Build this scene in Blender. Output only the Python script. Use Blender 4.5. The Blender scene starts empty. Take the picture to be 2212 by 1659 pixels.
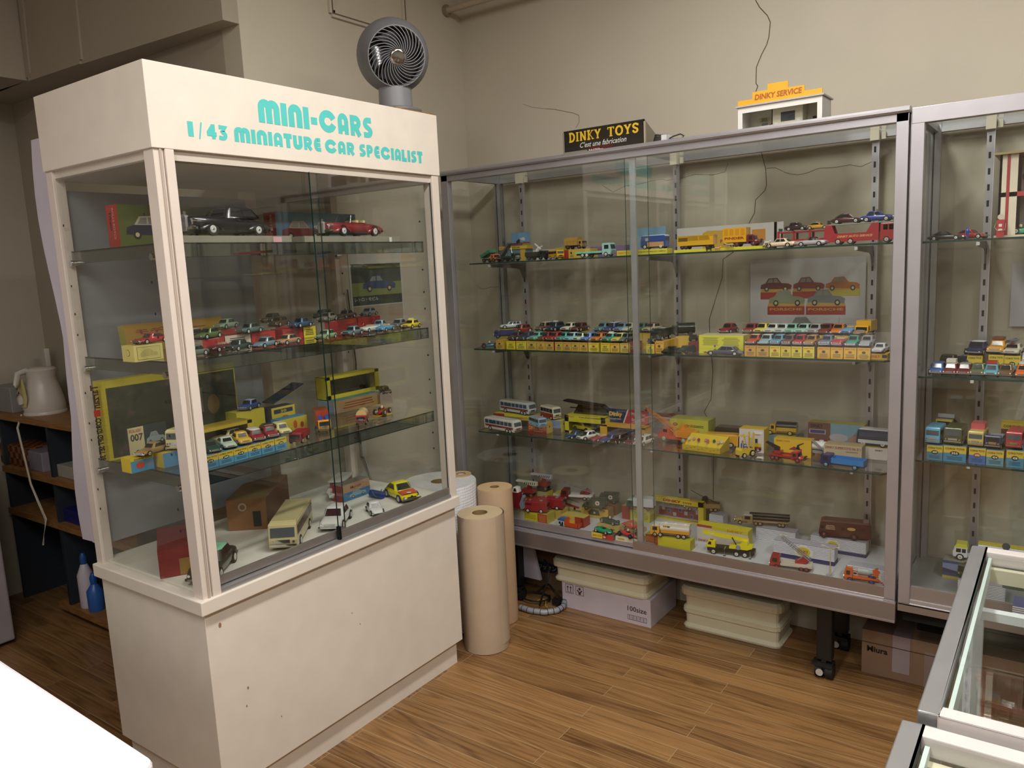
import bpy, math, random
from math import sin, cos, pi, radians, hypot
from mathutils import Vector, Matrix, Euler
random.seed(7)
SC = bpy.context.scene
COL = SC.collection

# ------------------------------------------------------------------ camera, world, lights, exposure
FPX, IW, IH = 1681.84, 2212, 1659
CAM = Vector((0, 0, 1.5))
# columns: world x, y, z axes seen in (right, down, forward)
AX = [(0.81432864, 0.57854358, -0.04643479), (0.0497551, -0.14929424, -0.98754021), (-0.57826749, 0.80187191, -0.15036007)]
cam_d = bpy.data.cameras.new('camera'); cam = bpy.data.objects.new('camera', cam_d); COL.objects.link(cam)
R3 = Matrix((AX[0], tuple(-v for v in AX[1]), tuple(-v for v in AX[2]))).transposed()
cam.matrix_world = Matrix.Translation(CAM) @ R3.to_4x4()
cam_d.sensor_fit = 'HORIZONTAL'; cam_d.sensor_width = 36; cam_d.lens = 36 * FPX / IW
cam_d.clip_start = 0.02; cam_d.clip_end = 60
SC.camera = cam
SC.view_settings.view_transform = 'Standard'; SC.view_settings.look = 'None'
SC.view_settings.exposure = 0.14; SC.view_settings.gamma = 1.0
SC.view_settings.use_curve_mapping = False
SC.cycles.transparent_max_bounces = 40; SC.cycles.max_bounces = 9
SC.cycles.caustics_reflective = False; SC.cycles.caustics_refractive = False
w = bpy.data.worlds.new('world'); SC.world = w; w.use_nodes = True
w.node_tree.nodes['Background'].inputs[0].default_value = (0.9, 0.92, 1, 1)
w.node_tree.nodes['Background'].inputs[1].default_value = 0.02
LIGHTS = [(-0.75, 1.55, 1.0), (-0.75, -0.4, 1.0), (0.95, 1.55, 1.0), (0.95, -0.4, 1.0), (-0.75, -2.3, 0.8), (0.95, -2.3, 0.8)]
CEIL = 2.95
for i, (x, y, k) in enumerate(LIGHTS):
    ld = bpy.data.lights.new('tube_light', 'AREA'); ld.shape = 'RECTANGLE'; ld.size = 0.24; ld.size_y = 1.2
    ld.energy = 31 * k; ld.color = (1, 0.97, 0.925)
    lo = bpy.data.objects.new('tube_light', ld); COL.objects.link(lo); lo.location = (x, y, CEIL - 0.075)

# ------------------------------------------------------------------ pixel to place helpers (a ray met with a real plane)
def ray(px, py):
    v = (px - IW / 2, py - IH / 2, FPX)
    return Vector([sum(AX[r][c] * v[r] for r in range(3)) for c in range(3)])
def onz(px, py, z):
    d = ray(px, py); return CAM + d * ((z - CAM.z) / d.z)
def ony(px, py, y):
    d = ray(px, py); return CAM + d * (y / d.y)
def onx(px, py, x):
    d = ray(px, py); return CAM + d * (x / d.x)
def proj(p):
    q = [sum(AX[r][c] * (p[c] - CAM[c]) for c in range(3)) for r in range(3)]
    return IW / 2 + FPX * q[0] / q[2], IH / 2 + FPX * q[1] / q[2], q[2]
def atx(px, y, z):          # world x of image column px on the line (y, z)
    a, b = -6., 3.
    for _ in range(40):
        m = (a + b) / 2; u = proj((m, y, z))
        if u[2] <= 0 or u[0] > px: b = m
        else: a = m
    return m
def aty(px, x, z):
    a, b = .2, 5.
    for _ in range(40):
        m = (a + b) / 2
        if proj((x, m, z))[0] < px: a = m
        else: b = m
    return m

# ------------------------------------------------------------------ materials
def lin(h):
    if not isinstance(h, str): return tuple(h) + (1,)
    v = [int(h[i:i + 2], 16) / 255 for i in (0, 2, 4)]
    return tuple((c / 12.92 if c <= .04045 else ((c + .055) / 1.055) ** 2.4) for c in v) + (1,)
MATS = {}
def newmat(key):
    m = bpy.data.materials.new(key); m.use_nodes = True; MATS[key] = m
    return m, m.node_tree.nodes, m.node_tree.links
def M(key):
    """'card:c0a040' = finish : colour"""
    if key in MATS: return MATS[key]
    fin, col = key.split(':')
    m, n, l = newmat(key); b = n['Principled BSDF']
    r, met, coat = dict(card=(.55, 0, 0), paint=(.28, 0, .5), satin=(.42, 0, 0), matt=(.85, 0, 0), metal=(.28, .9, 0), chrome=(.1, 1, 0), gloss=(.12, 0, 0), rubber=(.65, 0, 0), brush=(.38, .72, 0), plastic=(.33, 0, 0))[fin]
    c = lin(col); b.inputs['Base Color'].default_value = c; b.inputs['Roughness'].default_value = r
    b.inputs['Metallic'].default_value = met; b.inputs['Coat Weight'].default_value = coat
    if fin in ('card', 'matt', 'brush', 'satin'):
        t = n.new('ShaderNodeTexCoord'); no = n.new('ShaderNodeTexNoise'); no.inputs['Scale'].default_value = 14
        l.new(t.outputs['Object'], no.inputs['Vector'])
        mx = n.new('ShaderNodeMix'); mx.data_type = 'RGBA'; mx.inputs[6].default_value = c
        mx.inputs[7].default_value = tuple(v * .86 for v in c[:3]) + (1,)
        l.new(no.outputs[0], mx.inputs[0]); l.new(mx.outputs[2], b.inputs['Base Color'])
    return m
def glass_mat(key, tint, mirror=0.0, ior=1.5):
    m, n, l = newmat(key); n.remove(n['Principled BSDF'])
    tr = n.new('ShaderNodeBsdfTransparent'); tr.inputs[0].default_value = tint + (1,)
    gl = n.new('ShaderNodeBsdfGlossy'); gl.inputs['Roughness'].default_value = .01; gl.inputs[0].default_value = (1, 1, 1, 1)
    fr = n.new('ShaderNodeFresnel'); ge = n.new('ShaderNodeNewGeometry'); io = n.new('ShaderNodeMix')
    io.inputs[2].default_value = ior; io.inputs[3].default_value = 1 / ior
    l.new(ge.outputs['Backfacing'], io.inputs[0]); l.new(io.outputs[0], fr.inputs[0])
    mx = n.new('ShaderNodeMixShader'); l.new(tr.outputs[0], mx.inputs[1]); l.new(gl.outputs[0], mx.inputs[2])
    if mirror:
        ad = n.new('ShaderNodeMath'); ad.operation = 'ADD'; ad.use_clamp = True; ad.inputs[1].default_value = mirror
        l.new(fr.outputs[0], ad.inputs[0]); l.new(ad.outputs[0], mx.inputs[0])
    else: l.new(fr.outputs[0], mx.inputs[0])
    l.new(mx.outputs[0], n['Material Output'].inputs[0])
glass_mat('g:pane', (.982, .989, .98))
glass_mat('g:shelf', (.965, .98, .97))
glass_mat('g:skirt', (.50, .57, .56), .12)
glass_mat('g:film', (.93, .94, .95), .04)
glass_mat('g:smoke', (.45, .36, .2), .05)
def wood_mat(key, planks, c1, c2, cseam, scale=1.0, rot=0, rough=.35):
    m, n, l = newmat(key); b = n['Principled BSDF']; b.inputs['Roughness'].default_value = rough
    t = n.new('ShaderNodeTexCoord'); mp = n.new('ShaderNodeMapping'); l.new(t.outputs['Object'], mp.inputs['Vector'])
    mp.inputs['Rotation'].default_value = (0, 0, rot)
    rnd = None
    if planks:
        br = n.new('ShaderNodeTexBrick'); br.offset = .37; br.offset_frequency = 2; br.squash = 1
        br.inputs['Scale'].default_value = 1; br.inputs['Brick Width'].default_value = .92; br.inputs['Row Height'].default_value = .0735
        br.inputs['Mortar Size'].default_value = .0009; br.inputs['Mortar Smooth'].default_value = .1; br.inputs['Bias'].default_value = 0
        br.inputs['Color1'].default_value = (0, 0, 0, 1); br.inputs['Color2'].default_value = (1, 1, 1, 1)
        l.new(mp.outputs[0], br.inputs['Vector'])
    def math_(op, a, bb):
        q = n.new('ShaderNodeMath'); q.operation = op
        for i, v in enumerate((a, bb)):
            if isinstance(v, (int, float)): q.inputs[i].default_value = v
            elif v is not None: l.new(v, q.inputs[i])
        return q.outputs[0]
    sep = n.new('ShaderNodeSeparateXYZ'); l.new(mp.outputs[0], sep.inputs[0])
    cmb = n.new('ShaderNodeCombineXYZ')
    off = math_('MULTIPLY', br.outputs['Color'], 31.7) if planks else 0.0
    l.new(math_('MULTIPLY', sep.outputs[0], (.62 if planks else 1.3) * scale), cmb.inputs[0])
    yy = math_('MULTIPLY', sep.outputs[1], 11 * scale)
    l.new(math_('ADD', yy, off) if planks else yy, cmb.inputs[1]); l.new(math_('MULTIPLY', sep.outputs[2], 11 * scale), cmb.inputs[2])
    no = n.new('ShaderNodeTexNoise'); no.inputs['Scale'].default_value = 1.15; no.inputs['Detail'].default_value = 1.2; no.inputs['Distortion'].default_value = .25
    l.new(cmb.outputs[0], no.inputs['Vector'])
    rings = math_('SINE', math_('MULTIPLY', no.outputs[0], 75.0), None)
    r01 = math_('POWER', math_('ADD', math_('MULTIPLY', rings, .5), .5), 2.2)
    f2 = n.new('ShaderNodeTexNoise'); f2.inputs['Scale'].default_value = 9; f2.inputs['Detail'].default_value = 5; l.new(cmb.outputs[0], f2.inputs['Vector'])
    g = math_('ADD', math_('MULTIPLY', r01, .3), math_('MULTIPLY', f2.outputs[0], .72))
    if planks: g = math_('ADD', g, math_('MULTIPLY', math_('ADD', br.outputs['Color'], -.5), .45))
    cr = n.new('ShaderNodeValToRGB'); l.new(g, cr.inputs[0])
    cr.color_ramp.elements[0].position = .1; cr.color_ramp.elements[0].color = lin(c1)
    cr.color_ramp.elements[1].position = .95; cr.color_ramp.elements[1].color = lin(c2)
    out = cr.outputs[0]
    if planks:
        mx = n.new('ShaderNodeMix'); mx.data_type = 'RGBA'; l.new(br.outputs['Fac'], mx.inputs[0]); l.new(out, mx.inputs[6]); mx.inputs[7].default_value = lin(cseam); out = mx.outputs[2]
    l.new(out, b.inputs['Base Color'])
wood_mat('w:floor', True, '9c7548', '5a3d22', 'a8926c')
wood_mat('w:shelf', False, 'a07444', '6f4a26', '', 1.4, 0, .5)
wood_mat('w:shade', False, '8a5a35', '3f2412', '', 4, 0, .5)
def wall_mat(key, c, bump=.12):
    m, n, l = newmat(key); b = n['Principled BSDF']; b.inputs['Roughness'].default_value = .75
    t = n.new('ShaderNodeTexCoord'); no = n.new('ShaderNodeTexNoise'); no.inputs['Scale'].default_value = 3; no.inputs['Detail'].default_value = 5
    l.new(t.outputs['Object'], no.inputs['Vector'])
    cr = n.new('ShaderNodeValToRGB'); l.new(no.outputs[0], cr.inputs[0]); c0 = lin(c)
    cr.color_ramp.elements[0].position = .3; cr.color_ramp.elements[0].color = tuple(v * .93 for v in c0[:3]) + (1,)
    cr.color_ramp.elements[1].position = .7; cr.color_ramp.elements[1].color = c0
    l.new(cr.outputs[0], b.inputs['Base Color'])
    n2 = n.new('ShaderNodeTexNoise'); n2.inputs['Scale'].default_value = 90; l.new(t.outputs['Object'], n2.inputs['Vector'])
    bp = n.new('ShaderNodeBump'); bp.inputs['Strength'].default_value = bump; bp.inputs['Distance'].default_value = .002
    l.new(n2.outputs[0], bp.inputs['Height']); l.new(bp.outputs[0], b.inputs['Normal'])
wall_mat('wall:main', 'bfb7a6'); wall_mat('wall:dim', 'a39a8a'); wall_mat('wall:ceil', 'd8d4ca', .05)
def checker_mat(key, a, b2, s):
    m, n, l = newmat(key); b = n['Principled BSDF']; b.inputs['Roughness'].default_value = .5
    t = n.new('ShaderNodeTexCoord'); ch = n.new('ShaderNodeTexChecker'); ch.inputs['Scale'].default_value = s
    ch.inputs[1].default_value = lin(a); ch.inputs[2].default_value = lin(b2)
    l.new(t.outputs['Object'], ch.inputs[0]); l.new(ch.outputs[0], b.inputs['Base Color'])
checker_mat('x:wood', '8a5530', '4a2814', 34)
def jungle_mat():
    m, n, l = newmat('x:jungle'); b = n['Principled BSDF']; b.inputs['Roughness'].default_value = .25
    t = n.new('ShaderNodeTexCoord'); no = n.new('ShaderNodeTexNoise'); no.inputs['Scale'].default_value = 22; no.inputs['Detail'].default_value = 4
    l.new(t.outputs['Object'], no.inputs['Vector']); cr = n.new('ShaderNodeValToRGB'); l.new(no.outputs[0], cr.inputs[0])
    e = cr.color_ramp.elements; e[0].position = .3; e[0].color = lin('151d16'); e[1].position = .75; e[1].color = lin('56602f')
    for p, c in ((.45, '26332a'), (.55, '2d3d24'), (.62, '4a3844')):
        q = e.new(p); q.color = lin(c)
    l.new(cr.outputs[0], b.inputs['Base Color'])
jungle_mat()
def stripe_mat():
    m, n, l = newmat('x:stripe'); b = n['Principled BSDF']; b.inputs['Roughness'].default_value = .5
    t = n.new('ShaderNodeTexCoord'); wv = n.new('ShaderNodeTexWave'); wv.bands_direction = 'Z'; wv.inputs['Scale'].default_value = 62; wv.inputs['Distortion'].default_value = 0
    l.new(t.outputs['Object'], wv.inputs['Vector']); cr = n.new('ShaderNodeValToRGB'); cr.color_ramp.interpolation = 'CONSTANT'; l.new(wv.outputs[0], cr.inputs[0])
    e = cr.color_ramp.elements; e[0].color = lin('3d4468'); e[1].position = .26; e[1].color = lin('e4e4e8')
    l.new(cr.outputs[0], b.inputs['Base Color'])
stripe_mat()
def bubble_mat():
    m, n, l = newmat('x:bubble'); b = n['Principled BSDF']; b.inputs['Roughness'].default_value = .22; b.inputs['Base Color'].default_value = lin('e4e6ea')
    t = n.new('ShaderNodeTexCoord'); vo = n.new('ShaderNodeTexVoronoi'); vo.inputs['Scale'].default_value = 85; vo.inputs['Randomness'].default_value = .15
    l.new(t.outputs['Object'], vo.inputs['Vector']); bp = n.new('ShaderNodeBump'); bp.inputs['Strength'].default_value = .8; bp.inputs['Distance'].default_value = .004; bp.invert = True
    l.new(vo.outputs['Distance'], bp.inputs['Height']); l.new(bp.outputs[0], b.inputs['Normal'])
bubble_mat()
def emis(key, c, s):
    m, n, l = newmat(key); b = n['Principled BSDF']; b.inputs['Emission Color'].default_value = lin(c); b.inputs['Emission Strength'].default_value = s
emis('e:tube', 'fff6e8', 3.0)

# ------------------------------------------------------------------ mesh builder
TXT = {}
def text_geo(s, bold=0.0):
    k = (s, bold)
    if k not in TXT:
        cu = bpy.data.curves.new('t', 'FONT'); cu.body = s; cu.resolution_u = 2; cu.offset = bold; cu.fill_mode = 'FRONT'
        ob = bpy.data.objects.new('t', cu); COL.objects.link(ob)
        me = bpy.data.meshes.new_from_object(ob.evaluated_get(bpy.context.evaluated_depsgraph_get()))
        vs = [tuple(v.co) for v in me.vertices]; fs = [tuple(p.vertices) for p in me.polygons]
        bpy.data.objects.remove(ob); bpy.data.curves.remove(cu); bpy.data.meshes.remove(me)
        if not vs: vs = [(0, 0, 0)]
        x0 = min(v[0] for v in vs); x1 = max(v[0] for v in vs); y0 = min(v[1] for v in vs); y1 = max(v[1] for v in vs)
        TXT[k] = ([((v[0] - x0) / max(x1 - x0, 1e-6), (v[1] - y0) / max(y1 - y0, 1e-6)) for v in vs], fs)
    return TXT[k]
class MB:
    def __init__(s): s.v = []; s.f = []; s.m = []; s.s = []
    def add(s, vs, fs, m, sm=False):
        o = len(s.v); s.v += [tuple(v) for v in vs]
        for f in fs: s.f.append(tuple(i + o for i in f)); s.m.append(m); s.s.append(sm)
        return s
    def box(s, x0, x1, y0, y1, z0, z1, m, front=None, top=None):
        vs = [(x, y, z) for z in (z0, z1) for y in (y0, y1) for x in (x0, x1)]
        s.add(vs, [(0, 2, 3, 1), (1, 3, 7, 5), (3, 2, 6, 7), (2, 0, 4, 6)], m)
        s.add(vs, [(0, 1, 5, 4)], front or m); s.add(vs, [(4, 5, 7, 6)], top or m)
        return s
    def quad(s, a, b, c, d, m): return s.add([a, b, c, d], [(0, 1, 2, 3)], m)
    def face(s, u0, u1, v0, v1, m, pl, off):
        """flat rectangle on a plane: pl 'f' front (-y at y=off), 'r' right (+x), 'l' left, 't' top, 'b' back"""
        P = PL[pl]
        return s.quad(P(u0, v0, off), P(u1, v0, off), P(u1, v1, off), P(u0, v1, off), m)
    def text(s, t, u0, u1, v0, v1, m, pl, off, bold=.02, slant=0, vert=False):
        g, fs = text_geo(t, bold); P = PL[pl]
        if vert: vs = [P(u0 + (u1 - u0) * b, v1 - (v1 - v0) * a, off) for a, b in g]
        else: vs = [P(u0 + (u1 - u0) * a + slant * b, v0 + (v1 - v0) * b, off) for a, b in g]
        return s.add(vs, fs, m)
    def disc(s, u, v, ru, rv, m, pl, off, n=14):
        P = PL[pl]; return s.add([P(u + ru * cos(2 * pi * i / n), v + rv * sin(2 * pi * i / n), off) for i in range(n)], [tuple(range(n))], m)
    def poly(s, pts, m, pl, off):
        P = PL[pl]; return s.add([P(u, v, off) for u, v in pts], [tuple(range(len(pts)))], m)
    def tube(s, p0, p1, r0, r1, n, m, cap=True, mc=None, sm=True):
        p0 = Vector(p0); p1 = Vector(p1); d = (p1 - p0).normalized()
        a = d.orthogonal().normalized(); b = d.cross(a)
        vs = []
        for p, r in ((p0, r0), (p1, r1)):
            vs += [tuple(p + (a * cos(2 * pi * i / n) + b * sin(2 * pi * i / n)) * r) for i in range(n)]
        s.add(vs, [(i, (i + 1) % n, n + (i + 1) % n, n + i) for i in range(n)], m, sm)
        if cap: s.add(vs, [tuple(reversed(range(n))), tuple(range(n, 2 * n))], mc or m)
        return s
    def path(s, pts, r, n, m):
        pts = [Vector(p) for p in pts]; vs = []; up = Vector((0, 0, 1))
        for i, p in enumerate(pts):
            d = (pts[min(i + 1, len(pts) - 1)] - pts[max(i - 1, 0)]).normalized()
            a = d.cross(up);
            if a.length < .1: a = d.orthogonal()
            a.normalize(); b = d.cross(a)
            vs += [tuple(p + (a * cos(2 * pi * k / n) + b * sin(2 * pi * k / n)) * r) for k in range(n)]
        fs = [(i * n + k, i * n + (k + 1) % n, (i + 1) * n + (k + 1) % n, (i + 1) * n + k) for i in range(len(pts) - 1) for k in range(n)]
        s.add(vs, fs, m, True); L = (len(pts) - 1) * n
        return s.add(vs, [tuple(reversed(range(n))), tuple(range(L, L + n))], m)
    def lathe(s, prof, n, m, c=(0, 0), cap=True):
        vs = [(c[0] + r * cos(2 * pi * i / n), c[1] + r * sin(2 * pi * i / n), z) for r, z in prof for i in range(n)]
        fs = [(j * n + i, j * n + (i + 1) % n, (j + 1) * n + (i + 1) % n, (j + 1) * n + i) for j in range(len(prof) - 1) for i in range(n)]
        s.add(vs, fs, m, True)
        if cap:
            L = (len(prof) - 1) * n; s.add(vs, [tuple(reversed(range(n))), tuple(range(L, L + n))], m)
        return s
    def prism(s, pts, a0, a1, m, ax='y', ms=None, sm=False):
        """pts: outline in (x,z) for ax y, (y,z) for ax x, (x,y) for ax z"""
        Q = {'y': lambda p, a: (p[0], a, p[1]), 'x': lambda p, a: (a, p[0], p[1]), 'z': lambda p, a: (p[0], p[1], a)}[ax]
        n = len(pts); vs = [Q(p, a0) for p in pts] + [Q(p, a1) for p in pts]
        s.add(vs, [tuple(range(n)), tuple(reversed(range(n, 2 * n)))], m)
        return s.add(vs, [(i, n + i, n + (i + 1) % n, (i + 1) % n) for i in range(n)], ms or m, sm)
    def loft(s, rings, m, sm=True, caps=True):
        n = len(rings[0]); vs = [p for r in rings for p in r]
        s.add(vs, [(j * n + i, j * n + (i + 1) % n, (j + 1) * n + (i + 1) % n, (j + 1) * n + i) for j in range(len(rings) - 1) for i in range(n)], m, sm)
        if caps:
            L = (len(rings) - 1) * n; s.add(vs, [tuple(reversed(range(n))), tuple(range(L, L + n))], m)
        return s
    def mesh(s, name):
        me = bpy.data.meshes.new(name); me.from_pydata(s.v, [], s.f)
        keys = []
        for k in s.m:
            if k not in keys: keys.append(k)
        for k in keys: me.materials.append(M(k))
        ix = {k: i for i, k in enumerate(keys)}
        me.polygons.foreach_set('material_index', [ix[k] for k in s.m]); me.polygons.foreach_set('use_smooth', s.s)
        me.update(); return me
    def build(s, name, parent=None, bevel=0, sub=0, loc=None):
        me = s.mesh(name)
        o = bpy.data.objects.new(name, me); COL.objects.link(o)
        if parent: o.parent = parent
        if loc: o.location = loc
        if bevel or sub:
            import bmesh
            bm = bmesh.new(); bm.from_mesh(me); bmesh.ops.remove_doubles(bm, verts=bm.verts, dist=1e-6)
            bmesh.ops.recalc_face_normals(bm, faces=bm.faces); bm.to_mesh(me); bm.free()
        if bevel:
            b = o.modifiers.new('b', 'BEVEL'); b.width = bevel; b.segments = 2; b.limit_method = 'ANGLE'; b.angle_limit = .6
        if sub:
            b = o.modifiers.new('s', 'SUBSURF'); b.levels = sub; b.render_levels = sub
        return o
PL = {'f': lambda u, v, o: (u, o, v), 'b': lambda u, v, o: (-u, o, v), 'r': lambda u, v, o: (o, u, v), 'l': lambda u, v, o: (o, -u, v), 't': lambda u, v, o: (u, v, o)}
def tag(o, label, cat, group=None, kind=None):
    o['label'] = label; o['category'] = cat
    if group: o['group'] = group
    if kind: o['kind'] = kind
    return o
def thing(name, label, cat, loc, rz=0, group=None, rx=0, ry=0):
    o = bpy.data.objects.new(name, None); COL.objects.link(o); o.empty_display_size = .02
    o.location = loc; o.rotation_euler = (radians(rx), radians(ry), radians(rz))
    return tag(o, label, cat, group)
def struct(o): o['kind'] = 'structure'; return o
# ------------------------------------------------------------------ the room
XL, YB, YK, XK = -2.41, 3.06, 1.816, -4.2         # main left wall, back wall, kitchen wall, kitchen end
struct(MB().box(-4.3, 3.2, -4.1, 3.2, -.05, 0, 'w:floor').build('floor'))
struct(MB().box(-4.3, 3.2, -4.1, 3.2, CEIL, CEIL + .05, 'wall:ceil').build('ceiling'))
wb = MB().box(-2.5, 3.2, YB, YB + .1, 0, CEIL, 'wall:main')
def crack(mb, pts, wd, wallp):
    P = [ony(a, b, YB - .0006) for a, b in pts] if wallp == 'b' else [onx(a, b, XL + .0006) for a, b in pts]
    for i in range(len(P) - 1):
        a, b = P[i], P[i + 1]; d = (b - a).normalized()
        nrm = Vector((0, 1, 0)) if wallp == 'b' else Vector((1, 0, 0)); s = d.cross(nrm) * wd / 2
        mb.quad(a - s, b - s, b + s, a + s, 'matt:57503f')
crack(wb, [(1632, 0), (1641, 16), (1658, 34), (1664, 48), (1661, 80), (1656, 97), (1645, 118), (1634, 145), (1633, 180), (1637, 186), (1632, 200)], .0034, 'b')
crack(wb, [(1632, 200), (1637, 300), (1645, 330), (1654, 365), (1656, 400), (1652, 412), (1632, 432), (1630, 460), (1618, 482), (1619, 520), (1562, 560), (1560, 600), (1532, 690), (1534, 740), (1540, 800), (1536, 862), (1521, 890), (1544, 930), (1541, 1000), (1541, 1080)], .003, 'b')
crack(wb, [(1656, 364), (1674, 362), (1700, 374), (1722, 378), (1742, 374), (1770, 363), (1802, 362), (1836, 356), (1860, 360), (1890, 346)], .0016, 'b')
crack(wb, [(1300, 400), (1324, 415), (1350, 402), (1384, 397), (1410, 390), (1430, 387), (1440, 390), (1475, 384), (1500, 377), (1540, 378), (1566, 371), (1573, 352)], .0016, 'b')
crack(wb, [(1180, 235), (1198, 236), (1212, 239), (1238, 244), (1250, 249), (1251, 264), (1244, 276)], .0018, 'b')
crack(wb, [(1130, 225), (1150, 232), (1180, 235)], .001, 'b')
crack(wb, [(1030, 617), (1042, 625), (1062, 620), (1082, 620)], .0016, 'b')
struct(wb.build('wall_back'))
wl = MB().box(XL - .1, XL, YK, YB, 0, CEIL, 'wall:main')
crack(wl, [(993, 30), (1000, 96), (1002, 160), (1004, 200), (1010, 330), (1022, 520), (1028, 640), (1040, 800), (1046, 900)], .0014, 'l')
struct(wl.build('wall_left'))
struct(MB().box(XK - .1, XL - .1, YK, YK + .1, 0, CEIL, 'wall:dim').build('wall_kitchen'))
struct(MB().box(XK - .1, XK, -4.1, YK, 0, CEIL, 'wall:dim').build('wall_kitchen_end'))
struct(MB().box(-4.3, 3.2, -4.1, -4.0, 0, CEIL, 'wall:main').build('wall_front'))
struct(MB().box(3.1, 3.2, -4.0, YB, 0, CEIL, 'wall:main').build('wall_right'))
# lintel over the kitchen opening (its face runs slightly off square) and a cross beam
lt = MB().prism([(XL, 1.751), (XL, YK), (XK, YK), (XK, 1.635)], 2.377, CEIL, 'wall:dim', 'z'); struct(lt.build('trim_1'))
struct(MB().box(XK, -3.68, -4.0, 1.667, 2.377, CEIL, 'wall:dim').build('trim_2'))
# raised frame lines of an access hatch on the left wall and on the lintel
def frame_line(mb, a, b, wd, dep, m, pl='l'):
    n = Vector((1, 0, 0)) if pl == 'l' else Vector((.065, -1, 0)).normalized()
    d = (b - a).normalized(); s = d.cross(n) * wd / 2
    q = [a - s, b - s, b + s, a + s]; vs = q + [v + n * dep for v in q]
    mb.add(vs, [(4, 5, 6, 7), (0, 1, 5, 4), (1, 2, 6, 5), (2, 3, 7, 6), (3, 0, 4, 7)], m)
h = MB()
for y0, z0, y1, z1 in ((2.247, 2.505, 2.247, 2.95), (2.247, 2.505, 2.667, 2.505), (2.667, 2.505, 2.667, 2.95)):
    frame_line(h, Vector((XL, y0, z0)), Vector((XL, y1, z1)), .026, .012, 'wall:main')
    frame_line(h, Vector((XL + .012, y0, z0)), Vector((XL + .012, y1, z1)), .004, .003, 'matt:6c6350')
struct(h.build('trim_3'))
h = MB()
LP = lambda px, py: ony(px, py, 1.70)
def lp(px, py):           # point on the slanted lintel face
    d = ray(px, py); n = Vector((-.116, 1.79, 0)); p0 = Vector((XL, 1.751, 0)) - CAM
    return CAM + d * (n.dot(p0) / n.dot(d))
A_, B_, C_, D_ = lp(64, 168), lp(175, 130), lp(160, -20), lp(45, -20)
for a, b in ((A_, B_), (B_, C_), (A_, D_)):
    frame_line(h, a, b, .03, .008, 'wall:dim', 'f')
struct(h.build('trim_4'))
# curtain rod stub in the corner
o = MB().tube((-2.41, 2.955, 2.672), (-.2, 2.955, 2.672), .014, .014, 12, 'satin:b5a994').tube((-2.41, 2.955, 2.672), (-2.395, 2.955, 2.672), .026, .026, 12, 'satin:8f846f').build('curtain_rod')
tag(o, 'thin beige curtain rod high in the wall corner, end cap on the left wall', 'rod')
for i, (x, y, k) in enumerate(LIGHTS):
    t = thing('ceiling_light', 'white ceiling light with two tubes, above the shop floor', 'light', (x, y, CEIL), 0, 'ceiling lights')
    MB().box(-.14, .14, -.62, .62, -.05, 0, 'satin:e8e8e4').build('housing', t)
    for s in (-.07, .07): MB().tube((s, -.59, -.062), (s, .59, -.062), .013, .013, 10, 'e:tube').build('tube', t)

# ------------------------------------------------------------------ white corner showcase
FX, BX, YL, YR = -1.815, -2.375, 1.09, 2.145
WH, WP = 'satin:e6ddd0', 'satin:dfd3c8'
A = thing('display_cabinet', 'tall white glass display cabinet with turquoise lettering on its header', 'display cabinet', (0, 0, 0))
MB().box(BX + .01, FX - .015, YL + .003, YR - .009, .095, .630, WH).build('base', A, .0015)
c = MB().box(BX + .03, -1.854, YL + .02, YR - .02, 0, .095, WH)
c.build('plinth', A)
led = MB().box(BX, FX + .006, YL - .015, YR - .003, .626, .666, WH); led.build('ledge', A, .003)
nd = MB()
for y, z, s in ((1.135, .575, .008), (1.19, .31, .004), (1.30, .22, .003), (1.6, .42, .003), (1.63, .37, .003), (1.2, .36, .005)):
    nd.disc(y, z, s * .6, s, 'matt:9d7458', 'r', FX - .0148, 8)
nd.build('chip_marks', A)
MB().box(BX, FX, YL - .006, YR, 1.821, 2.024, WH).build('header', A, .0015)
MB().box(BX + .01, FX - .012, YL + .008, YR - .012, 1.796, 1.821, 'satin:cfc6b8').build('head_rail', A)
MB().box(BX + .006, FX - .05, YL + .02, YR - .02, .662, .674, 'satin:e4e2d6').build('deck', A)
def post(x0, x1, y0, y1, gx=False):
    mb = MB().box(x0, x1, y0, y1, .664, 1.821, WP)
    if gx:
        mb.box(x1 - .002, x1 + .004, y0 + .014, y0 + .02, .664, 1.821, 'satin:b8aa9e')
    return mb.build('post', A, .0015)
post(FX - .05, FX - .006, YL, YL + .026, True); MB().box(FX - .046, FX - .001, YL + .028, YL + .052, .664, 1.821, WP).build('post', A, .0015)
MB().box(BX, BX + .036, YL, YL + .034, .664, 1.821, WP).build('post', A, .0015)
MB().box(FX - .045, FX - .003, YR - .04, YR - .006, .664, 1.821, WP).build('post', A, .0015)
MB().box(BX, BX + .036, YR - .04, YR - .006, .664, 1.821, WP).build('post', A, .0015)
MB().box(BX + .036, FX - .05, YL + .008, YL + .013, .672, 1.80, 'g:pane').build('side_glass', A)
MB().box(BX + .036, FX - .05, YR - .02, YR - .015, .672, 1.80, 'g:pane').build('side_glass', A)
MB().box(BX + .012, BX + .017, YL + .034, YR - .04, .672, 1.80, 'g:pane').build('back_glass', A)
def pane_x(x, y0, y1, z0, z1):   # sliding door in a plane of constant x, dark polished edges
    mb = MB().box(x - .0025, x + .0025, y0, y1, z0, z1, 'g:pane')
    mb.box(x - .0024, x + .0024, y0 - .0008, y0, z0, z1, 'gloss:16302c'); mb.box(x - .0024, x + .0024, y1, y1 + .0008, z0, z1, 'gloss:16302c'); return mb
YD = aty(664, -1.835, 1.79)
g = pane_x(-1.842, YL + .055, YD + .04, .70, 1.798); d1 = g.build('sliding_door', A)
MB().box(-1.847, -1.837, YL + .055, YD + .04, .682, .704, 'brush:a7a3a0').build('door_rail', d1)
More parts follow.
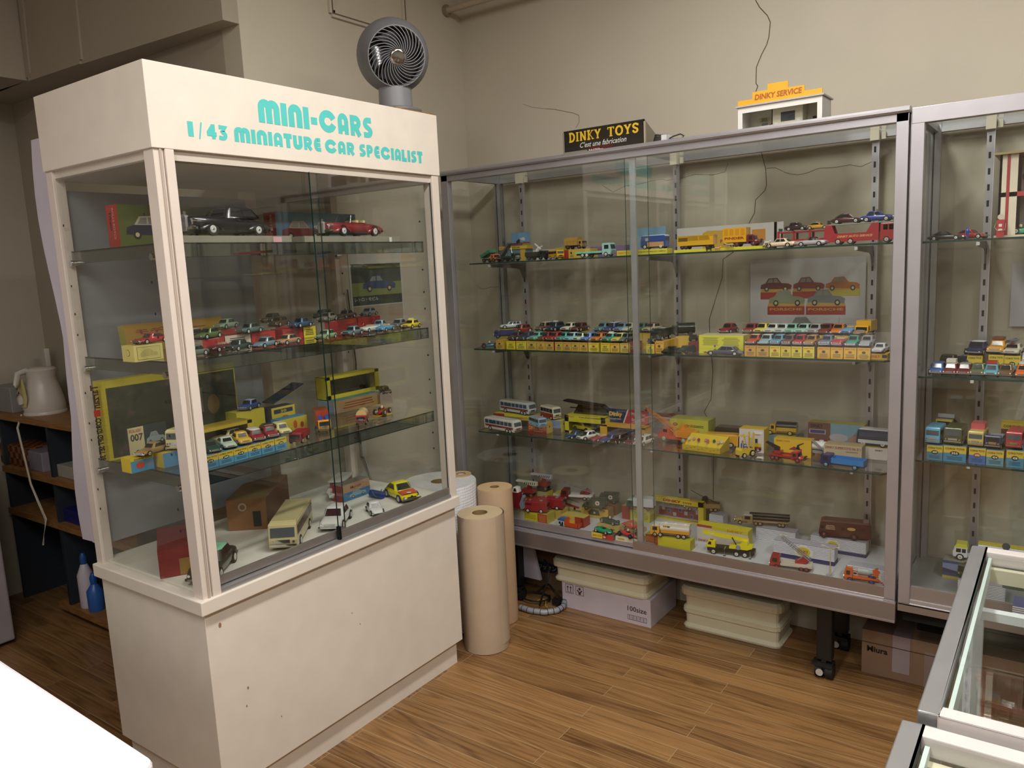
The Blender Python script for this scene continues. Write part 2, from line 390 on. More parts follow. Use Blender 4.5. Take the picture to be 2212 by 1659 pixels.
g = pane_x(-1.828, YD, YR - .042, .70, 1.798); d2 = g.build('sliding_door', A)
MB().box(-1.833, -1.823, YD, YR - .042, .676, .704, 'brush:a7a3a0').build('door_rail', d2)
MB().box(-1.831, -1.819, YD - .006, YD + .003, .668, .72, 'gloss:101418').build('door_stop', d2)
MB().box(-1.856, -1.818, YL + .05, YR - .04, .666, .678, 'brush:b8b8ba').build('door_track', A)
SA = [1.598, 1.294, .989]
for k, z in enumerate(SA):
    sh = thing('glass_shelf', ['top', 'middle', 'lowest'][k] + ' glass shelf with a dark glass skirt in the white display cabinet', 'shelf', (0, 0, z))
    MB().box(BX + .03, FX - .062, YL + .03, YR - .045, -.005, 0, 'g:shelf', 'gloss:15282a').build('plate', sh)
    MB().box(FX - .0615, FX - .0575, YL + .03, YR - .045, -.036, -.001, 'g:skirt').box(FX - .0615, FX - .0572, YL + .03, YR - .045, -.0035, 0, 'gloss:101c20').box(FX - .0615, FX - .0572, YL + .03, YR - .045, -.0375, -.036, 'gloss:20282a').build('front_skirt', sh)
    MB().box(BX + .03, FX - .062, YL + .026, YL + .03, -.036, -.001, 'g:skirt').box(BX + .03, FX - .062, YL + .0258, YL + .03, -.0035, 0, 'gloss:101c20').build('side_skirt', sh)
    for x in (BX + .05, FX - .09):
        MB().tube((x, YL + .012, -.034), (x, YL + .03, -.034), .009, .009, 12, 'chrome:d0d2d6').tube((x, YL + .03, -.034), (x, YL + .045, -.034), .006, .006, 12, 'chrome:d0d2d6').build('shelf_pin', sh)
    for x in (BX + .05, FX - .09):
        MB().tube((x, YR - .02, -.03), (x, YR - .045, -.03), .006, .006, 10, 'chrome:d0d2d6').build('shelf_pin', sh)
hl = MB()
for z in (1.67, 1.50, 1.42, 1.36, 1.19, 1.10, 1.05, .90, .84):
    for x in (BX + .05, FX - .09): hl.disc(x, z, .004, .004, 'matt:2a2c2c', 'f', YL + .007, 8).disc(x, z, .004, .004, 'matt:2a2c2c', 'f', YR - .0205, 8)
hl.build('pin_holes', A)

# header lettering: heavy rounded strokes in the manner of a 1930s poster face
def arc(cx, cy, rx, ry, a0, a1, n=10): return [(cx + rx * cos(radians(a0 + (a1 - a0) * i / n)), cy + ry * sin(radians(a0 + (a1 - a0) * i / n))) for i in range(n + 1)]
T = .27     # stroke width for a cap height of 1
GL = {
 'M': (.98, [[(.13, 0), (.13, .62)] + arc(.31, .68, .18, .19, 180, 20, 7) + [(.49, 0)], [(.49, .55)] + arc(.67, .68, .18, .19, 160, 0, 7) + [(.85, 0)]]),
 'N': (.66, [[(.13, 0), (.13, .62)] + arc(.33, .66, .2, .21, 180, 0, 9) + [(.53, 0)]]),
 'I': (.27, [[(.135, 0), (.135, 1)]]), '1': (.27, [[(.135, 0), (.135, 1)]]), '-': (.36, [[(.02, .42), (.34, .42)]]),
 'C': (.92, [arc(.47, .5, .33, .36, 22, 340, 24)]),
 'A': (.62, [[(.13, 0), (.13, .55)] + arc(.31, .64, .18, .23, 180, 0, 9) + [(.49, 0)], [(.13, .3), (.42, .3)]]),
 'R': (.66, [[(.13, 0), (.13, 1)], [(.13, .87)] + arc(.33, .66, .18, .21, 80, -85, 8) + [(.2, .43)], [(.3, .44), (.54, .02)]]),
 'S': (.58, [[(.52, .87)] + arc(.32, .69, .18, .18, 100, 225, 7) + arc(.26, .3, .2, .17, 45, -90, 8) + [(.04, .13)]]),
 'U': (.66, [[(.13, 1), (.13, .38)] + arc(.33, .34, .2, .21, 180, 360, 9) + [(.53, 1)]]),
 'T': (.56, [[(0, .87), (.56, .87)], [(.28, 0), (.28, .87)]]),
 'E': (.56, [[(.52, .87), (.3, .87)] + arc(.3, .5, .17, .37, 90, 270, 10) + [(.54, .13)], [(.2, .5), (.5, .5)]]),
 'P': (.6, [[(.13, 0), (.13, 1)], [(.13, .87)] + arc(.3, .66, .17, .21, 80, -85, 8) + [(.2, .43)]]),
 'L': (.5, [[(.13, 1), (.13, .13), (.48, .13)]]),
 '4': (.62, [[(.42, 0), (.42, 1)], [(.42, .92), (.1, .36)], [(.04, .33), (.6, .33)]]),
 '3': (.56, [[(.06, .87), (.42, .87), (.26, .58)] + arc(.25, .32, .19, .2, 75, -100, 9) + [(.04, .15)]]),
 '/': (.5, [[(.12, -.1), (.38, 1.02)]]), ' ': (.45, []),
}
def stroke(mb, pts, wd, P, m, off):
    """continuous mitred ribbon"""
    L = []; n = len(pts)
    for i, p in enumerate(pts):
        a = pts[max(i - 1, 0)]; b = pts[min(i + 1, n - 1)]
        if 0 < i < n - 1:
            d1 = Vector((p[0] - a[0], p[1] - a[1])); d2 = Vector((b[0] - p[0], b[1] - p[1]))
            if d1.length < 1e-6: d1 = d2
            if d2.length < 1e-6: d2 = d1
            d1.normalize(); d2.normalize(); t = (d1 + d2)
            if t.length < .2: t = d1
            t.normalize(); k = 1 / max(.55, abs(t.dot(d1)))
        else:
            t = Vector((b[0] - a[0], b[1] - a[1])).normalized(); k = 1
        nx, ny = -t.y * wd / 2 * k, t.x * wd / 2 * k
        L += [P(p[0] + nx, p[1] + ny, off), P(p[0] - nx, p[1] - ny, off)]
    mb.add(L, [(2 * i, 2 * i + 1, 2 * i + 3, 2 * i + 2) for i in range(n - 1)], m)
def poster_text(mb, s, u0, u1, v0, h, m, off, thick=T):
    tot = sum(GL[c][0] for c in s) + .09 * (len(s) - 1); k = (u1 - u0) / tot; u = u0
    for c in s:
        wdt, st = GL[c]
        for i, q in enumerate(st):
            tk = .1 if c == '/' else thick * (.82 if c in 'RSEP34A' else 1)
            sc = [(u + x * k, v0 + y * h) for x, y in q]
            stroke(mb, sc, tk * 1.13 * (k + h) / 2, PL['r'], m, off + .00012 * i)
        u += (wdt + .09) * k
def yz(px, py): p = onx(px, py, FX); return p.y, p.z
t1 = MB(); y0, _ = yz(559, 250); y1, _ = yz(805, 290)
zt = yz(565, 215)[1]; zb2 = yz(568, 265)[1]
poster_text(t1, 'MINI-CARS', y0, y1, zb2, zt - zb2, 'satin:58c9c4', FX + .0006)
t1.build('lettering', A)
t2 = MB()
for s, pa, pb in (('1', (405, 280), (418, 280)), ('/', (427, 285), (439, 285)), ('43', (446, 290), (491, 290)), ('MINIATURE', (507, 300), (694, 320)), ('CAR', (703, 330), (767, 335)), ('SPECIALIST', (777, 340), (913, 350))):
    ya, yb_ = yz(*pa)[0], yz(*pb)[0]
    poster_text(t2, s, ya, yb_, yz(510, 306)[1], yz(508, 275)[1] - yz(510, 306)[1], 'satin:58c9c4', FX + .0006)
t2.build('lettering', A)
print('LET', y0, y1, zt, zb2, yz(510, 306), yz(508, 275), yz(905, 353), yz(905, 325))

# ------------------------------------------------------------------ long aluminium case and its right-hand neighbour
AL, ALD = 'brush:b9b6bb', 'brush:8f8c8c'
def alu_case(name, label, x0, x1, yf, yb, z0, zt, tray):
    B = thing(name, label, 'display case', (0, 0, 0))
    dk = z0 + .025
    fr = MB()
    fr.box(x0, x1, yf, yf + .03, zt - .042, zt - .016, AL)
    fr.box(x0, x0 + .034, yf, yf + .03, z0, zt - .016, AL); fr.box(x1 - .034, x1, yf, yf + .03, z0, zt - .016, AL)
    fr.box(x0, x1, yf, yf + .03, z0 - .005, z0 + .004, AL)
    fr.build('front_frame', B, .0015)
    if tray: MB().prism([(yf - .012, zt - .006), (yf - .007, zt + .001), (yf + .03, zt + .001), (yf + .03, zt - .018), (yf - .007, zt - .018), (yf - .012, zt - .012)], x0 - .003, x1 + .003, AL, 'x').build('top_rail', B)
    else: MB().box(x0, x1, yf - .001, yf + .03, zt - .045, zt, AL).build('top_rail', B, .001)
    bk = MB()
    for x in (x0, x1 - .03):
        bk.box(x, x + .03, yb - .03, yb, z0, zt, 'brush:a9abae'); bk.box(x + .009, x + .0115, yb - .031, yb - .03, z0, zt, 'matt:222426')
        bk.box(x, x + .022, yf + .03, yb - .03, zt - .03, zt - .004, 'brush:a9abae'); bk.box(x, x + .022, yf + .03, yb - .03, z0 + .002, dk - .002, 'brush:a9abae')
    bk.box(x0 + .03, x1 - .03, yb - .025, yb, zt - .03, zt - .004, 'brush:b5b7ba'); bk.box(x0 + .03, x1 - .03, yb - .012, yb, z0, dk + .006, 'brush:b5b7ba')
    bk.build('rear_frame', B)
    MB().box(x0 + .03, x1 - .03, yf + .03, yb - .013, zt - .012, zt - .007, 'g:pane').build('top_glass', B)
    MB().box(x0 + .004, x0 + .009, yf + .03, yb - .03, dk, zt - .03, 'g:pane').build('side_glass', B)
    MB().box(x1 - .009, x1 - .004, yf + .03, yb - .03, dk, zt - .03, 'g:pane').build('side_glass', B)
    MB().box(x0 + .03, x1 - .03, yb - .008, yb - .004, dk, zt - .03, 'g:pane').build('back_glass', B)
    return B, dk
BX0, BX1, BF, BB, BZ = -2.213, -.411, 2.62, 3.03, 1.907
B, BDK = alu_case('display_case', 'long aluminium framed glass case full of toy cars on a wheeled stand', BX0, BX1, BF, BB, .376, BZ, True)
MB().box(BX0 + .02, BX1 - .02, BF + .035, BB - .012, .386, .401, 'satin:c3c6c9').build('deck', B)
tr = MB().box(BX0 - .002, BX1 + .002, BF - .006, BF + .012, .303, .3665, 'brush:9a918e').box(BX0 - .002, BX1 + .002, BF - .009, BF - .002, .303, .309, 'brush:a79d9a')
tr.box(BX0 - .002, BX1 + .002, BF - .006, BB, .3665, .3705, AL); tr.box(BX0, BX1, BB - .02, BB, .303, .3665, AL); tr.build('stand_fascia', B)
dl = MB().box(BX0 + .034, -1.26, BF + .018, BF + .0225, .412, 1.864, 'g:pane').box(BX0 + .034, -1.26, BF + .012, BF + .024, .384, .413, AL)
dl.box(-1.2605, -1.26, BF + .018, BF + .0225, .413, 1.864, 'gloss:24403a'); xs = atx(1366, BF + .02, 1.85)
dl.box(xs - .010, xs + .013, BF + .012, BF + .022, .413, 1.866, 'brush:b9bcc0'); D1 = dl.build('sliding_door', B)
dr = MB().box(-1.345, BX1 - .034, BF + .006, BF + .0105, .412, 1.864, 'g:pane').box(-1.345, BX1 - .034, BF + .002, BF + .0115, .378, .413, 'brush:a2968f')
dr.box(-1.3455, -1.345, BF + .006, BF + .0105, .413, 1.864, 'gloss:24403a'); dr.build('sliding_door', B)
MB().box(BX0 + .034, BX1 - .034, BF - .001, BF + .026, .3705, .379, 'brush:c9c9d0').build('door_track', B)
lg = MB()
for x in (-.645, -1.98):
    for y in (2.715, 2.95):
        mb = MB().box(x - .026, x + .026, y - .02, y + .024, .07, .303, 'satin:141414'); mb.build('stand_leg', B, .004)
        cs = MB().tube((x - .03, y, .028), (x - .006, y, .028), .028, .028, 20, 'rubber:121212').tube((x + .006, y, .028), (x + .03, y, .028), .028, .028, 20, 'rubber:121212')
        cs.box(x - .008, x + .008, y - .02, y + .02, .02, .072, 'satin:181818').tube((x - .012, y - .0285, .028), (x - .012, y - .031, .028), .0125, .0125, 16, 'satin:b9b6b2')
        cs.prism([(x - .03, .05), (x + .03, .05), (x + .03, .06), (x - .02, .062), (x - .04, .058)], y - .03, y + .02, 'rubber:121212', 'y')
        cs.build('caster', B)
RAILX = [atx(1130, BB - .03, 1.75), atx(1462, BB - .03, 1.8), atx(1893, BB - .03, 1.88)]
def rail(parent, x, y, z0, z1, zc):
    mb = MB().box(x - .0105, x + .0105, y - .012, y, z0, z1, 'brush:aeaeb4').box(x + .0105, x + .013, y - .014, y, z0, z1, 'brush:c6c6ca')
    z = z1 - .03
    while z > z0 + .02:
        mb.face(x - .004, x + .003, z - .012, z + .008, 'matt:15151a', 'f', y - .0125); z -= .0505
    mb.build('shelf_rail', parent)
    MB().box(x - .013, x + .015, y - .035, y + .01, zc - .034, zc, 'satin:d2cdb8').box(x + .018, x + .032, y - .012, y, zc - .03, zc - .006, 'satin:c8c4b4').build('corner_clip', parent)
for x in RAILX: rail(B, x, BB - .03, .40, 1.868, 1.898)
SB = [1.517, 1.144, .772]
def bracket(parent, x, yr, yf, z):
    L = yr - yf
    pts = [(yf, z - .001), (yr, z - .001), (yr, z - .075), (yr - .012, z - .07), (yr - .035, z - .032), (yr - .06, z - .025), (yf + .02, z - .016), (yf, z - .012)]
    mb = MB().prism(pts, x - .0015, x + .0015, 'satin:6f7072', 'x').box(x - .004, x + .005, yf - .004, yf + .005, z - .013, z - .003, 'satin:d8dadc')
    mb.build('bracket', parent)
def alu_shelf(label, x0, x1, yf, yb, z, brs, ch=.018):
    sh = thing('glass_shelf', label, 'shelf', (0, 0, z))
    o = [(x0, yb), (x0, yf + ch), (x0 + ch * .6, yf), (x1 - ch, yf), (x1, yf + ch * 1.4), (x1, yb)]
    MB().prism(o, -.006, 0, 'g:shelf', 'z', 'gloss:1d3a34').build('plate', sh)
    for x in brs: bracket(sh, x, yb - .006 if False else BB - .042, yf + .03, -.006)
    return sh
YF = 2.692
for z, nm in zip(SB, ('top', 'middle', 'lowest')):
    alu_shelf(nm + ' glass shelf of the long aluminium case', -2.15, -.458, YF, 3.0, z, RAILX)

CX0, CX1 = -.403, .95
CC, CDK = alu_case('display_case', 'right-hand aluminium framed glass case, partly cut by the picture edge', CX0, CX1, 2.62, 3.03, .372, 1.900, False)
MB().box(CX0 + .02, CX1 - .02, BF + .035, BB - .012, .384, .401, 'satin:7d8280').build('deck', CC)
MB().box(CX0 + .034, CX1 - .034, 2.63, 2.6345, .43, 1.855, 'g:pane').build('sliding_door', CC)
MB().box(CX0 + .034, CX1 - .034, 2.626, 2.639, .388, .432, 'brush:b0a8a6').box(CX0 + .034, CX1 - .034, 2.622, 2.65, .376, .388, 'brush:c8c8ce').build('door_rail', CC)
MB().box(CX0, CX1, BF - .0, BF + .03, .346, .372, 'brush:a39890').build('stand_fascia', CC)
MB().box(CX0 + .02, CX1 - .02, 2.9, 2.93, .06, .346, 'matt:0e0e0e').box(CX0 + .01, CX1 - .02, 2.66, 2.93, .30, .346, 'matt:0e0e0e').build('stand_base', CC)
xf = onz(1829, 1362, .06)
for x in (-.36, .9):
    MB().tube((x, 2.92, 0), (x, 2.92, .06), .02, .02, 12, 'satin:2a2a2a').build('foot', CC)
RC = [atx(2140, BB - .03, 1.8), .5]
for x in RC: rail(CC, x, BB - .03, .40, 1.86, 1.89)
for z, nm in zip((1.514, 1.10, .832), ('top', 'middle', 'lowest')):
    alu_shelf(nm + ' glass shelf of the right-hand case', -.376, .92, 2.685, 3.0, z, RC, .004)
SCZ = [1.514, 1.10, .832]
# two glass-topped counters at the right edge
def counter_case(label, x0, x1, y0, y1, zt):
    K = thing('glass_counter', label, 'display counter', (x0, y0, 0))
    w_, d_ = x1 - x0, y1 - y0
    f = MB()
    f.box(0, .028, 0, d_, zt - .03, zt, 'brush:a8a8a8'); f.box(w_ - .028, w_, 0, d_, zt - .03, zt, 'brush:a8a8a8')
    f.box(.028, w_ - .028, 0, .028, zt - .03, zt, 'satin:cfc8c4'); f.box(.028, w_ - .028, d_ - .028, d_, zt - .03, zt, 'satin:cfc8c4')
    f.build('top_frame', K, .002)
    f = MB()
    for x in (.002, w_ - .03):
        for y in (.002, d_ - .03): f.box(x, x + .028, y, y + .028, .35, zt - .03, 'satin:cfd4d6')
    f.build('posts', K)
    MB().box(.0, w_, 0, d_, 0, .35, 'satin:3b322c').build('base', K)
    MB().box(.028, w_ - .028, .028, d_ - .028, zt - .012, zt - .006, 'g:pane').build('top_glass', K)
    MB().box(.005, .009, .03, d_ - .03, .35, zt - .03, 'g:pane').box(.03, w_ - .03, .005, .009, .35, zt - .03, 'g:pane').build('side_glass', K)
    MB().box(.034, .04, .03, d_ - .03, zt - .05, zt - .012, 'satin:cfe0dc').box(.03, w_ - .03, d_ * .76, d_ * .76 + .02, zt - .09, zt - .072, 'satin:dfe8ea').box(.03, w_ - .03, d_ - .05, d_ - .035, zt - .06, zt - .03, 'satin:d6d2b4').build('inner_rails', K)
    MB().box(.02, w_ - .02, .02, d_ - .02, .56, .565, 'g:shelf').build('inner_shelf', K)
    return K
ZC = .85
counter_case('glass-topped counter by the right-hand case, worn aluminium rim', -.148, .6, 1.15, 1.893, ZC)
counter_case('nearest glass-topped counter, its rim cut by the lower right picture corner', -.165, .6, .35, 1.136, ZC - .012)

# white shop counter in the near left corner
K = thing('shop_counter', 'smooth white counter top in the near left corner', 'counter', (-.935, .472, 0))
c = MB(); r = .02
c.prism([(-1.6, -1.5), (-.0, -1.5), (0, -r)] + [(-r + r * cos(radians(a)), -r + r * sin(radians(a))) for a in (20, 45, 70, 90)] + [(-1.6, 0.04)], .845, .885, 'gloss:ece6ec', 'z')
c.build('counter_top', K, .006)
MB().box(-1.56, -.04, -1.46, -.04, 0, .845, 'satin:d9d4d6').build('counter_body', K)

# ------------------------------------------------------------------ rolls, boxes and bins on the floor
def roll(label, x, y, r, h, rc, m, me, name='paper_roll', cat='paper roll', lean=(0, 0)):
    t = thing(name, label, cat, (x, y, 0), 0, None, lean[0], lean[1])
    n = 40; prof = [(r * .985, .003), (r, .02), (r, h - .004), (r * .99, h)]
    MB().lathe(prof, n, m, cap=False).build('sheet', t)
    e = MB()
    for zz in (h, .003):
        rr = [r * .99, r * .8, r * .6, rc]
        e.lathe([(a, zz - (.0 if k % 2 == 0 else .001)) for k, a in enumerate(rr)], n, me, cap=False)
    e.build('end_face', t)
    MB().lathe([(rc, h), (rc, .003)], 24, 'matt:8c7048', cap=False).build('core', t)
    return t
r1 = roll('nearest tall roll of brown kraft paper beside the white cabinet', -1.838, 2.293, .090, ony(1033, 1106, 2.293).z, .03, 'card:bba68e', 'card:cdb894')
sp = MB(); pts = [(r_ * cos(a_), r_ * sin(a_)) for r_, a_ in [(.0905 + .008 * i / 14, radians(-10 + i * 6)) for i in range(15)]]
for i in range(14):
    a, b = pts[i], pts[i + 1]; sp.quad((a[0], a[1], .03), (b[0], b[1], .03), (b[0], b[1], .55), (a[0], a[1], .55), 'card:bba68e')
sp.build('loose_edge', r1)
roll('second brown kraft paper roll, taller, standing behind the nearest roll', atx(1068, 2.51, .6), 2.51, .074, ony(1068, 1051, 2.51).z, .019, 'card:c0a384', 'card:cfb084')
roll('short beige paper roll, rearmost of the brown rolls', -2.10, 2.505, .045, .625, .02, 'card:c2a27a', 'card:c9ab80')
roll('wide roll of white bubble wrap behind the white cabinet', -2.12, 2.385, .155, .62, .035, 'x:bubble', 'x:bubble', 'bubble_wrap_roll', 'bubble wrap')

def bin_body(mb, x0, x1, y0, y1, z0, z1, c):
    r = .03; d = .012
    def ring(i, z): 
        out = []
        for cxx, cyy, a in ((x1 - r, y1 - r, 0), (x0 + r, y1 - r, 90), (x0 + r, y0 + r, 180), (x1 - r, y0 + r, 270)):
            for q in (0, 30, 60, 90): out.append((cxx + (r + i) * cos(radians(a + q)), cyy + (r + i) * sin(radians(a + q)), z))
        return out
    mb.loft([ring(-d - .002, z0 + .012), ring(-d, z0 + .02), ring(-d + .003, z1 - .012)], c, False)
    mb.loft([ring(-d + .004, z1 - .012), ring(.0, z1 - .01), ring(.001, z1)], c, False)
    mb.loft([ring(-.002, z0), ring(.0, z0 + .008), ring(-d, z0 + .02)], c, False)
    return ring
def storage_bin(label, x0, x1, y0, y1, z, n, lid=True):
    t = thing('storage_bin', label, 'storage bin', ((x0 + x1) / 2, (y0 + y1) / 2, z)); w_, d_ = (x1 - x0) / 2, (y1 - y0) / 2
    h = .078
    for k in range(n):
        mb = MB(); bin_body(mb, -w_, w_, -d_, d_, k * h, (k + 1) * h, 'satin:d8d2b6'); mb.build('tray', t)
    zt = n * h; mb = MB(); ring = bin_body(MB(), -w_, w_, -d_, d_, 0, .1, 'satin:d8d2b6')
    mb.loft([ring(.006, zt - .012), ring(.007, zt + .012), ring(-.004, zt + .024), ring(-.02, zt + .026)], 'satin:dcd6bc', False)
    for cx_ in (-w_ * .45, w_ * .4):
        s_ = w_ * .36
        for (a, b) in (((-s_, 0), (0, -s_ * .75)), ((0, -s_ * .75), (s_, 0)), ((s_, 0), (0, s_ * .75)), ((0, s_ * .75), (-s_, 0))):
            A2, B2 = Vector((cx_ + a[0], a[1], zt + .028)), Vector((cx_ + b[0], b[1], zt + .028)); dd = (B2 - A2).normalized(); q = Vector((-dd.y, dd.x, 0)) * .004
            mb.add([A2 - q, B2 - q, B2 + q, A2 + q], [(0, 1, 2, 3)], 'satin:b9b49a')
            mb.add([A2 - q, B2 - q, B2 - q - Vector((0, 0, .004)), A2 - q - Vector((0, 0, .004))], [(0, 1, 2, 3)], 'satin:cfc9ae')
    mb.build('lid', t, .0015)
    return t
storage_bin('cream lidded storage bin, two trays stacked, on the floor under the long case', -1.235, -.835, 2.825, 3.02, 0, 2)
storage_bin('cream lidded storage bin on top of the white carton under the long case', -1.80, -1.345, 2.735, 2.98, .122, 1)
def carton(label, x0, x1, y0, y1, z, h, m, rz=0, name='carton'):
    t = thing(name, label, 'carton', ((x0 + x1) / 2, (y0 + y1) / 2, z), rz); w_, d_ = (x1 - x0) / 2, (y1 - y0) / 2
    MB().box(-w_, w_, -d_, d_, 0, h, m).build('body', t, .002); return t, w_, d_
t, w_, d_ = carton('white carton printed 100size, on the floor under a cream bin', -1.76, -1.335, 2.745, 3.0, 0, .12, 'card:cdc4cf')
p = MB(); off = -d_ - .0006
p.text('100size', w_ - .105, w_ - .018, .056, .078, 'card:4a3034', 'f', off, .015)
for a in ((.105, .018, .032, .034), (.105, .018, .052, .0535)): p.face(w_ - a[0], w_ - a[1], a[2] - .014, a[3] - .014, 'card:4a3034', 'f', off)
for a in (.105, .0195): p.face(w_ - a, w_ - a + .0015, .018, .0535 - .014, 'card:4a3034', 'f', off)
for i in range(14): p.face(w_ - .098 + i * .0054, w_ - .098 + i * .0054 + (.0012 if i % 3 else .0026), .022, .037, 'card:7c6468', 'f', off - .0002)
for k in (0, 1):
    u = -w_ + .018 + k * .052
    p.face(u, u + .04, .07, .112, 'card:4a3034', 'f', off); p.face(u + .002, u + .038, .072, .11, 'card:cdc4cf', 'f', off - .0003)
    if k == 0:
        for q in (.012, .027): p.poly([(u + q - .0055, .096), (u + q, .106), (u + q + .0055, .096)], 'card:4a3034', 'f', off - .0005); p.face(u + q - .0018, u + q + .0018, .08, .097, 'card:4a3034', 'f', off - .0005)
        p.face(u + .006, u + .034, .075, .0775, 'card:4a3034', 'f', off - .0005)
    else:
        p.disc(u + .02, .1, .006, .006, 'card:4a3034', 'f', off - .0005); p.poly([(u + .006, .092), (u + .014, .084), (u + .014, .074), (u + .026, .074), (u + .026, .084), (u + .034, .092), (u + .03, .096), (u + .02, .086), (u + .01, .096)], 'card:4a3034', 'f', off - .0005)
p.build('printing', t)
t, w_, d_ = carton('brown carton, marker scrawl and pale tape, under the right-hand case', -.545, -.06, 2.815, 3.02, 0, .165, 'card:8d735e')
p = MB(); off = -d_ - .0008
p.text('Miura', -w_ + .018, -w_ + .085, .086, .108, 'matt:15100e', 'f', off, .03)
p.face(-w_ + .10, -w_ + .155, .03, .165, 'card:a79aa2', 'f', off); p.face(-w_ + .2, -w_ + .29, .0, .13, 'card:93827c', 'f', off)
p.face(-w_, w_, .118, .121, 'matt:4e3c2e', 'f', off - .0003); p.face(-w_ + .1, -w_ + .155, -d_, d_, 'card:a79aa2', 't', .1655)
p.build('tape_and_marking', t)
t, w_, d_ = carton('lower brown carton with blue print, on the floor behind the kraft paper rolls', -2.2, -1.80, 2.88, 3.03, 0, .16, 'card:77604a')
p = MB().disc(.06, .1, .075, .026, 'card:26304e', 'f', -d_ - .0006, 20).text('ロワッサン', .0, .125, .088, .112, 'card:c4bcb0', 'f', -d_ - .0012, .01).build('printing', t)
t, w_, d_ = carton('upper brown carton stacked behind the kraft paper rolls', -2.22, -1.825, 2.87, 3.03, .16, .13, 'card:6d543c')
MB().face(-.06, -.01, 0, .13, 'card:584424', 'f', -d_ - .0006).build('tape', t)
# white board leaning, cables
o = MB().prism([(-1.965, 0.10), (-1.87, .10), (-1.93, .36), (-1.965, .37)], 2.74, 2.755, 'satin:b9b6c4', 'y').build('foam_board'); tag(o, 'narrow white foam board leaning behind the kraft paper rolls', 'board')
cb = MB(); base = Vector((-1.86, 2.76, .012))
def cpath(f, n): return [f(i / (n - 1)) for i in range(n)]
cb.path(cpath(lambda t: (-1.885 + .085 * sin(pi * t * .9) + .02 * t, 2.80 - .12 * t - .05 * sin(pi * t), .16 * (1 - t) ** .7 * (1 if t < .98 else 1) + .012 + .06 * sin(pi * t)), 26), .0045, 8, 'rubber:0c0c0e')
cb.path(cpath(lambda t: (-1.93 + .15 * t, 2.79 + .02 * sin(6 * t), .010 + .05 * sin(pi * t)), 20), .0045, 8, 'rubber:0c0c0e')
cb.path(cpath(lambda t: (-1.90 + .07 * cos(7 * t), 2.74 + .05 * sin(7 * t), .012 + .01 * t), 30), .004, 8, 'rubber:0c0c0e')
cb.box(-1.80, -1.765, 2.72, 2.745, .012, .034, 'rubber:0c0c0e').tube((-1.765, 2.728, .026), (-1.748, 2.72, .022), .0018, .0018, 6, 'chrome:c8b890').tube((-1.765, 2.738, .02), (-1.748, 2.731, .016), .0018, .0018, 6, 'chrome:c8b890')
cb.path(cpath(lambda t: (-1.87 + .08 * t, 2.70 + .03 * sin(5 * t), .02), 12), .0015, 6, 'rubber:b5a030')
o = cb.build('electric_cable'); tag(o, 'tangled black power cords with a plug, on the floor by the kraft paper rolls', 'cord')
hp = [(-1.90, 2.62, .014), (-1.84, 2.615, .014), (-1.78, 2.63, .014), (-1.745, 2.67, .014), (-1.74, 2.715, .014), (-1.752, 2.755, .03), (-1.768, 2.78, .06)]
hs = MB().path(hp, .0125, 12, 'satin:8f9299')
for i in range(len(hp) - 1):
    for q in (.2, .7):
        c0 = Vector(hp[i]).lerp(Vector(hp[i + 1]), q); d = (Vector(hp[i + 1]) - Vector(hp[i])).normalized(); hs.tube(c0, c0 + d * .003, .0128, .0128, 12, 'rubber:15151a')
o = hs.build('cable_sleeve'); tag(o, 'curved grey spiral cable sleeve on the wood floor', 'cable sleeve')
# ------------------------------------------------------------------ toy vehicle builders (local +x is forward)
BLK, GLS, CHR = 'rubber:131313', 'gloss:1b1f22', 'chrome:c9cbce'
def lerp_list(P, x):
    for (x0, a), (x1, b) in zip(P, P[1:]):
        if x <= x1: return a + (b - a) * (0 if x1 == x0 else max(0, (x - x0) / (x1 - x0)))
    return P[-1][1]
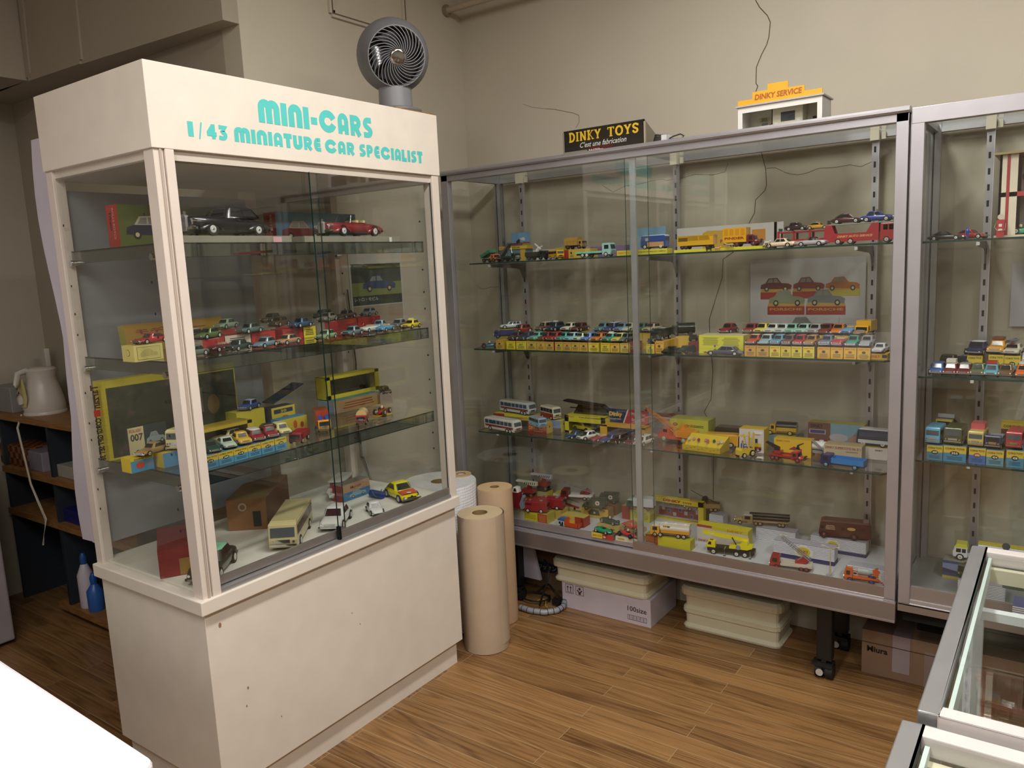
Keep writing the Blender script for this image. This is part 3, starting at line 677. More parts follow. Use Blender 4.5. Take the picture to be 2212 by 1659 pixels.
# style: (deck heights over length, half-width over length, glasshouse base x0,x1, roof x0,x1, belt, side panes)   x: 0 tail .. 1 nose
ST = {
 'saloon': ([(0, .52), (.06, .60), (.24, .62), (.66, .62), (.9, .57), (1, .46)], [(0, .86), (.08, .97), (.5, 1), (.92, .97), (1, .86)], (.17, .70, .27, .58), .6, 2),
 'fins': ([(0, .56), (.05, .64), (.3, .6), (.66, .6), (.92, .58), (1, .5)], [(0, .92), (.08, .98), (.5, 1), (.94, 1), (1, .93)], (.2, .68, .3, .58), .59, 2),
 'estate': ([(0, .5), (.05, .6), (.66, .62), (.9, .58), (1, .46)], [(0, .9), (.06, .98), (.5, 1), (.92, .97), (1, .86)], (.02, .70, .07, .58), .6, 3),
 'coupe': ([(0, .44), (.08, .56), (.3, .62), (.62, .6), (.88, .5), (1, .34)], [(0, .8), (.12, .95), (.35, 1), (.85, .95), (1, .78)], (.1, .66, .34, .52), .6, 1),
 'round': ([(0, .3), (.06, .46), (.2, .6), (.35, .66), (.62, .62), (.85, .52), (.95, .4), (1, .26)], [(0, .6), (.1, .86), (.3, 1), (.75, .96), (.92, .8), (1, .58)], (.08, .66, .28, .52), .6, 1),
 'mini': ([(0, .5), (.06, .58), (.66, .6), (.9, .54), (1, .4)], [(0, .88), (.1, .98), (.5, 1), (.9, .96), (1, .84)], (.05, .74, .13, .63), .56, 2),
 'ds': ([(0, .4), (.1, .5), (.3, .58), (.6, .6), (.8, .5), (.95, .36), (1, .24)], [(0, .72), (.15, .86), (.4, .95), (.75, 1), (.93, .94), (1, .72)], (.16, .68, .28, .55), .58, 2),
 'wagon': ([(0, .5), (.05, .6), (.68, .62), (.9, .6), (1, .5)], [(0, .95), (.06, 1), (.5, 1), (.92, .98), (1, .9)], (.02, .7, .05, .62), .6, 3),
 'open': ([(0, .5), (.08, .62), (.3, .64), (.62, .66), (.9, .6), (1, .44)], [(0, .86), (.1, .97), (.5, 1), (.9, .96), (1, .82)], None, .62, 0),
 'pickup': ([(0, .5), (.4, .56), (.66, .6), (.9, .57), (1, .46)], [(0, .92), (.06, .98), (.5, 1), (.92, .97), (1, .88)], (.36, .7, .4, .61), .58, 1),
 'rr': ([(0, .34), (.08, .48), (.2, .56), (.34, .62), (.6, .64), (.8, .66), (.97, .66), (1, .62)], [(0, .8), (.1, .96), (.35, 1), (.7, .96), (.9, .84), (1, .5)], (.13, .62, .25, .55), .62, 2),
 'rropen': ([(0, .46), (.08, .58), (.3, .64), (.6, .66), (.8, .66), (.97, .66), (1, .62)], [(0, .8), (.1, .96), (.35, 1), (.7, .96), (.9, .84), (1, .5)], None, .62, 0),
}
WHC = {}
def wheel(parent, x, y, r, wd, hub, tyre=BLK, name='wheel'):
    k = (round(r, 5), round(wd, 5), hub, tyre)
    if k not in WHC:
        n = 18; mb = MB().tube((0, -wd / 2, 0), (0, wd / 2, 0), r, r, n, tyre)
        for s in (-1, 1):
            mb.tube((0, s * wd / 2, 0), (0, s * (wd / 2 + r * .07), 0), r * .62, r * .5, n, hub)
            mb.tube((0, s * (wd / 2 + r * .07), 0), (0, s * (wd / 2 + r * .1), 0), r * .2, r * .16, 8, CHR if hub != CHR else 'satin:55565a')
        WHC[k] = mb.mesh('wheel')
    o = bpy.data.objects.new(name, WHC[k]); COL.objects.link(o); o.parent = parent; o.location = (x, y, r); return o
def ringxz(x, w_, zb, zs, zt):
    return [(x, -w_ * .88, zb), (x, -w_, zb + (zs - zb) * .28), (x, -w_, zb + (zs - zb) * .7), (x, -w_ * .94, zs), (x, -w_ * .72, zs + (zt - zs) * .75), (x, -w_ * .3, zt),
            (x, w_ * .3, zt), (x, w_ * .72, zs + (zt - zs) * .75), (x, w_ * .94, zs), (x, w_, zb + (zs - zb) * .7), (x, w_, zb + (zs - zb) * .28), (x, w_ * .88, zb)]
def rrect(x0, x1, w_, z, c=.12):
    dx = (x1 - x0) * c; dy = w_ * 2 * c
    return [(x0 + dx, -w_, z), (x1 - dx, -w_, z), (x1, -w_ + dy, z), (x1, w_ - dy, z), (x1 - dx, w_, z), (x0 + dx, w_, z), (x0, w_ - dy, z), (x0, -w_ + dy, z)]
def glasshouse(parent, X0, X1, R0, R1, wb, wr, zb, zr, roof, panes, body, frame=None, glass=GLS, name='roof'):
    """cabin tapering to a crowned roof, and its windows as one inset part per cabin"""
    zc = zb + (zr - zb) * .86
    t = .86; mx0, mx1 = X0 + (R0 - X0) * t, X1 + (R1 - X1) * t; wm = wb + (wr - wb) * t
    mb = MB(); mb.loft([rrect(X0, X1, wb, zb - .002), rrect(mx0, mx1, wm, zc)], body, True, False)
    mb.loft([rrect(mx0, mx1, wm, zc), rrect(R0 + (R1 - R0) * .04, R1 - (R1 - R0) * .04, wr * .9, zr - (zr - zb) * .03), rrect(R0 + (R1 - R0) * .2, R1 - (R1 - R0) * .2, wr * .6, zr)], roof, True, True)
    mb.build(name, parent)
    e = (zr - zb) * .03; g = MB()
    def pt(fx, fz, side):   # on the side wall: fx 0..1 along, fz 0..1 up
        x0 = X0 + (mx0 - X0) * fz; x1 = X1 + (mx1 - X1) * fz; y = wb + (wm - wb) * fz
        return (x0 + (x1 - x0) * fx, side * (y + e), zb + (zc - zb) * fz)
    lo, hi = .12, .93; a, b_ = .13, .87; gap = .04
    for s in (-1, 1):
        for i in range(panes):
            f0 = a + (b_ - a) * i / panes + (gap / 2 if i else 0); f1 = a + (b_ - a) * (i + 1) / panes - (gap / 2 if i < panes - 1 else 0)
            g.quad(pt(f0, lo, s), pt(f1, lo, s), pt(f1, hi, s), pt(f0, hi, s), glass)
    for X, m_, sg in ((X1, mx1, 1), (X0, mx0, -1)):
        def fp(fy, fz): return (X + (m_ - X) * fz + sg * e, (wb + (wm - wb) * fz) * .74 * fy, zb + (zc - zb) * fz)
        if frame:
            def fq(fy, fz, k=1): q = fp(fy, fz); return (q[0] - sg * e * .4, q[1], q[2])
            g.quad(fq(-1.1, lo - .06), fq(1.1, lo - .06), fq(1.1, hi + .05), fq(-1.1, hi + .05), frame)
        g.quad(fp(-.96, lo), fp(.96, lo), fp(.96, hi), fp(-.96, hi), glass)
    g.build('windows', parent)
def vehicle(style, loc, rz, L, W, H, c, label, roof=None, lower=None, hub='satin:c8c8c4', grp=None, bump=CHR, cat='toy car', glass=GLS, extras=None, name='toy_car', wr=None, seat='satin:c9b48c', tyre=BLK):
    t = thing(name, label, cat, loc, rz - 90, grp)
    deck, wid, gh, belt, panes = ST[style]
    r = wr or H * .235; zb = r * .62
    if ':' not in c: c = 'paint:' + c
    if roof and ':' not in roof: roof = 'paint:' + roof
    xs = [0, .02, .06, .12, .22, .34, .48, .62, .74, .84, .92, .97, 1]
    rg = []
    for f in xs:
        zt = lerp_list(deck, f) * H; w_ = lerp_list(wid, f) * W / 2; up = .0 if .05 < f < .95 else .1 * H
        rg.append(ringxz((f - .5) * L, w_, zb + up, zb + (zt - zb) * .86, zt))
    mb = MB().loft(rg, c)
    mb.box(-L * .44, L * .44, -W * .43, W * .43, r * .5, zb + H * .04, 'satin:151515')
    wx = (.3, -.3) if style not in ('mini', 'ds') else ((.33, -.33) if style == 'mini' else (.33, -.3))
    for f in wx:    # dark wheel arches
        for s in (-1, 1):
            n = 12; y = s * (W / 2 * .985 + W * .012); vs = [(f * L, y, r * .9)] + [(f * L + r * 1.28 * cos(pi * i / n), y, r * .85 + r * 1.28 * sin(pi * i / n)) for i in range(n + 1)]
            mb.add(vs, [(0, i + 1, i + 2) for i in range(n)], 'satin:101010')
    if lower: 
        for s in (-1, 1): mb.box(-L * .2, L * .2, s * W * .497 - .0004, s * W * .497 + .0004, zb + .001, zb + H * .2, lower)
    mb.build('body', t)
    for f in wx:
        for s in (-1, 1): wheel(t, f * L, s * (W / 2 - r * .22), r, r * .62, hub, tyre)
    if gh:
        X0, X1, R0, R1 = [(v - .5) * L for v in gh]
        glasshouse(t, X0, X1, R0, R1, W * .455, W * .37, belt * H, H, roof or c, panes, c, glass=glass, frame=None if L < .15 else CHR)
    else:
        q = MB().loft([rrect(-.24 * L, .12 * L, W * .36, belt * H + H * .045), rrect(-.23 * L, .11 * L, W * .34, belt * H + H * .05)], seat, False)
        for sx in (-.19, -.06): q.box(sx * L, (sx + .035) * L, -W * .3, W * .3, belt * H, belt * H + H * .17, seat)
        q.build('seats', t)
        MB().quad((.14 * L, -W * .4, belt * H + H * .03), (.14 * L, W * .4, belt * H + H * .03), (.09 * L, W * .34, H), (.09 * L, -W * .34, H), 'g:film').tube((.09 * L, -W * .34, H), (.09 * L, W * .34, H), H * .012, H * .012, 6, CHR).tube((.14 * L, -W * .4, belt * H), (.09 * L, -W * .34, H), H * .012, H * .012, 6, CHR).tube((.14 * L, W * .4, belt * H), (.09 * L, W * .34, H), H * .012, H * .012, 6, CHR).build('windscreen', t)
    zn = lerp_list(deck, 1) * H
    if bump:
        bz = zb + H * .07; th = H * .05
        MB().loft([[(L * .5 - .02 * L, -W * .5, bz), (L * .5, -W * .5, bz), (L * .5, -W * .5, bz + th * 1.6), (L * .5 - .02 * L, -W * .5, bz + th * 1.6)]] +
          [[(L * .5 - .02 * L, y * W, bz), (L * .522, y * W, bz), (L * .522, y * W, bz + th * 1.6), (L * .5 - .02 * L, y * W, bz + th * 1.6)] for y in (-.4, .4)] +
          [[(L * .5 - .02 * L, W * .5, bz), (L * .5, W * .5, bz), (L * .5, W * .5, bz + th * 1.6), (L * .5 - .02 * L, W * .5, bz + th * 1.6)]], bump, False).build('front_bumper', t)
        MB().box(-L * .515, -L * .48, -W * .47, W * .47, bz, bz + th * 1.5, bump).build('rear_bumper', t)
        fz = (bz + th * 1.6 + zn) / 2 + H * .015
        if style not in ('ds', 'round', 'rr', 'rropen'): MB().box(L * .495, L * .506, -W * .24, W * .24, fz - H * .05, fz + H * .05, CHR).build('grille', t)
        for s in (-1, 1):
            MB().tube((L * .46, s * W * .36, fz + H * .01), (L * .508, s * W * .36, fz + H * .01), H * .062, H * .055, 12, CHR, mc='gloss:e8e8e0').build('headlight', t)
    if extras: extras(t, L, W, H)
    return t

def rr_extras(t, L, W, H):      # upright radiator shell, big lamps, whitewall discs, door handles for the two large saloons
    x = L * .5
    mb = MB().prism([(-W * .13, H * .16), (W * .13, H * .16), (W * .13, H * .6), (W * .1, H * .66), (0, H * .70), (-W * .1, H * .66), (-W * .13, H * .6)], x - .004, x + .008, 'satin:9c9c9c', 'x')
    for i in range(9): mb.face(-W * .11 + i * W * .0265, -W * .11 + i * W * .0265 + W * .006, H * .18, H * .6, CHR, 'r', x + .0086)
    mb.box(x - .004, x + .004, -W * .012, W * .012, H * .7, H * .8, CHR); mb.build('radiator', t)
    for s in (-1, 1):
        MB().tube((x - .03, s * W * .27, H * .46), (x - .002, s * W * .27, H * .46), H * .09, H * .1, 16, CHR, mc='gloss:e6e6e2').tube((x - .02, s * W * .27, H * .27), (x + .002, s * W * .27, H * .27), H * .06, H * .06, 12, CHR).build('headlight', t)
        MB().box(-L * .06, -L * .02, s * W * .5 - .001, s * W * .5 + .001, H * .52, H * .54, CHR).box(-L * .22, -L * .19, s * W * .49, s * W * .5, H * .5, H * .52, CHR).build('door_handle', t)
        fn = MB()
        for fx, rr_ in ((.3, .2), (-.3, .19)):
            fn.loft([[(fx * L + r_ * L * cos(a), s * W * yy, H * (.16 + zz) + r_ * L * .55 * sin(a)) for a in [pi * i / 8 for i in range(9)]] for r_, yy, zz in ((rr_ * .8, .36, 0), (rr_ * .72, .5, 0), (rr_ * .5, .53, .01))], t.children[0].data.materials[0].name, True, False)
        fn.build('fender', t)

def race_car(loc, rz, c, label, L=.09, num='satin:e8e8e0', hub='satin:b8b8b0', driver=True, f1=True, grp=None):
    t = thing('toy_racing_car', label, 'toy racing car', loc, rz - 90, grp); c = 'paint:' + c; W = .03; 
    r = .0095 if f1 else .0075
    rg = []
    for f, w_, z0, z1 in ((0, .2, .35, .6), (.05, .38, .2, .85), (.2, .46, .15, .95), (.4, .48, .14, 1), (.6, .46, .14, .92), (.8, .36, .16, .8), (.94, .26, .2, .62), (1, .12, .3, .48)):
        w2 = W * w_ * (.8 if f1 else 1.25); rg.append(ringxz((f - .5) * L, w2, z0 * .018 + .001, (z0 + (z1 - z0) * .8) * .018, z1 * .0185))
    mb = MB().loft(rg, c); mb.box(-.08 * L, .1 * L, -W * .2, W * .2, .017, .0192, 'satin:151515')
    mb.prism([(-.24 * L, .016), (-.1 * L, .026), (-.07 * L, .016)], -.003, .003, c); mb.build('body', t)
    if driver: MB().lathe([(.001, .019), (.004, .02), (.0045, .025), (.003, .029), (.0005, .03)], 10, 'satin:d8c8a8').build('driver', t)
    MB().disc(-.3 * L, .011, .006, .006, num, 'f', -W * .6 if not f1 else -W * .4).disc(.3 * L, .011, .005, .005, num, 'f', -W * .58 if not f1 else -W * .33).build('number_disc', t)
    for f in (.3, -.3):
        for s in (-1, 1): wheel(t, f * L, s * W * (.62 if f1 else .55), r, .007 if f1 else .005, hub)
    return t

def cab_windows(mb, x0, x1, w_, z0, z1, nose=True, n=1):
    for s in (-1, 1):
        for i in range(n):
            a = x0 + (x1 - x0) * i / n + .002; b = x0 + (x1 - x0) * (i + 1) / n - .002
            mb.quad((a, s * (w_ + .0004), z0), (b, s * (w_ + .0004), z0), (b, s * (w_ + .0004), z1), (a, s * (w_ + .0004), z1), GLS)
def truck(kind, loc, rz, L, cab, bed, label, W=.042, H=.045, hub='satin:c0c0b8', bonnet=False, chassis='satin:1c1c1c', cat='toy truck', name='toy_truck', roofc=None, axles=None, grp=None, bedl=None):
    t = thing(name, label, cat, loc, rz - 90, grp); P = lambda k: k if ':' in k else 'paint:' + k
    cab = P(cab); bed = P(bed); r = .0088; zc = .012
    cl = .24 * L if not bonnet else .2 * L; xf = L / 2; xb = xf - cl - (.14 * L if bonnet else 0)
    ch = MB().box(-L / 2, xf - .004, -W * .3, W * .3, .009, .0155, P(chassis)); ch.build('chassis', t)
    hw = W / 2 * .95
    if bonnet:
        c0 = xf - .14 * L
        mb = MB().loft([ringxz(xf, hw * .55, zc, H * .48, H * .5), ringxz(xf - .02 * L, hw * .7, zc * .9, H * .5, H * .56), ringxz(c0, hw * .8, zc * .9, H * .52, H * .6)], cab)
        mb.box(c0 - .02, xf - .008, -hw, hw, r * .9, r * 1.9, cab); x1 = c0
    else: x1 = xf; mb = MB()
    prof = [(x1, zc * .7), (x1, H * .5), (x1 - cl * .12, H * .93), (x1 - cl * .22, H), (x1 - cl * .9, H), (x1 - cl, H * .94), (x1 - cl, zc * .7)]
    mb.prism(prof, -hw, hw, cab); 
    if roofc: mb.prism([(x1 - cl * .1, H * .93), (x1 - cl * .2, H + .001), (x1 - cl * .95, H + .001), (x1 - cl * 1.01, H * .93)], -hw * 1.02, hw * 1.02, P(roofc))
    mb.build('cab', t)
    g = MB(); g.quad((x1 + .0005, -hw * .85, H * .56), (x1 + .0005, hw * .85, H * .56), (x1 - cl * .1 + .0006, hw * .8, H * .88), (x1 - cl * .1 + .0006, -hw * .8, H * .88), GLS)
    cab_windows(g, x1 - cl * .82, x1 - cl * .2, hw, H * .56, H * .86, n=2 if kind in ('ladder', 'bus') else 1); g.build('windows', t)
    f = MB().box(xf - .001, xf + .0015, -hw, hw, .010, .014, CHR if kind != 'army' else cab)
    if kind != 'army': f.box(xf, xf + .001, -hw * .5, hw * .5, .0165, .024, CHR)
    f.build('front_bumper', t)
    for s in (-1, 1): MB().tube((xf - .002, s * hw * .75, .019), (xf + .0015, s * hw * .75, .019), .0028, .0028, 10, CHR).build('headlight', t)
    ax = axles or ([.33, -.3] if L < .12 else [.34, -.25, -.37])
    for fx in ax:
        for s in (-1, 1): wheel(t, fx * L, s * (W / 2 - .003), r, .006, hub)
    b0, b1 = -L / 2, xb - .002; bw = W / 2
    if kind in ('tray', 'army', 'tilt', 'flat'):
        q = MB().box(b0, b1, -bw, bw, .0155, .019, bed)
        if kind != 'flat':
            hh = .034 if kind == 'tray' else .03
            for a in ((b0, b1, -bw, -bw + .0015), (b0, b1, bw - .0015, bw), (b0, b0 + .0015, -bw, bw), (b1 - .0015, b1, -bw, bw)): q.box(*a, .019, hh, bed)
            for i in range(1, 4): q.face(b0 + (b1 - b0) * i / 4 - .0004, b0 + (b1 - b0) * i / 4 + .0004, .019, hh, 'satin:303030', 'f', -bw - .0004)
        else: q.box(b0, b1, -bw, -bw + .001, .019, .023, bed).box(b0, b1, bw - .001, bw, .019, .023, bed)
        q.build('load_bed', t)
        if kind in ('army', 'tilt'):
            tc = P(bedl) if bedl else bed; n = 8; 
            MB().prism([(-bw * .98, .02)] + [(-bw * .98 * cos(pi * i / n) , .034 + .016 * sin(pi * i / n)) for i in range(n + 1)] + [(bw * .98, .02)], b0, b1, tc, 'x', sm=True).build('tilt_cover', t)
    elif kind == 'tip':
        q = MB(); an = radians(22)
        def R(x, z): dx = x - b0 - .006; return (b0 + .006 + dx * cos(an) - (z - .02) * sin(an), .021 + dx * sin(an) + (z - .02) * cos(an))
        o = [R(b0, .02), R(b1 + .004, .02), R(b1 + .004, .034), R(b0, .034)]
        q.prism([o[0], o[1], (o[1][0], o[1][1] + .002), (o[0][0], o[0][1] + .002)], -bw, bw, bed)
        q.prism(o, -bw, -bw + .0012, bed).prism(o, bw - .0012, bw, bed).prism([o[1], o[2], (o[2][0] - .0015, o[2][1]), (o[1][0] - .0015, o[1][1])], -bw, bw, bed); q.build('tipping_body', t)
        MB().tube((b1 - .01, 0, .016), (b1 - .008, 0, .034), .0014, .0014, 8, CHR).build('tipping_ram', t)
    elif kind == 'box':
        q = MB().box(b0, b1, -bw * 1.05, bw * 1.05, .016, bedl or .062, bed); q.build('box_body', t)
    elif kind == 'tank':
        n = 14; q = MB(); rr = bw * .95
        q.prism([(rr * cos(2 * pi * i / n) * (1 if True else 1), .036 + .018 * sin(2 * pi * i / n)) for i in range(n)], b0, b1, bed, 'x', sm=True)
        q.build('tank', t); 
        q = MB()
        for i in range(3): q.tube((b0 + (b1 - b0) * (i + .5) / 3, 0, .053), (b0 + (b1 - b0) * (i + .5) / 3, 0, .056), .006, .006, 10, bed)
        q.build('filler_cap', t)
    return t, (b0, b1, bw)
def lattice(parent, name, p0, p1, w0, w1, m, n=8, r=.0008, ry=0):
    """four-chord lattice boom"""
    p0, p1 = Vector(p0), Vector(p1); d = (p1 - p0).normalized(); a = Vector((0, 1, 0)); b = d.cross(a).normalized(); mb = MB()
    def c(t, i): w_ = w0 + (w1 - w0) * t; return p0.lerp(p1, t) + a * w_ * (1, 1, -1, -1)[i] + b * w_ * (1, -1, -1, 1)[i]
    for i in range(4): mb.tube(c(0, i), c(1, i), r, r, 6, m)
    for k in range(n):
        for i in range(4):
            mb.tube(c(k / n, i), c((k + 1) / n, (i + 1) % 4), r * .7, r * .7, 4, m, False)
    return mb.build(name, parent)
def ladder(parent, p0, p1, w_, m, n=14):
    p0, p1 = Vector(p0), Vector(p1); d = (p1 - p0).normalized(); u = Vector((0, 1, 0)).cross(d) * -.006; mb = MB()
    for s in (-w_, w_):
        y = Vector((0, s, 0)); mb.tube(p0 + y, p1 + y, .0018, .0014, 6, m); mb.tube(p0 + y + u * 1.2, p1 + y + u, .0013, .0011, 6, m)
        for k in range(n): mb.tube(p0.lerp(p1, k / n) + y, p0.lerp(p1, (k + .5) / n) + y + u, .0009, .0009, 4, m, False)
    for k in range(n + 1): q = p0.lerp(p1, k / n); mb.tube(q + Vector((0, -w_, 0)), q + Vector((0, w_, 0)), .0008, .0008, 5, m)
    return mb.build('ladder', parent)
def bus(loc, rz, L, W, H, c, label, roof=None, stripe=None, glass='gloss:33415c', n=6, z0=.55, z1=.84, skirt=None, hub='satin:c8c8c4', axles=(.36, .26, -.3), slant=False, cat='toy bus', name='toy_bus', skylights=True, grp=None, text=None, r=None, nosew=.86):
    t = thing(name, label, cat, loc, rz - 90, grp); P = lambda k: k if ':' in k else 'paint:' + k
    c = P(c); roof = P(roof) if roof else c; r = r or H * .17; zb = r * .75; w_ = W / 2
    mb = MB()
    mb.prism([(-L * .5, zb), (L * .49, zb), (L * .5, H * .4), (L * .47, H * .93), (L * .44, H * .95), (-L * .47, H * .95), (-L * .5, H * .88)], -w_, w_, c)
    mb.prism([(L * .472, H * .88), (L * .44, H * .965), (L * .4, H), (-L * .45, H), (-L * .485, H * .96), (-L * .502, H * .88)], -w_ * .93, w_ * .93, roof)
    if skirt: mb.box(-L * .4985, L * .488, -w_ - .0004, w_ + .0004, zb, H * .5, P(skirt))
    mb.box(-L * .45, L * .45, -w_ * .8, w_ * .8, r * .5, zb, 'satin:151515')
    for f in axles:
        for s in (-1, 1):
            k = 12; y = s * (w_ + .0006); vs = [(f * L, y, r)] + [(f * L + r * 1.25 * cos(pi * i / k), y, r * .85 + r * 1.25 * sin(pi * i / k)) for i in range(k + 1)]
            mb.add(vs, [(0, i + 1, i + 2) for i in range(k)], 'satin:101010')
    o = mb.build('body', t, H * .03)
    g = MB()
    for s in (-1, 1):
        y = s * (w_ + .0007)
        for i in range(n):
            a = -L * .47 + (L * .9) * i / n + L * .008; b = -L * .47 + (L * .9) * (i + 1) / n - L * .008; sl = L * .04 if slant and i == 1 else 0
            g.quad((a, y, H * z0), (b + sl, y, H * z0), (b, y, H * z1), (a, y, H * z1), glass)
            if skylights and i: g.quad((a, s * (w_ * .94), H * .905), (b, s * (w_ * .94), H * .905), (b, s * (w_ * .86), H * .965), (a, s * (w_ * .86), H * .965), 'gloss:5a5a48')
    g.build('windows', t)
    MB().quad((L * .4985, -w_ * .86, H * z0), (L * .4985, w_ * .86, H * z0), (L * .477, w_ * .86, H * z1), (L * .477, -w_ * .86, H * z1), 'gloss:4c545a').quad((-L * .503, w_ * .8, H * z0), (-L * .503, -w_ * .8, H * z0), (-L * .503, -w_ * .8, H * z1), (-L * .503, w_ * .8, H * z1), GLS).build('windscreen', t)
    if stripe:
        q = MB()
        for s in (-1, 1): q.quad((-L * .45, s * (w_ + .0005), H * .33), (L * .46, s * (w_ + .0005), H * .33), (L * .46, s * (w_ + .0005), H * .48), (-L * .48, s * (w_ + .0005), H * .48), P(stripe))
        q.build('side_stripe', t)
    q = MB().box(L * .495, L * .506, -w_ * .95, w_ * .95, H * .2, H * .26, CHR).box(L * .498, L * .504, -w_ * .5, w_ * .5, H * .3, H * .42, CHR)
    for s in (-1, 1): q.tube((L * .49, s * w_ * .75, H * .35), (L * .506, s * w_ * .75, H * .35), H * .045, H * .04, 10, CHR)
    q.build('front_bumper', t)
    for f in axles:
        for s in (-1, 1): wheel(t, f * L, s * (w_ - r * .2), r, r * .6, hub)
    if text: q = MB(); q.text(text[0], text[1] * L, text[2] * L, text[3] * H, text[4] * H, text[5], 'f', -w_ - .0012, .02); q.build('lettering', t)
    return t

# ------------------------------------------------------------------ toy boxes (local -y is the face shown)
def greek(mb, u0, u1, v0, v1, n, m, pl, off, seed=0):
    rn = random.Random(seed)
    for i in range(n):
        v = v1 - (v1 - v0) * (i + .5) / n; h = (v1 - v0) / n * .22; k = rn.uniform(.0, .25) * (u1 - u0) / 2
        mb.face(u0 + k, u1 - k, v - h, v + h, m, pl, off)
def tbox(loc, rz, w_, d_, h_, face, label, side=None, top=None, deco=None, name='toy_box', cat='toy box', grp=None, rx=0, split=None, bev=0):
    t = thing(name, label, cat, loc, rz, grp, rx); q = lambda k: k if (k is None or ':' in k) else 'card:' + k
    face, side, top = q(face), q(side), q(top); x = w_ / 2
    # origin at the middle of the front bottom edge
    mb = MB()
    if split:
        mb.box(-x, x, 0, d_, 0, h_ * split[0], q(split[1])).box(-x, x, 0, d_, h_ * split[0], h_, face, None, top)
    else:
        vs = [(a, b, z) for z in (0, h_) for b in (0, d_) for a in (-x, x)]
        mb.add(vs, [(0, 1, 5, 4)], face); mb.add(vs, [(0, 2, 3, 1), (3, 2, 6, 7)], side or face); mb.add(vs, [(1, 3, 7, 5), (2, 0, 4, 6)], side or face); mb.add(vs, [(4, 5, 7, 6)], top or side or face)
    mb.build('box_body', t, bev)
    if deco:
        p = MB(); deco(p, x, d_, h_)
        if p.v: p.build('printing', t)
    return t
RED, DK, WHT = 'card:b03a1e', 'card:2a2418', 'card:e6e2d4'
def end_dinky(col=RED, oval='card:2c2620', title='DINKY TOYS', seed=0, big=False):
    def f(p, x, d, h):
        o = -.0004
        p.text(title, -x * .8, x * .8, h * .80, h * .91, col, 'f', o, .02)
        if big: p.text('057', -x * .42, x * .42, h * .48, h * .68, DK, 'f', o, .03)
        else: p.disc(0, h * .60, x * .3, h * .11, oval, 'f', o)
        greek(p, -x * .78, x * .78, h * .1, h * .45, 4, 'card:6a5836', 'f', o, seed)
    return f
def end_corgi(num, title='CORGI TOYS', oc='matt:111111', tc='card:e8e2c8'):
    def f(p, x, d, h):
        p.text(title, -x * .85, x * .85, h * .78, h * .9, DK, 'f', -.0004, .02)
        p.disc(0, h * .56, x * .42, h * .13, oc, 'f', -.0006); p.text(num, -x * .28, x * .28, h * .49, h * .63, tc, 'f', -.001, .02)
        greek(p, -x * .75, x * .75, h * .12, h * .36, 3, 'card:24506c', 'f', -.0004, len(num))
    return f
def car_print(p, u0, u1, v0, v1, c, pl, off, roofc=None, flip=False, wh='card:cfc4a0'):
    """flat printed picture of a car"""
    U = lambda f: (u1 - (u1 - u0) * f) if flip else (u0 + (u1 - u0) * f); V = lambda f: v0 + (v1 - v0) * f; c = c if ':' in c else 'card:' + c
    k = .0003 * (1 if pl in 'rtb' else -1)
    p.poly([(U(0), V(.2)), (U(.98), V(.14)), (U(1), V(.42)), (U(.9), V(.56)), (U(.62), V(.62)), (U(.18), V(.62)), (U(.02), V(.5))], c, pl, off)
    p.poly([(U(.16), V(.6)), (U(.26), V(.96)), (U(.54), V(1)), (U(.68), V(.6))], roofc or c, pl, off + k)
    p.poly([(U(.22), V(.64)), (U(.29), V(.9)), (U(.4), V(.92)), (U(.4), V(.64))], 'card:8a8c88', pl, off + k * 2)
    p.poly([(U(.43), V(.64)), (U(.43), V(.92)), (U(.52), V(.93)), (U(.61), V(.64))], 'card:8a8c88', pl, off + k * 2)
    for f in (.2, .8): p.disc(U(f), V(.18), abs(u1 - u0) * .075, (v1 - v0) * .19, 'card:1c1c1c', pl, off + k * 2); p.disc(U(f), V(.18), abs(u1 - u0) * .04, (v1 - v0) * .1, wh, pl, off + k * 3)
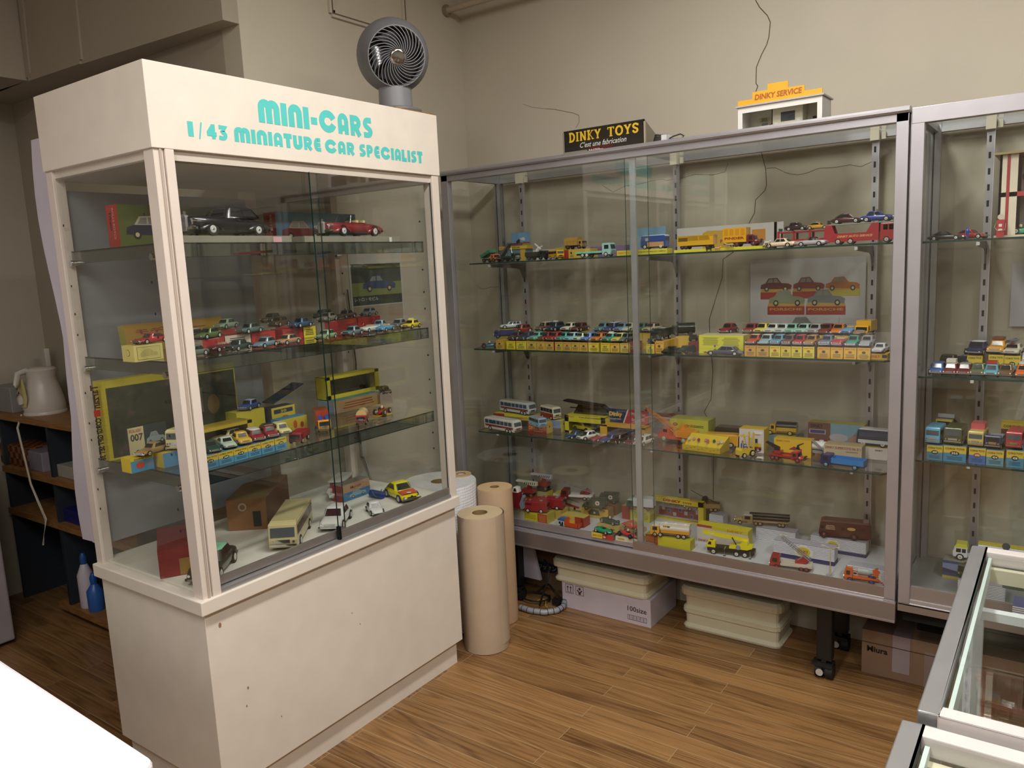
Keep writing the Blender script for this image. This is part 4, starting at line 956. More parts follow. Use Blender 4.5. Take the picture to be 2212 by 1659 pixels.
def slab(mb, u, v, k, s, m, off, it=0):
    """slab-serif capitals drawn as ribbons, for the tin shop sign"""
    S = {'D': (.8, [[(.2, 0), (.2, 1)], [(.05, .94), (.35, .94)] + arc(.35, .5, .34, .43, 80, -80, 10) + [(.05, .06)]]),
         'I': (.42, [[(.21, 0), (.21, 1)], [(.03, .94), (.39, .94)], [(.03, .06), (.39, .06)]]),
         'N': (.85, [[(.18, 0), (.18, 1)], [(.18, .96), (.66, .04)], [(.68, 0), (.68, 1)], [(.02, .94), (.3, .94)], [(.04, .06), (.34, .06)], [(.54, .94), (.84, .94)]]),
         'K': (.82, [[(.2, 0), (.2, 1)], [(.04, .94), (.38, .94)], [(.04, .06), (.38, .06)], [(.66, .94), (.24, .44)], [(.34, .56), (.7, .06)], [(.52, .94), (.82, .94)], [(.56, .06), (.84, .06)]]),
         'Y': (.8, [[(.14, .94), (.4, .46)], [(.66, .94), (.4, .46)], [(.4, .5), (.4, 0)], [(.0, .94), (.3, .94)], [(.52, .94), (.8, .94)], [(.24, .06), (.56, .06)]]),
         'T': (.78, [[(.39, 0), (.39, 1)], [(.04, .94), (.74, .94)], [(.08, 1), (.08, .74)], [(.7, 1), (.7, .74)], [(.22, .06), (.56, .06)]]),
         'O': (.84, [arc(.42, .5, .32, .43, 0, 360, 20)]),
         'S': (.66, [[(.56, .72), (.56, .84)] + arc(.33, .73, .22, .2, 40, 235, 8) + arc(.32, .27, .22, .2, 50, -140, 8) + [(.08, .3)]])}
    for ch in s:
        if ch == ' ': u += .45 * k; continue
        wd, st = S[ch]
        for i, q in enumerate(st):
            thick = .22 if i == 0 or ch in 'OS' or (ch == 'D') else .1
            if ch in 'NKY' and i in (1, 2): thick = .2
            stroke(mb, [(u + a * k, v + b * k) for a, b in q], thick * k * .9, PL['f'], m, off - .0001 * i)
        u += (wd + .06) * k
    return u
# ------------------------------------------------------------------ goods in the long case and its neighbour
def BB_(p0, p1, y, z, d, h, face, label, **k):     # box whose front spans image columns p0..p1 at depth y
    a, b = atx(p0, y, z), atx(p1, y, z); rz = k.pop('rz', 0)
    return tbox(((a + b) / 2, y, z), rz, b - a, d, h, face, label, **k)
def BV(px, y, z): return (atx(px, y, z), y, z)
def taxi(c='paint:e8e4d0', c2=None):
    def f(t, L, W, H): MB().box(-.006, .004, -W * .22, W * .22, H, H + .005, c).build('roof_sign', t)
    return f
def beacon(c='paint:2040a0'):
    def f(t, L, W, H): MB().tube((0, 0, H), (0, 0, H + .005), .003, .0025, 8, c).build('beacon', t)
    return f
def rack(c='paint:a03028', hh=.006):
    def f(t, L, W, H): MB().box(-L * .2, L * .12, -W * .32, W * .32, H + .001, H + hh, c).build('roof_load', t)
    return f
def spare(t, L, W, H): pass

# middle shelf: the front row on yellow boxes
Z2 = SB[1] + .0006
row = [ # columns, box colour, height, style, colour, roof, phrase, extras, car length scale
 (1094, 1114, 'd8cc3a', 'saloon', '4a2c28', None, 'maroon-brown toy saloon', None),
 (1115, 1137, 'd2c840', 'saloon', '27365a', None, 'navy blue toy saloon', None),
 (1138, 1159, 'c2ac52', 'saloon', '5cb8a8', None, 'turquoise toy saloon', None),
 (1160, 1177.6, 'c4a850', 'saloon', '7c2024', None, 'dark red toy saloon', None),
 (1178, 1196.6, 'c4a64c', 'estate', 'a02a26', None, 'bright red toy estate car', None),
 (1199, 1216, 'c8ac4c', 'fins', '4ea296', '3f8f8c', 'teal finned toy saloon', None),
 (1216.5, 1234, 'c2a450', 'saloon', '8ec4d4', 'c8dcdc', 'ice blue toy saloon with a paler roof', None),
 (1234.5, 1251.6, 'c4a850', 'fins', 'c8dcc0', '20604a', 'mint and bottle green two-tone toy saloon', None),
 (1252, 1270, 'ccae4a', 'mini', '5c8cd0', None, 'cornflower blue toy saloon', None),
 (1271, 1294, 'd4c83c', 'estate', 'd08030', 'b04428', 'orange toy estate with a red roof', None),
 (1297.6, 1318, 'd8cc38', 'saloon', '36a08c', 'd8ded0', 'green-blue toy police car with a white roof', 'taxi'),
 (1318.5, 1338.5, 'd8b440', 'saloon', 'd4d050', 'e4e0b0', 'yellow toy saloon with a cream roof', None),
 (1396, 1414, 'd8d040', 'estate', '22302a', None, 'dark green toy army staff car', None),
 (1608, 1633, 'd0a044', 'coupe', 'b84420', 'cfc090', 'orange-red toy coupe with a cream roof', None),
 (1633.5, 1661, 'c8a04a', 'ds', '8aa8b0', 'b8c4b8', 'pale blue long toy estate', None),
 (1662, 1686, 'dccb3c', 'saloon', '5c94b0', None, 'sky blue toy saloon', None),
 (1686.5, 1708.6, 'd8c43a', 'saloon', '6c4840', None, 'brown toy saloon', None),
 (1709, 1732.7, 'd8c83c', 'saloon', 'a82430', None, 'crimson toy saloon', None),
 (1734, 1759, 'd8cc3c', 'saloon', 'a87838', None, 'ochre brown toy saloon', None),
 (1765, 1793, 'd8a834', 'fins', '6c7890', None, 'grey-blue toy saloon', None),
 (1793.5, 1821, 'dcac30', 'open', 'b02838', None, 'open red toy convertible with cream seats', None),
 (1822, 1850, 'dcaf30', 'open', '3c947c', '3c947c', 'sea green toy coupe', None),
 (1851, 1880, 'dcb030', 'round', '9c9ca2', None, 'silver-grey rounded toy saloon', None),
]
G1 = 'toy cars in the front row of the middle shelf'; G2 = 'yellow boxes in the front row of the middle shelf'
for i, (p0, p1, bc, st, c, rf, ph, ex) in enumerate(row):
    hh = .036 if p0 < 1590 else .038
    BB_(p0 + .4, p1 - .4, 2.70, Z2, .102, hh, bc, 'small yellow card box carrying the ' + ph, side='c9a840' if i % 4 else 'a83c26', deco=end_dinky('card:b8502c', 'card:33302a' if i % 3 else 'card:a04434', seed=i, big=i in (0, 1, 10)), grp=G2)
    x = atx((p0 + p1) / 2, 2.70, Z2); W = min(.0415, (atx(p1, 2.7, Z2) - atx(p0, 2.7, Z2)) * .96)
    if st == 'open' and rf: st, rf = 'coupe', None
    vehicle(st, (x, 2.752, Z2 + hh + .0005), -4 + (i * 7 % 5), .102, W, .0355, c, ph + ' on a small yellow box, front row of the middle shelf', roof=rf, extras=taxi() if ex == 'taxi' else None, grp=G1)
# box turned side-on between the rows, seen from its long red side
o = BB_(1340, 1361, 2.70, Z2, .105, .037, 'cfc060', 'cream-yellow box with a long red lettered side, by the door stile', side='8c2c28', deco=lambda p, x, d, h: (end_dinky('card:b03c24', 'card:b03c24')(p, x, d, h), p.text('DINKY TOYS', .008, d - .006, h * .3, h * .72, 'card:c89040', 'r', x + .0004, .03)))
vehicle('round', BV(1351, 2.75, Z2 + .0375), 0, .1, .04, .034, '5c6a74', 'steel grey rounded toy saloon left of the door stile on the middle shelf', roof=None)
BB_(1414.5, 1434, 2.71, Z2, .13, .045, 'd8ac34', 'taller orange-yellow box under the dark green toy ambulance', side='d0a034', deco=end_dinky('card:a8482c', 'card:2c2c2c', seed=44))
def crosses(t, L, W, H):
    p = MB()
    for a, b in ((-.16, .5),):
        p.face(-.02 - .016, -.02 + .016, H * .5, H * .84, 'satin:d8d4cc', 'f', -W / 2 - .0012); p.face(-.036, -.004, H * .64, H * .71, 'paint:a82828', 'f', -W / 2 - .0018); p.face(-.024, -.016, H * .5, H * .84, 'paint:a82828', 'f', -W / 2 - .0018)
        p.face(-.03, .0, -W * .28, W * .28, 'satin:d8d4cc', 't', H + .0006)
    p.build('red_cross', t)
t, e = truck('box', (atx(1428, 2.77, Z2), 2.775, Z2 + .0455), 0, .115, '26302a', '26302a', 'dark green toy army ambulance with red crosses on the roof, middle shelf', bedl=.044, H=.038); crosses(t, .115, .044, .044)
BB_(1072, 1087, 2.70, Z2, .1, .038, 'c8a63c', 'small buff box at the left end of the middle shelf, under a navy toy lorry', deco=end_dinky('card:b8502c', seed=3))
truck('tray', (atx(1092, 2.78, Z2), 2.785, Z2 + .039), -60, .10, '1c2c64', '1c2c64', 'navy blue toy flatbed lorry at the left end of the middle shelf', H=.036, hub='satin:24386c')
race_car(BV(1058, 2.74, Z2), -52, '2c6074', 'blue toy racing car alone on the far left of the middle shelf', L=.085, hub='satin:6a3030')
tb = lambda p0, p1, y, z, d, h, c, l, **k: BB_(p0, p1, y, z, d, h, c, l, **k)
tb(1078, 1104, 2.84, Z2, .1, .073, 'c8b040', 'yellow box raising the pale blue toy estate, back left of the middle shelf')
vehicle('estate', (atx(1104, 2.87, Z2), 2.875, Z2 + .0735), -48, .1, .04, .033, 'bccacd', 'pale blue toy estate with a dark blue roof, highest at the left of the middle shelf', roof='36406c')
tb(1107, 1135, 2.82, Z2, .1, .056, 'c8a83c', 'yellow box raising the red toy taxi, back left of the middle shelf')
vehicle('mini', (atx(1128, 2.85, Z2), 2.855, Z2 + .0565), -20, .09, .04, .038, '8e2a24', 'red toy taxi at the back left of the middle shelf')
back = [ # px, colour, style, roof, phrase
 (1178, '6a4a38', 'mini', 'd0ccb8', 'brown toy saloon with a cream roof'), (1201, '28344c', 'mini', None, 'navy toy taxi carrying a white sign'), (1232, 'd8d6c4', 'saloon', None, 'cream toy saloon, half hidden'),
 (1254, '5a2428', 'saloon', None, 'plum toy saloon, half hidden'), (1305, '4c808c', 'saloon', None, 'petrol blue toy saloon'), (1326, '20306c', 'mini', 'ccd4d8', 'navy and white toy police car'),
 (1346, '6890b8', 'saloon', None, 'dusty blue toy saloon'), (1361, 'c8cab4', 'round', None, 'ivory rounded toy saloon'), (1388, '34705a', 'saloon', None, 'green toy saloon right of the door stile'),
 (1409, 'b8ae94', 'saloon', '6c2a2a', 'beige toy saloon with a maroon roof'), (1574, '7c2428', 'round', None, 'dark red rounded toy car behind the big yellow box'),
 (1624, '8c2a30', 'saloon', None, 'wine red toy saloon'), (1650, 'd8cc58', 'mini', 'c0a050', 'lemon yellow toy hatchback'), (1671, 'd4d6d0', 'saloon', None, 'white toy saloon'), (1692, 'c4ccca', 'wagon', None, 'off-white toy pickup'),
 (1712, '8cc4b0', 'saloon', None, 'mint green toy saloon'), (1738, 'a4d0c0', 'saloon', None, 'pale mint toy saloon'), (1763, 'a8aaac', 'fins', None, 'silver toy saloon'), (1786, '78302c', 'round', None, 'brick red rounded toy saloon'),
 (1812, 'd07a34', 'round', None, 'orange rounded toy car with an aerial'), (1837, '6c9ccc', 'open', None, 'light blue open toy sports car')]
for i, (px, c, st, rf, ph) in enumerate(back):
    y = 2.865; z = Z2 + .066; x = atx(px, y, z)
    if i > 1 : tbox((x, y - .045, Z2), 0, .041, .1, .0655, 'ccac3c', 'yellow box under the ' + ph + ', back row of the middle shelf', grp='boxes in the back row of the middle shelf')
    else: tbox((x, y - .045, Z2), 0, .041, .1, .0655, 'c4a040', 'buff box under the ' + ph + ', back row of the middle shelf', grp='boxes in the back row of the middle shelf')
    ex = taxi('satin:e4e4e0') if 'sign' in ph else beacon() if 'police' in ph else (lambda t, L, W, H: MB().tube((0, 0, H), (-.004, 0, H + .022), .0005, .0004, 5, 'satin:303030').build('aerial', t)) if 'aerial' in ph else None
    vehicle(st, (x, y, z), -8 + i % 4 * 2, .1, .0425, .039 if st == 'mini' else .0365, c, ph + ', back row of the middle shelf', roof=rf, extras=ex, grp='toy cars in the back row of the middle shelf')
x = atx(1868, 2.87, Z2 + .062); tbox((x, 2.83, Z2), 0, .046, .1, .0615, 'd0a834', 'yellow box under the amber toy delivery van')
t, e = truck('box', (x, 2.87, Z2 + .062), -6, .105, 'd8a418', 'd8a418', 'amber toy delivery van at the back right of the middle shelf', W=.046, H=.036, bonnet=True, bedl=.052)
tbox((atx(1898, 2.725, Z2), 2.712, Z2), 0, .056, .09, .019, 'c9a63c', 'flat orange box lid lettered in red at the right end of the middle shelf', deco=lambda p, x, d, h: (p.text('DINKY', -x * .85, x * .2, h * .3, h * .8, 'card:b04a28', 'f', -.0004, .03), p.face(x * .45, x * .95, h * .3, h * .85, 'card:36302a', 'f', -.0004)))
vehicle('saloon', (atx(1901, 2.75, Z2), 2.755, Z2 + .0195), -4, .09, .037, .03, 'd8dadc', 'white toy saloon on the flat lid at the right end of the middle shelf')
# big yellow instruction-printed box and the long dark saloon
tb(1510, 1606, 2.745, Z2, .085, .068, 'd6d23a', 'large yellow box with small print behind the long dark toy saloon', side='b8b040', top='b9b68a', name='toy_box', deco=lambda p, x, d, h: (greek(p, -x * .85, -x * .08, h * .45, h * .9, 9, 'card:8f8c2a', 'f', -.0004, 1), greek(p, x * .05, x * .85, h * .3, h * .9, 11, 'card:8f8c2a', 'f', -.0004, 2), p.face(-x * .96, x * .96, h * .26, h * .265, 'card:6a6424', 'f', -.0004), p.face(-x * .8, -x * .4, h * .05, h * .12, 'card:c8842c', 'f', -.0004)))
def flag(t, L, W, H):
    MB().tube((L * .33, -W * .4, H * .5), (L * .33, -W * .4, H * .95), .0003, .0003, 5, CHR).box(L * .33 - .003, L * .33, -W * .4, -W * .4 + .0003, H * .75, H * .95, 'paint:2438a0').box(L * .33, L * .33 + .003, -W * .4, -W * .4 + .0003, H * .75, H * .95, 'paint:b02828').build('flag', t)
vehicle('ds', (atx(1566, 2.712, Z2), 2.716, Z2), -92, .142, .042, .035, '484a56', 'long dark grey toy limousine with a small flag, front of the middle shelf', roof='8a8c88', extras=flag)
# army models by the centre rail
def turret(t): MB().box(-.012, .012, -.011, .011, .018, .026, 'paint:26302a').tube((.01, 0, .022), (.034, 0, .024), .0012, .001, 8, 'paint:26302a').build('turret', t)
def armour(px, y, rz, L, label, tank, z=Z2):
    t = thing('toy_army_vehicle', label, 'toy army vehicle', BV(px, y, z), rz - 90)
    if tank:
        q = MB()
        for s in (-1, 1): q.prism([(-L * .46, .004), (-L * .38, 0), (L * .38, 0), (L * .46, .005), (L * .42, .011), (-L * .42, .011)], s * .017 - .004, s * .017 + .004, 'rubber:1c221e')
        q.build('tracks', t); MB().prism([(-L * .45, .008), (L * .48, .008), (L * .36, .018), (-L * .42, .018)], -.014, .014, 'paint:26302a').build('hull', t); turret(t)
    else:
        MB().prism([(-L * .46, .006), (L * .5, .006), (L * .46, .015), (L * .24, .019), (L * .12, .028), (-L * .34, .028), (-L * .46, .018)], -.015, .015, 'paint:28342c').build('hull', t)
        for f in (.3, -.28):
            for s in (-1, 1): wheel(t, f * L, s * .0155, .0085, .007, 'paint:28342c')
    return t
armour(1452, 2.735, -20, .082, 'dark green toy tank with a raised gun, front of the middle shelf', True)
armour(1484, 2.745, -20, .075, 'dark green wheeled toy armoured car beside the toy tank', False)
tb(1460, 1492, 2.85, Z2, .09, .05, 'cfae3c', 'yellow box behind the toy tank, middle shelf')
tb(1487, 1508, 2.80, Z2, .09, .034, '7c2c28', 'dark red box behind the toy armoured car, middle shelf')
truck('army', (atx(1476, 2.9, Z2), 2.90, Z2 + .0505), -60, .09, '20281f', '20281f', 'dark green toy army lorry on a yellow box behind the toy tank', H=.04, hub='paint:20281f')
t = thing('toy_field_gun', 'dark green toy field gun on the dark red box, middle shelf', 'toy gun', BV(1498, 2.84, Z2 + .0345), -40)
MB().tube((0, 0, .012), (.045, 0, .022), .0022, .0016, 8, 'paint:20281f').box(-.006, .0, -.015, .015, .006, .024, 'paint:20281f').tube((-.04, 0, .002), (0, 0, .01), .0015, .0015, 6, 'paint:20281f').build('barrel', t)
for s in (-1, 1): wheel(t, 0, s * .014, .008, .005, 'paint:20281f')

# poster with toy cars on boxes, taped behind the glass
P0, P1 = ony(1621, 720, YB - .022), ony(1871, 560, YB - .022)
t = thing('poster', 'white poster of six toy sports cars on red boxes, behind the long case', 'poster', ((P0.x + P1.x) / 2, YB - .0215, P0.z))
pw, ph = (P1.x - P0.x) / 2, P1.z - P0.z
MB().box(-pw, pw, 0, .001, 0, ph + .012, 'satin:cfccd2').build('sheet', t)
def pu(px): return ony(px, 640, YB - .022).x - (P0.x + P1.x) / 2
def pv(px, py): return ony(px, py, YB - .022).z - P0.z
pp = MB()
def pbox(a, b, y0, y1, lx, word, fc='card:a8242c', tc='card:d8a04c'):
    pp.face(pu(a), pu(b), pv(a, y1), pv(a, y0), fc, 'f', -.0004); pp.poly([(pu(a), pv(a, y0)), (pu(b), pv(a, y0)), (pu(b) - .003, pv(a, y0 - 7)), (pu(a) + .004, pv(a, y0 - 7))], 'card:cba24c', 'f', -.0005)
    if word: pp.text('PORSCHE', pu(a + 5), pu(b - 5), pv(a, y0 + (y1 - y0) * .5), pv(a, y0 + (y1 - y0) * .2), tc, 'f', -.0012, .03)
pbox(1643, 1708, 632, 647, 0, False); pbox(1712, 1780, 630, 645, 0, False); pbox(1788, 1858, 626, 640, 0, False, 'card:c8b848')
for a, b, y0, y1, c in ((1643, 1710, 601, 630, '6c1828'), (1713, 1781, 599, 629, '8c1c34'), (1783, 1857, 598, 628, 'c06a28')): car_print(pp, pu(a), pu(b), pv(a, y1), pv(a, y0), c, 'f', -.0012)
pbox(1658, 1738, 662, 680, 0, True); pbox(1741, 1827, 662, 680, 0, True)
for a, b, y0, y1, c in ((1661, 1739, 627, 661, '8c927c'), (1744, 1826, 626, 660, '767f84'), (1698, 1781, 684, 719, '80878a')): car_print(pp, pu(a), pu(b), pv(a, y1), pv(a, y0), c, 'f', -.0016)
pp.build('printing', t)

# ---- top shelf
Z1 = SB[0] + .0006
truck('tip', (atx(1062, 2.73, Z1), 2.73, Z1), 84, .088, 'd8683a', '2c7c54', 'orange toy tipper lorry with a raised green body, left end of the top shelf', bonnet=True, H=.034, hub='satin:4c5030')
tb(1080, 1136, 2.86, Z1, .06, .052, '6c8490', 'picture box with a green meadow under the tin sign card, top shelf', top='c8b030', deco=lambda p, x, d, h: (p.text('DINKY', -x * .95, -x * .3, h * .72, h * .92, 'card:20242c', 'f', -.0004, .03), p.face(-x, x * .2, 0, h * .35, 'card:4c6c3c', 'f', -.0004), p.face(x * .62, x, 0, h, 'card:caa438', 'f', -.0006)))
tb(1078, 1138, 2.855, Z1 + .053, .05, .014, 'd2b634', 'thin yellow lettered box on top of the picture box, top shelf', side='c8a430', deco=lambda p, x, d, h: (p.text('DINKY', -x * .96, -x * .62, h * .2, h * .8, 'card:c07028', 'f', -.0004), p.text('CENTRE DE SECOURS', -x * .5, x * .5, h * .22, h * .78, DK, 'f', -.0004)))
t = thing('backing_card', 'upright picture card of a tanker under a blue sky, top shelf', 'picture card', BV(1125, 2.868, Z1 + .0675))
q = MB().box(-.049, .049, 0, .001, 0, .056, 'card:6c98c0'); q.face(-.049, .049, 0, .013, 'card:6a4450', 'f', -.0004); q.face(.01, .049, 0, .008, 'card:8c8c40', 'f', -.0006)
q.build('card', t); q = MB(); q.poly([(-.005, .03), (.018, .036), (.026, .028), (.02, .02), (.004, .024)], 'card:d0ccc4', 'f', -.0008); q.poly([(-.02, .006), (-.002, .012), (-.004, .028), (-.012, .028), (-.024, .018)], 'card:24242c', 'f', -.0008); q.poly([(.014, .016), (.046, .014), (.046, .008), (.014, .01)], 'card:8c4040', 'f', -.0008); q.build('printing', t)
def figurine(loc, rz, c, label, c2='paint:303438', h=.034):
    t = thing('toy_figure', label, 'toy figure', loc, rz); k = h / .034
    prof = [(.0012, 0), (.0034, .0005), (.0028, .004), (.0034, .014), (.0042, .019), (.005, .025), (.0035, .0275), (.0016, .0285), (.0028, .031), (.0024, .0335), (.0006, .0345)]
    MB().lathe([(a * k, b * k) for a, b in prof], 10, c).build('body', t)
    for s in (-1, 1): MB().tube((s * .0042 * k, 0, .0255 * k), (s * .006 * k, -.003 * k, .016 * k), .0013 * k, .001 * k, 6, c).build('arm', t)
    return t
figurine(BV(1089, 2.862, Z1 + .0675), 0, 'paint:3c444c', 'small grey toy figure standing left of the sky picture card')
t, e = truck('flat', (atx(1100, 2.76, Z1), 2.765, Z1), 86, .09, '1c3a2c', '1c3a2c', 'dark green toy lorry carrying a raised grey conveyor, top shelf', H=.034, hub='paint:1c3a2c')
q = MB(); A3, B3 = Vector((-.04, 0, .022)), Vector((.008, 0, .075)); d3 = (B3 - A3).normalized(); n3 = Vector((-d3.z, 0, d3.x))
q.add([A3 + Vector((0, s, 0)) + n3 * u for s in (-.013, .013) for u in (0, .008)] + [B3 + Vector((0, s, 0)) + n3 * u for s in (-.013, .013) for u in (0, .008)], [(0, 1, 3, 2), (4, 6, 7, 5), (0, 4, 5, 1), (2, 3, 7, 6), (1, 5, 7, 3), (0, 2, 6, 4)], 'satin:5c5e62')
for k in (.2, .45, .7): c3 = A3.lerp(B3, k) + n3 * .0084; q.tube(c3 + Vector((0, -.0135, 0)), c3 + Vector((0, .0135, 0)), .0006, .0006, 5, CHR)
q.build('conveyor', t); MB().tube((-.005, -.01, .018), (.002, -.01, .06), .0008, .0008, 5, CHR).tube((.01, .01, .018), (.0, .01, .06), .0008, .0008, 5, CHR).build('strut', t)
t, e = truck('tray', (atx(1158, 2.75, Z1), 2.76, Z1), 84, .10, '2c3330', '2c3330', 'black-green toy military lorry carrying a white missile, top shelf', H=.038, hub='satin:1c1c1c')
q = MB().prism([(-.006, .045), (.028, .058), (.030, .055), (-.004, .041)], -.002, .002, 'paint:e0e0dc').prism([(.0, .03), (.012, .052), (.016, .05), (.008, .03)], -.012, .012, 'paint:e0e0dc').prism([(-.012, .066), (.02, .042), (.022, .046), (-.01, .07)], -.0015, .0015, 'paint:e0e0dc'); q.build('missile', t)
tb(1152, 1201, 2.88, Z1, .05, .044, 'd2cabc', 'white picture box with a red and green truck print, top shelf', deco=lambda p, x, d, h: (car_print(p, x * .3, x * .9, h * .12, h * .5, '3c4c34', 'f', -.0004), car_print(p, -x * .6, x * .2, h * .3, h * .6, 'a83030', 'f', -.0004), greek(p, -x * .1, x * .9, h * .8, h * .88, 1, 'card:b85048', 'f', -.0004)))
tb(1201, 1219, 2.878, Z1, .05, .048, 'c4b434', 'mustard box end lettered in orange, beside the white picture box', deco=lambda p, x, d, h: (p.text('DINKY', -x * .85, x * .9, h * .5, h * .7, 'card:b86030', 'f', -.0004, .03), p.face(-x * .4, x * .5, h * .24, h * .36, DK, 'f', -.0004)))
bus(BV(1202, 2.74, Z1), 62, .072, .034, .036, 'd8a41c', 'yellow toy camper van, top shelf', n=3, axles=(.3, -.3), skylights=False, glass=GLS, r=.007, z0=.6, z1=.86)
tb(1218, 1228, 2.78, Z1, .06, .034, 'a4301f', 'red-ended toy box under the tan tank lorry, top shelf', side='8c2c20')
tb(1228.5, 1276, 2.78, Z1, .06, .036, 'c9ab3e', 'yellow toy box under the tan tilt lorry, top shelf', top='b59a40', deco=lambda p, x, d, h: (p.disc(-x * .75, h * .6, .004, .005, DK, 'f', -.0004), greek(p, -x * .9, -x * .5, h * .1, h * .4, 3, 'card:6a5836', 'f', -.0004)))
truck('tilt', (atx(1243, 2.8, Z1), 2.805, Z1 + .0365), 88, .088, 'b08c48', 'b08c48', 'tan toy lorry with a rounded tank body on top of a yellow box, top shelf', H=.036, hub='satin:6a3828', bedl='a88440')
truck('flat', (atx(1287, 2.735, Z1), 2.735, Z1), 90, .158, '9cd0c8', '80c8b4', 'long mint green toy flatbed lorry, top shelf', H=.052, W=.046, chassis='1c1c1c', hub='satin:d8d8d4', axles=[.36, -.18, -.3])
tb(1276, 1350, 2.9, Z1, .05, .044, '86749c', 'lilac and pink lettered picture box behind the mint lorry, top shelf', deco=lambda p, x, d, h: (p.text('DINKY', -x * .95, x * .1, h * .5, h * .86, 'card:a84468', 'f', -.0004, .03), p.face(x * .35, x * .85, h * .15, h * .5, 'card:b47c8c', 'f', -.0004)))
t = thing('backing_card', 'large plain sky blue card standing behind the blue toy van, top shelf', 'picture card', BV(1397, 2.9, Z1 + .004), -2, None, -8)
MB().box(-.079, .079, 0, .001, 0, .105, 'card:7ea8c8').build('card', t); q = MB(); q.poly([(-.079, 0), (.079, 0), (.079, .022), (.0, .03), (-.079, .018)], 'card:9c98a8', 'f', -.0005)
for k in range(16): q.disc(-.072 + k * .005, .008 + (k * 7 % 5) * .002, .003, .003, ('card:3c6c3c', 'card:a83434', 'card:d8d4cc')[k % 3], 'f', -.0008, 8)
q.build('printing', t)
tb(1333, 1441, 2.70, Z1, .05, .0185, 'd6ce3c', 'long low yellow box strip lettered in red, under the blue toy van', top='c8bc3c', deco=lambda p, x, d, h: (p.text('DINKY TOYS', -x * .95, -x * .5, h * .3, h * .7, 'card:c85820', 'f', -.0004), p.text('FOURGON GOUPIL DE CIRQUE ET CAMPING', -x * .42, x * .95, h * .34, h * .66, 'card:5c5420', 'f', -.0004)))
t = bus(BV(1415, 2.76, Z1 + .019), -90, .102, .04, .052, '24448c', 'blue toy delivery van with a beige lower side, top shelf', roof='b8c8d4', n=0, axles=(.32, -.32), skylights=False, r=.009)
q = MB().box(-.045, .022, .0202, .0212, .009, .026, 'card:b88c5c').build('side_panel', t)
MB().box(.018, .03, .0202, .0212, .03, .042, 'card:9aa0a4').build('side_window', t)
tb(1456, 1659, 2.712, Z1, .055, .010, 'd8d034', 'very long flat yellow box strip under the circus toys, top shelf', top='d0c430')
t = thing('backing_card', 'wide white picture card behind the yellow circus toys, top shelf', 'picture card', BV(1573, 2.9, Z1), 0)
q = MB().box(-.205, .205, 0, .001, 0, .094, 'card:c9c9c4').build('card', t)
q = MB(); q.poly([(-.1, .012), (.02, .012), (.02, .076), (-.08, .078), (-.1, .07)], 'card:c8a440', 'f', -.0005); q.text('PINDE', -.03, .018, .03, .042, 'card:8c3020', 'f', -.001, .03); q.face(.09, .14, .03, .072, 'card:c88a30', 'f', -.0005); q.face(.1, .135, .01, .028, 'card:6c6c6c', 'f', -.0005); q.disc(-.06, .014, .008, .008, 'card:1c1c1c', 'f', -.0008); q.build('printing', t)
tb(1672, 1678, 2.9, Z1, .05, .096, 'a8a03c', 'olive yellow box end beside the white picture card, top shelf')
ZY = Z1 + .0105
t = thing('toy_trailer', 'yellow toy circus trailer with open flaps, top shelf', 'toy trailer', BV(1506, 2.735, ZY), 0)
MB().box(-.068, .068, -.02, .02, .013, .046, 'paint:d4a420').box(-.064, -.028, -.0206, -.02, .029, .042, 'satin:6a4c14').box(-.07, .07, -.021, .021, .045, .048, 'paint:c89818').build('body', t)
q = MB()
for a in (-.026, .016): q.quad((a, -.021, .031), (a + .04, -.021, .031), (a + .038, -.03, .046), (a + .002, -.03, .046), 'paint:dcb030')
q.build('flap', t); MB().box(-.06, .06, -.012, .012, .008, .013, 'satin:3c1c18').build('chassis', t)
for x in (-.05, -.036, .046): [wheel(t, x, s * .017, .008, .005, 'satin:3c1c18') for s in (-1, 1)]
t, e = truck('box', (atx(1605, 2.745, ZY), 2.745, ZY), 90, .13, '6c1c2c', 'd8a01c', 'yellow toy circus lorry lettered PINDER with a maroon bonneted cab, top shelf', W=.044, H=.04, bonnet=True, bedl=.066, axles=[.33, -.12, -.24], hub='satin:6c1c2c')
q = MB(); q.text('PINDER', -.058, .012, .026, .034, 'paint:8c2c1c', 'f', -.0238, .03)
for k in range(4): q.face(-.06 + k * .02, -.046 + k * .02, .04, .062, 'paint:c88c18', 'f', -.0236)
q.build('lettering', t)
def animal(px, c, label, L=.024, h=.014, z=ZY, y=2.70, head=1):
    t = thing('toy_animal', label, 'toy animal', BV(px, y, z), 0); mb = MB(); m = 'paint:' + c
    rings = []
    for f, r_, zz in ((-.5, .12, .62), (-.42, .24, .64), (-.2, .27, .64), (.05, .24, .64), (.25, .27, .68), (.38, .2, .78), (.46, .22, .95), (.56, .17, .93), (.64, .08, .88)):
        rings.append([(head * f * L, r_ * h * cos(a), zz * h + r_ * h * sin(a)) for a in [2 * pi * i / 8 for i in range(8)]])
    mb.loft(rings if head > 0 else rings[::-1], m); mb.build('body', t)
    for f in (-.36, .26):
        for s in (-1, 1): MB().tube((head * f * L, s * h * .15, h * .6), (head * f * L * 1.03, s * h * .15, 0), h * .11, h * .07, 6, m).build('leg', t)
    MB().path([(-head * .48 * L, 0, h * .7), (-head * .58 * L, 0, h * .5), (-head * .6 * L, 0, h * .3)], h * .04, 5, m).build('tail', t)
animal(1532, '1c1c1c', 'black toy animal on the flat yellow strip, top shelf', z=Z1, y=2.699)
animal(1550, 'd89878', 'pinkish toy animal between the black and the tan one, top shelf', z=Z1, y=2.699)
animal(1575, 'b4a078', 'tan toy lion on the flat yellow strip, top shelf', L=.03, head=-1, z=ZY)
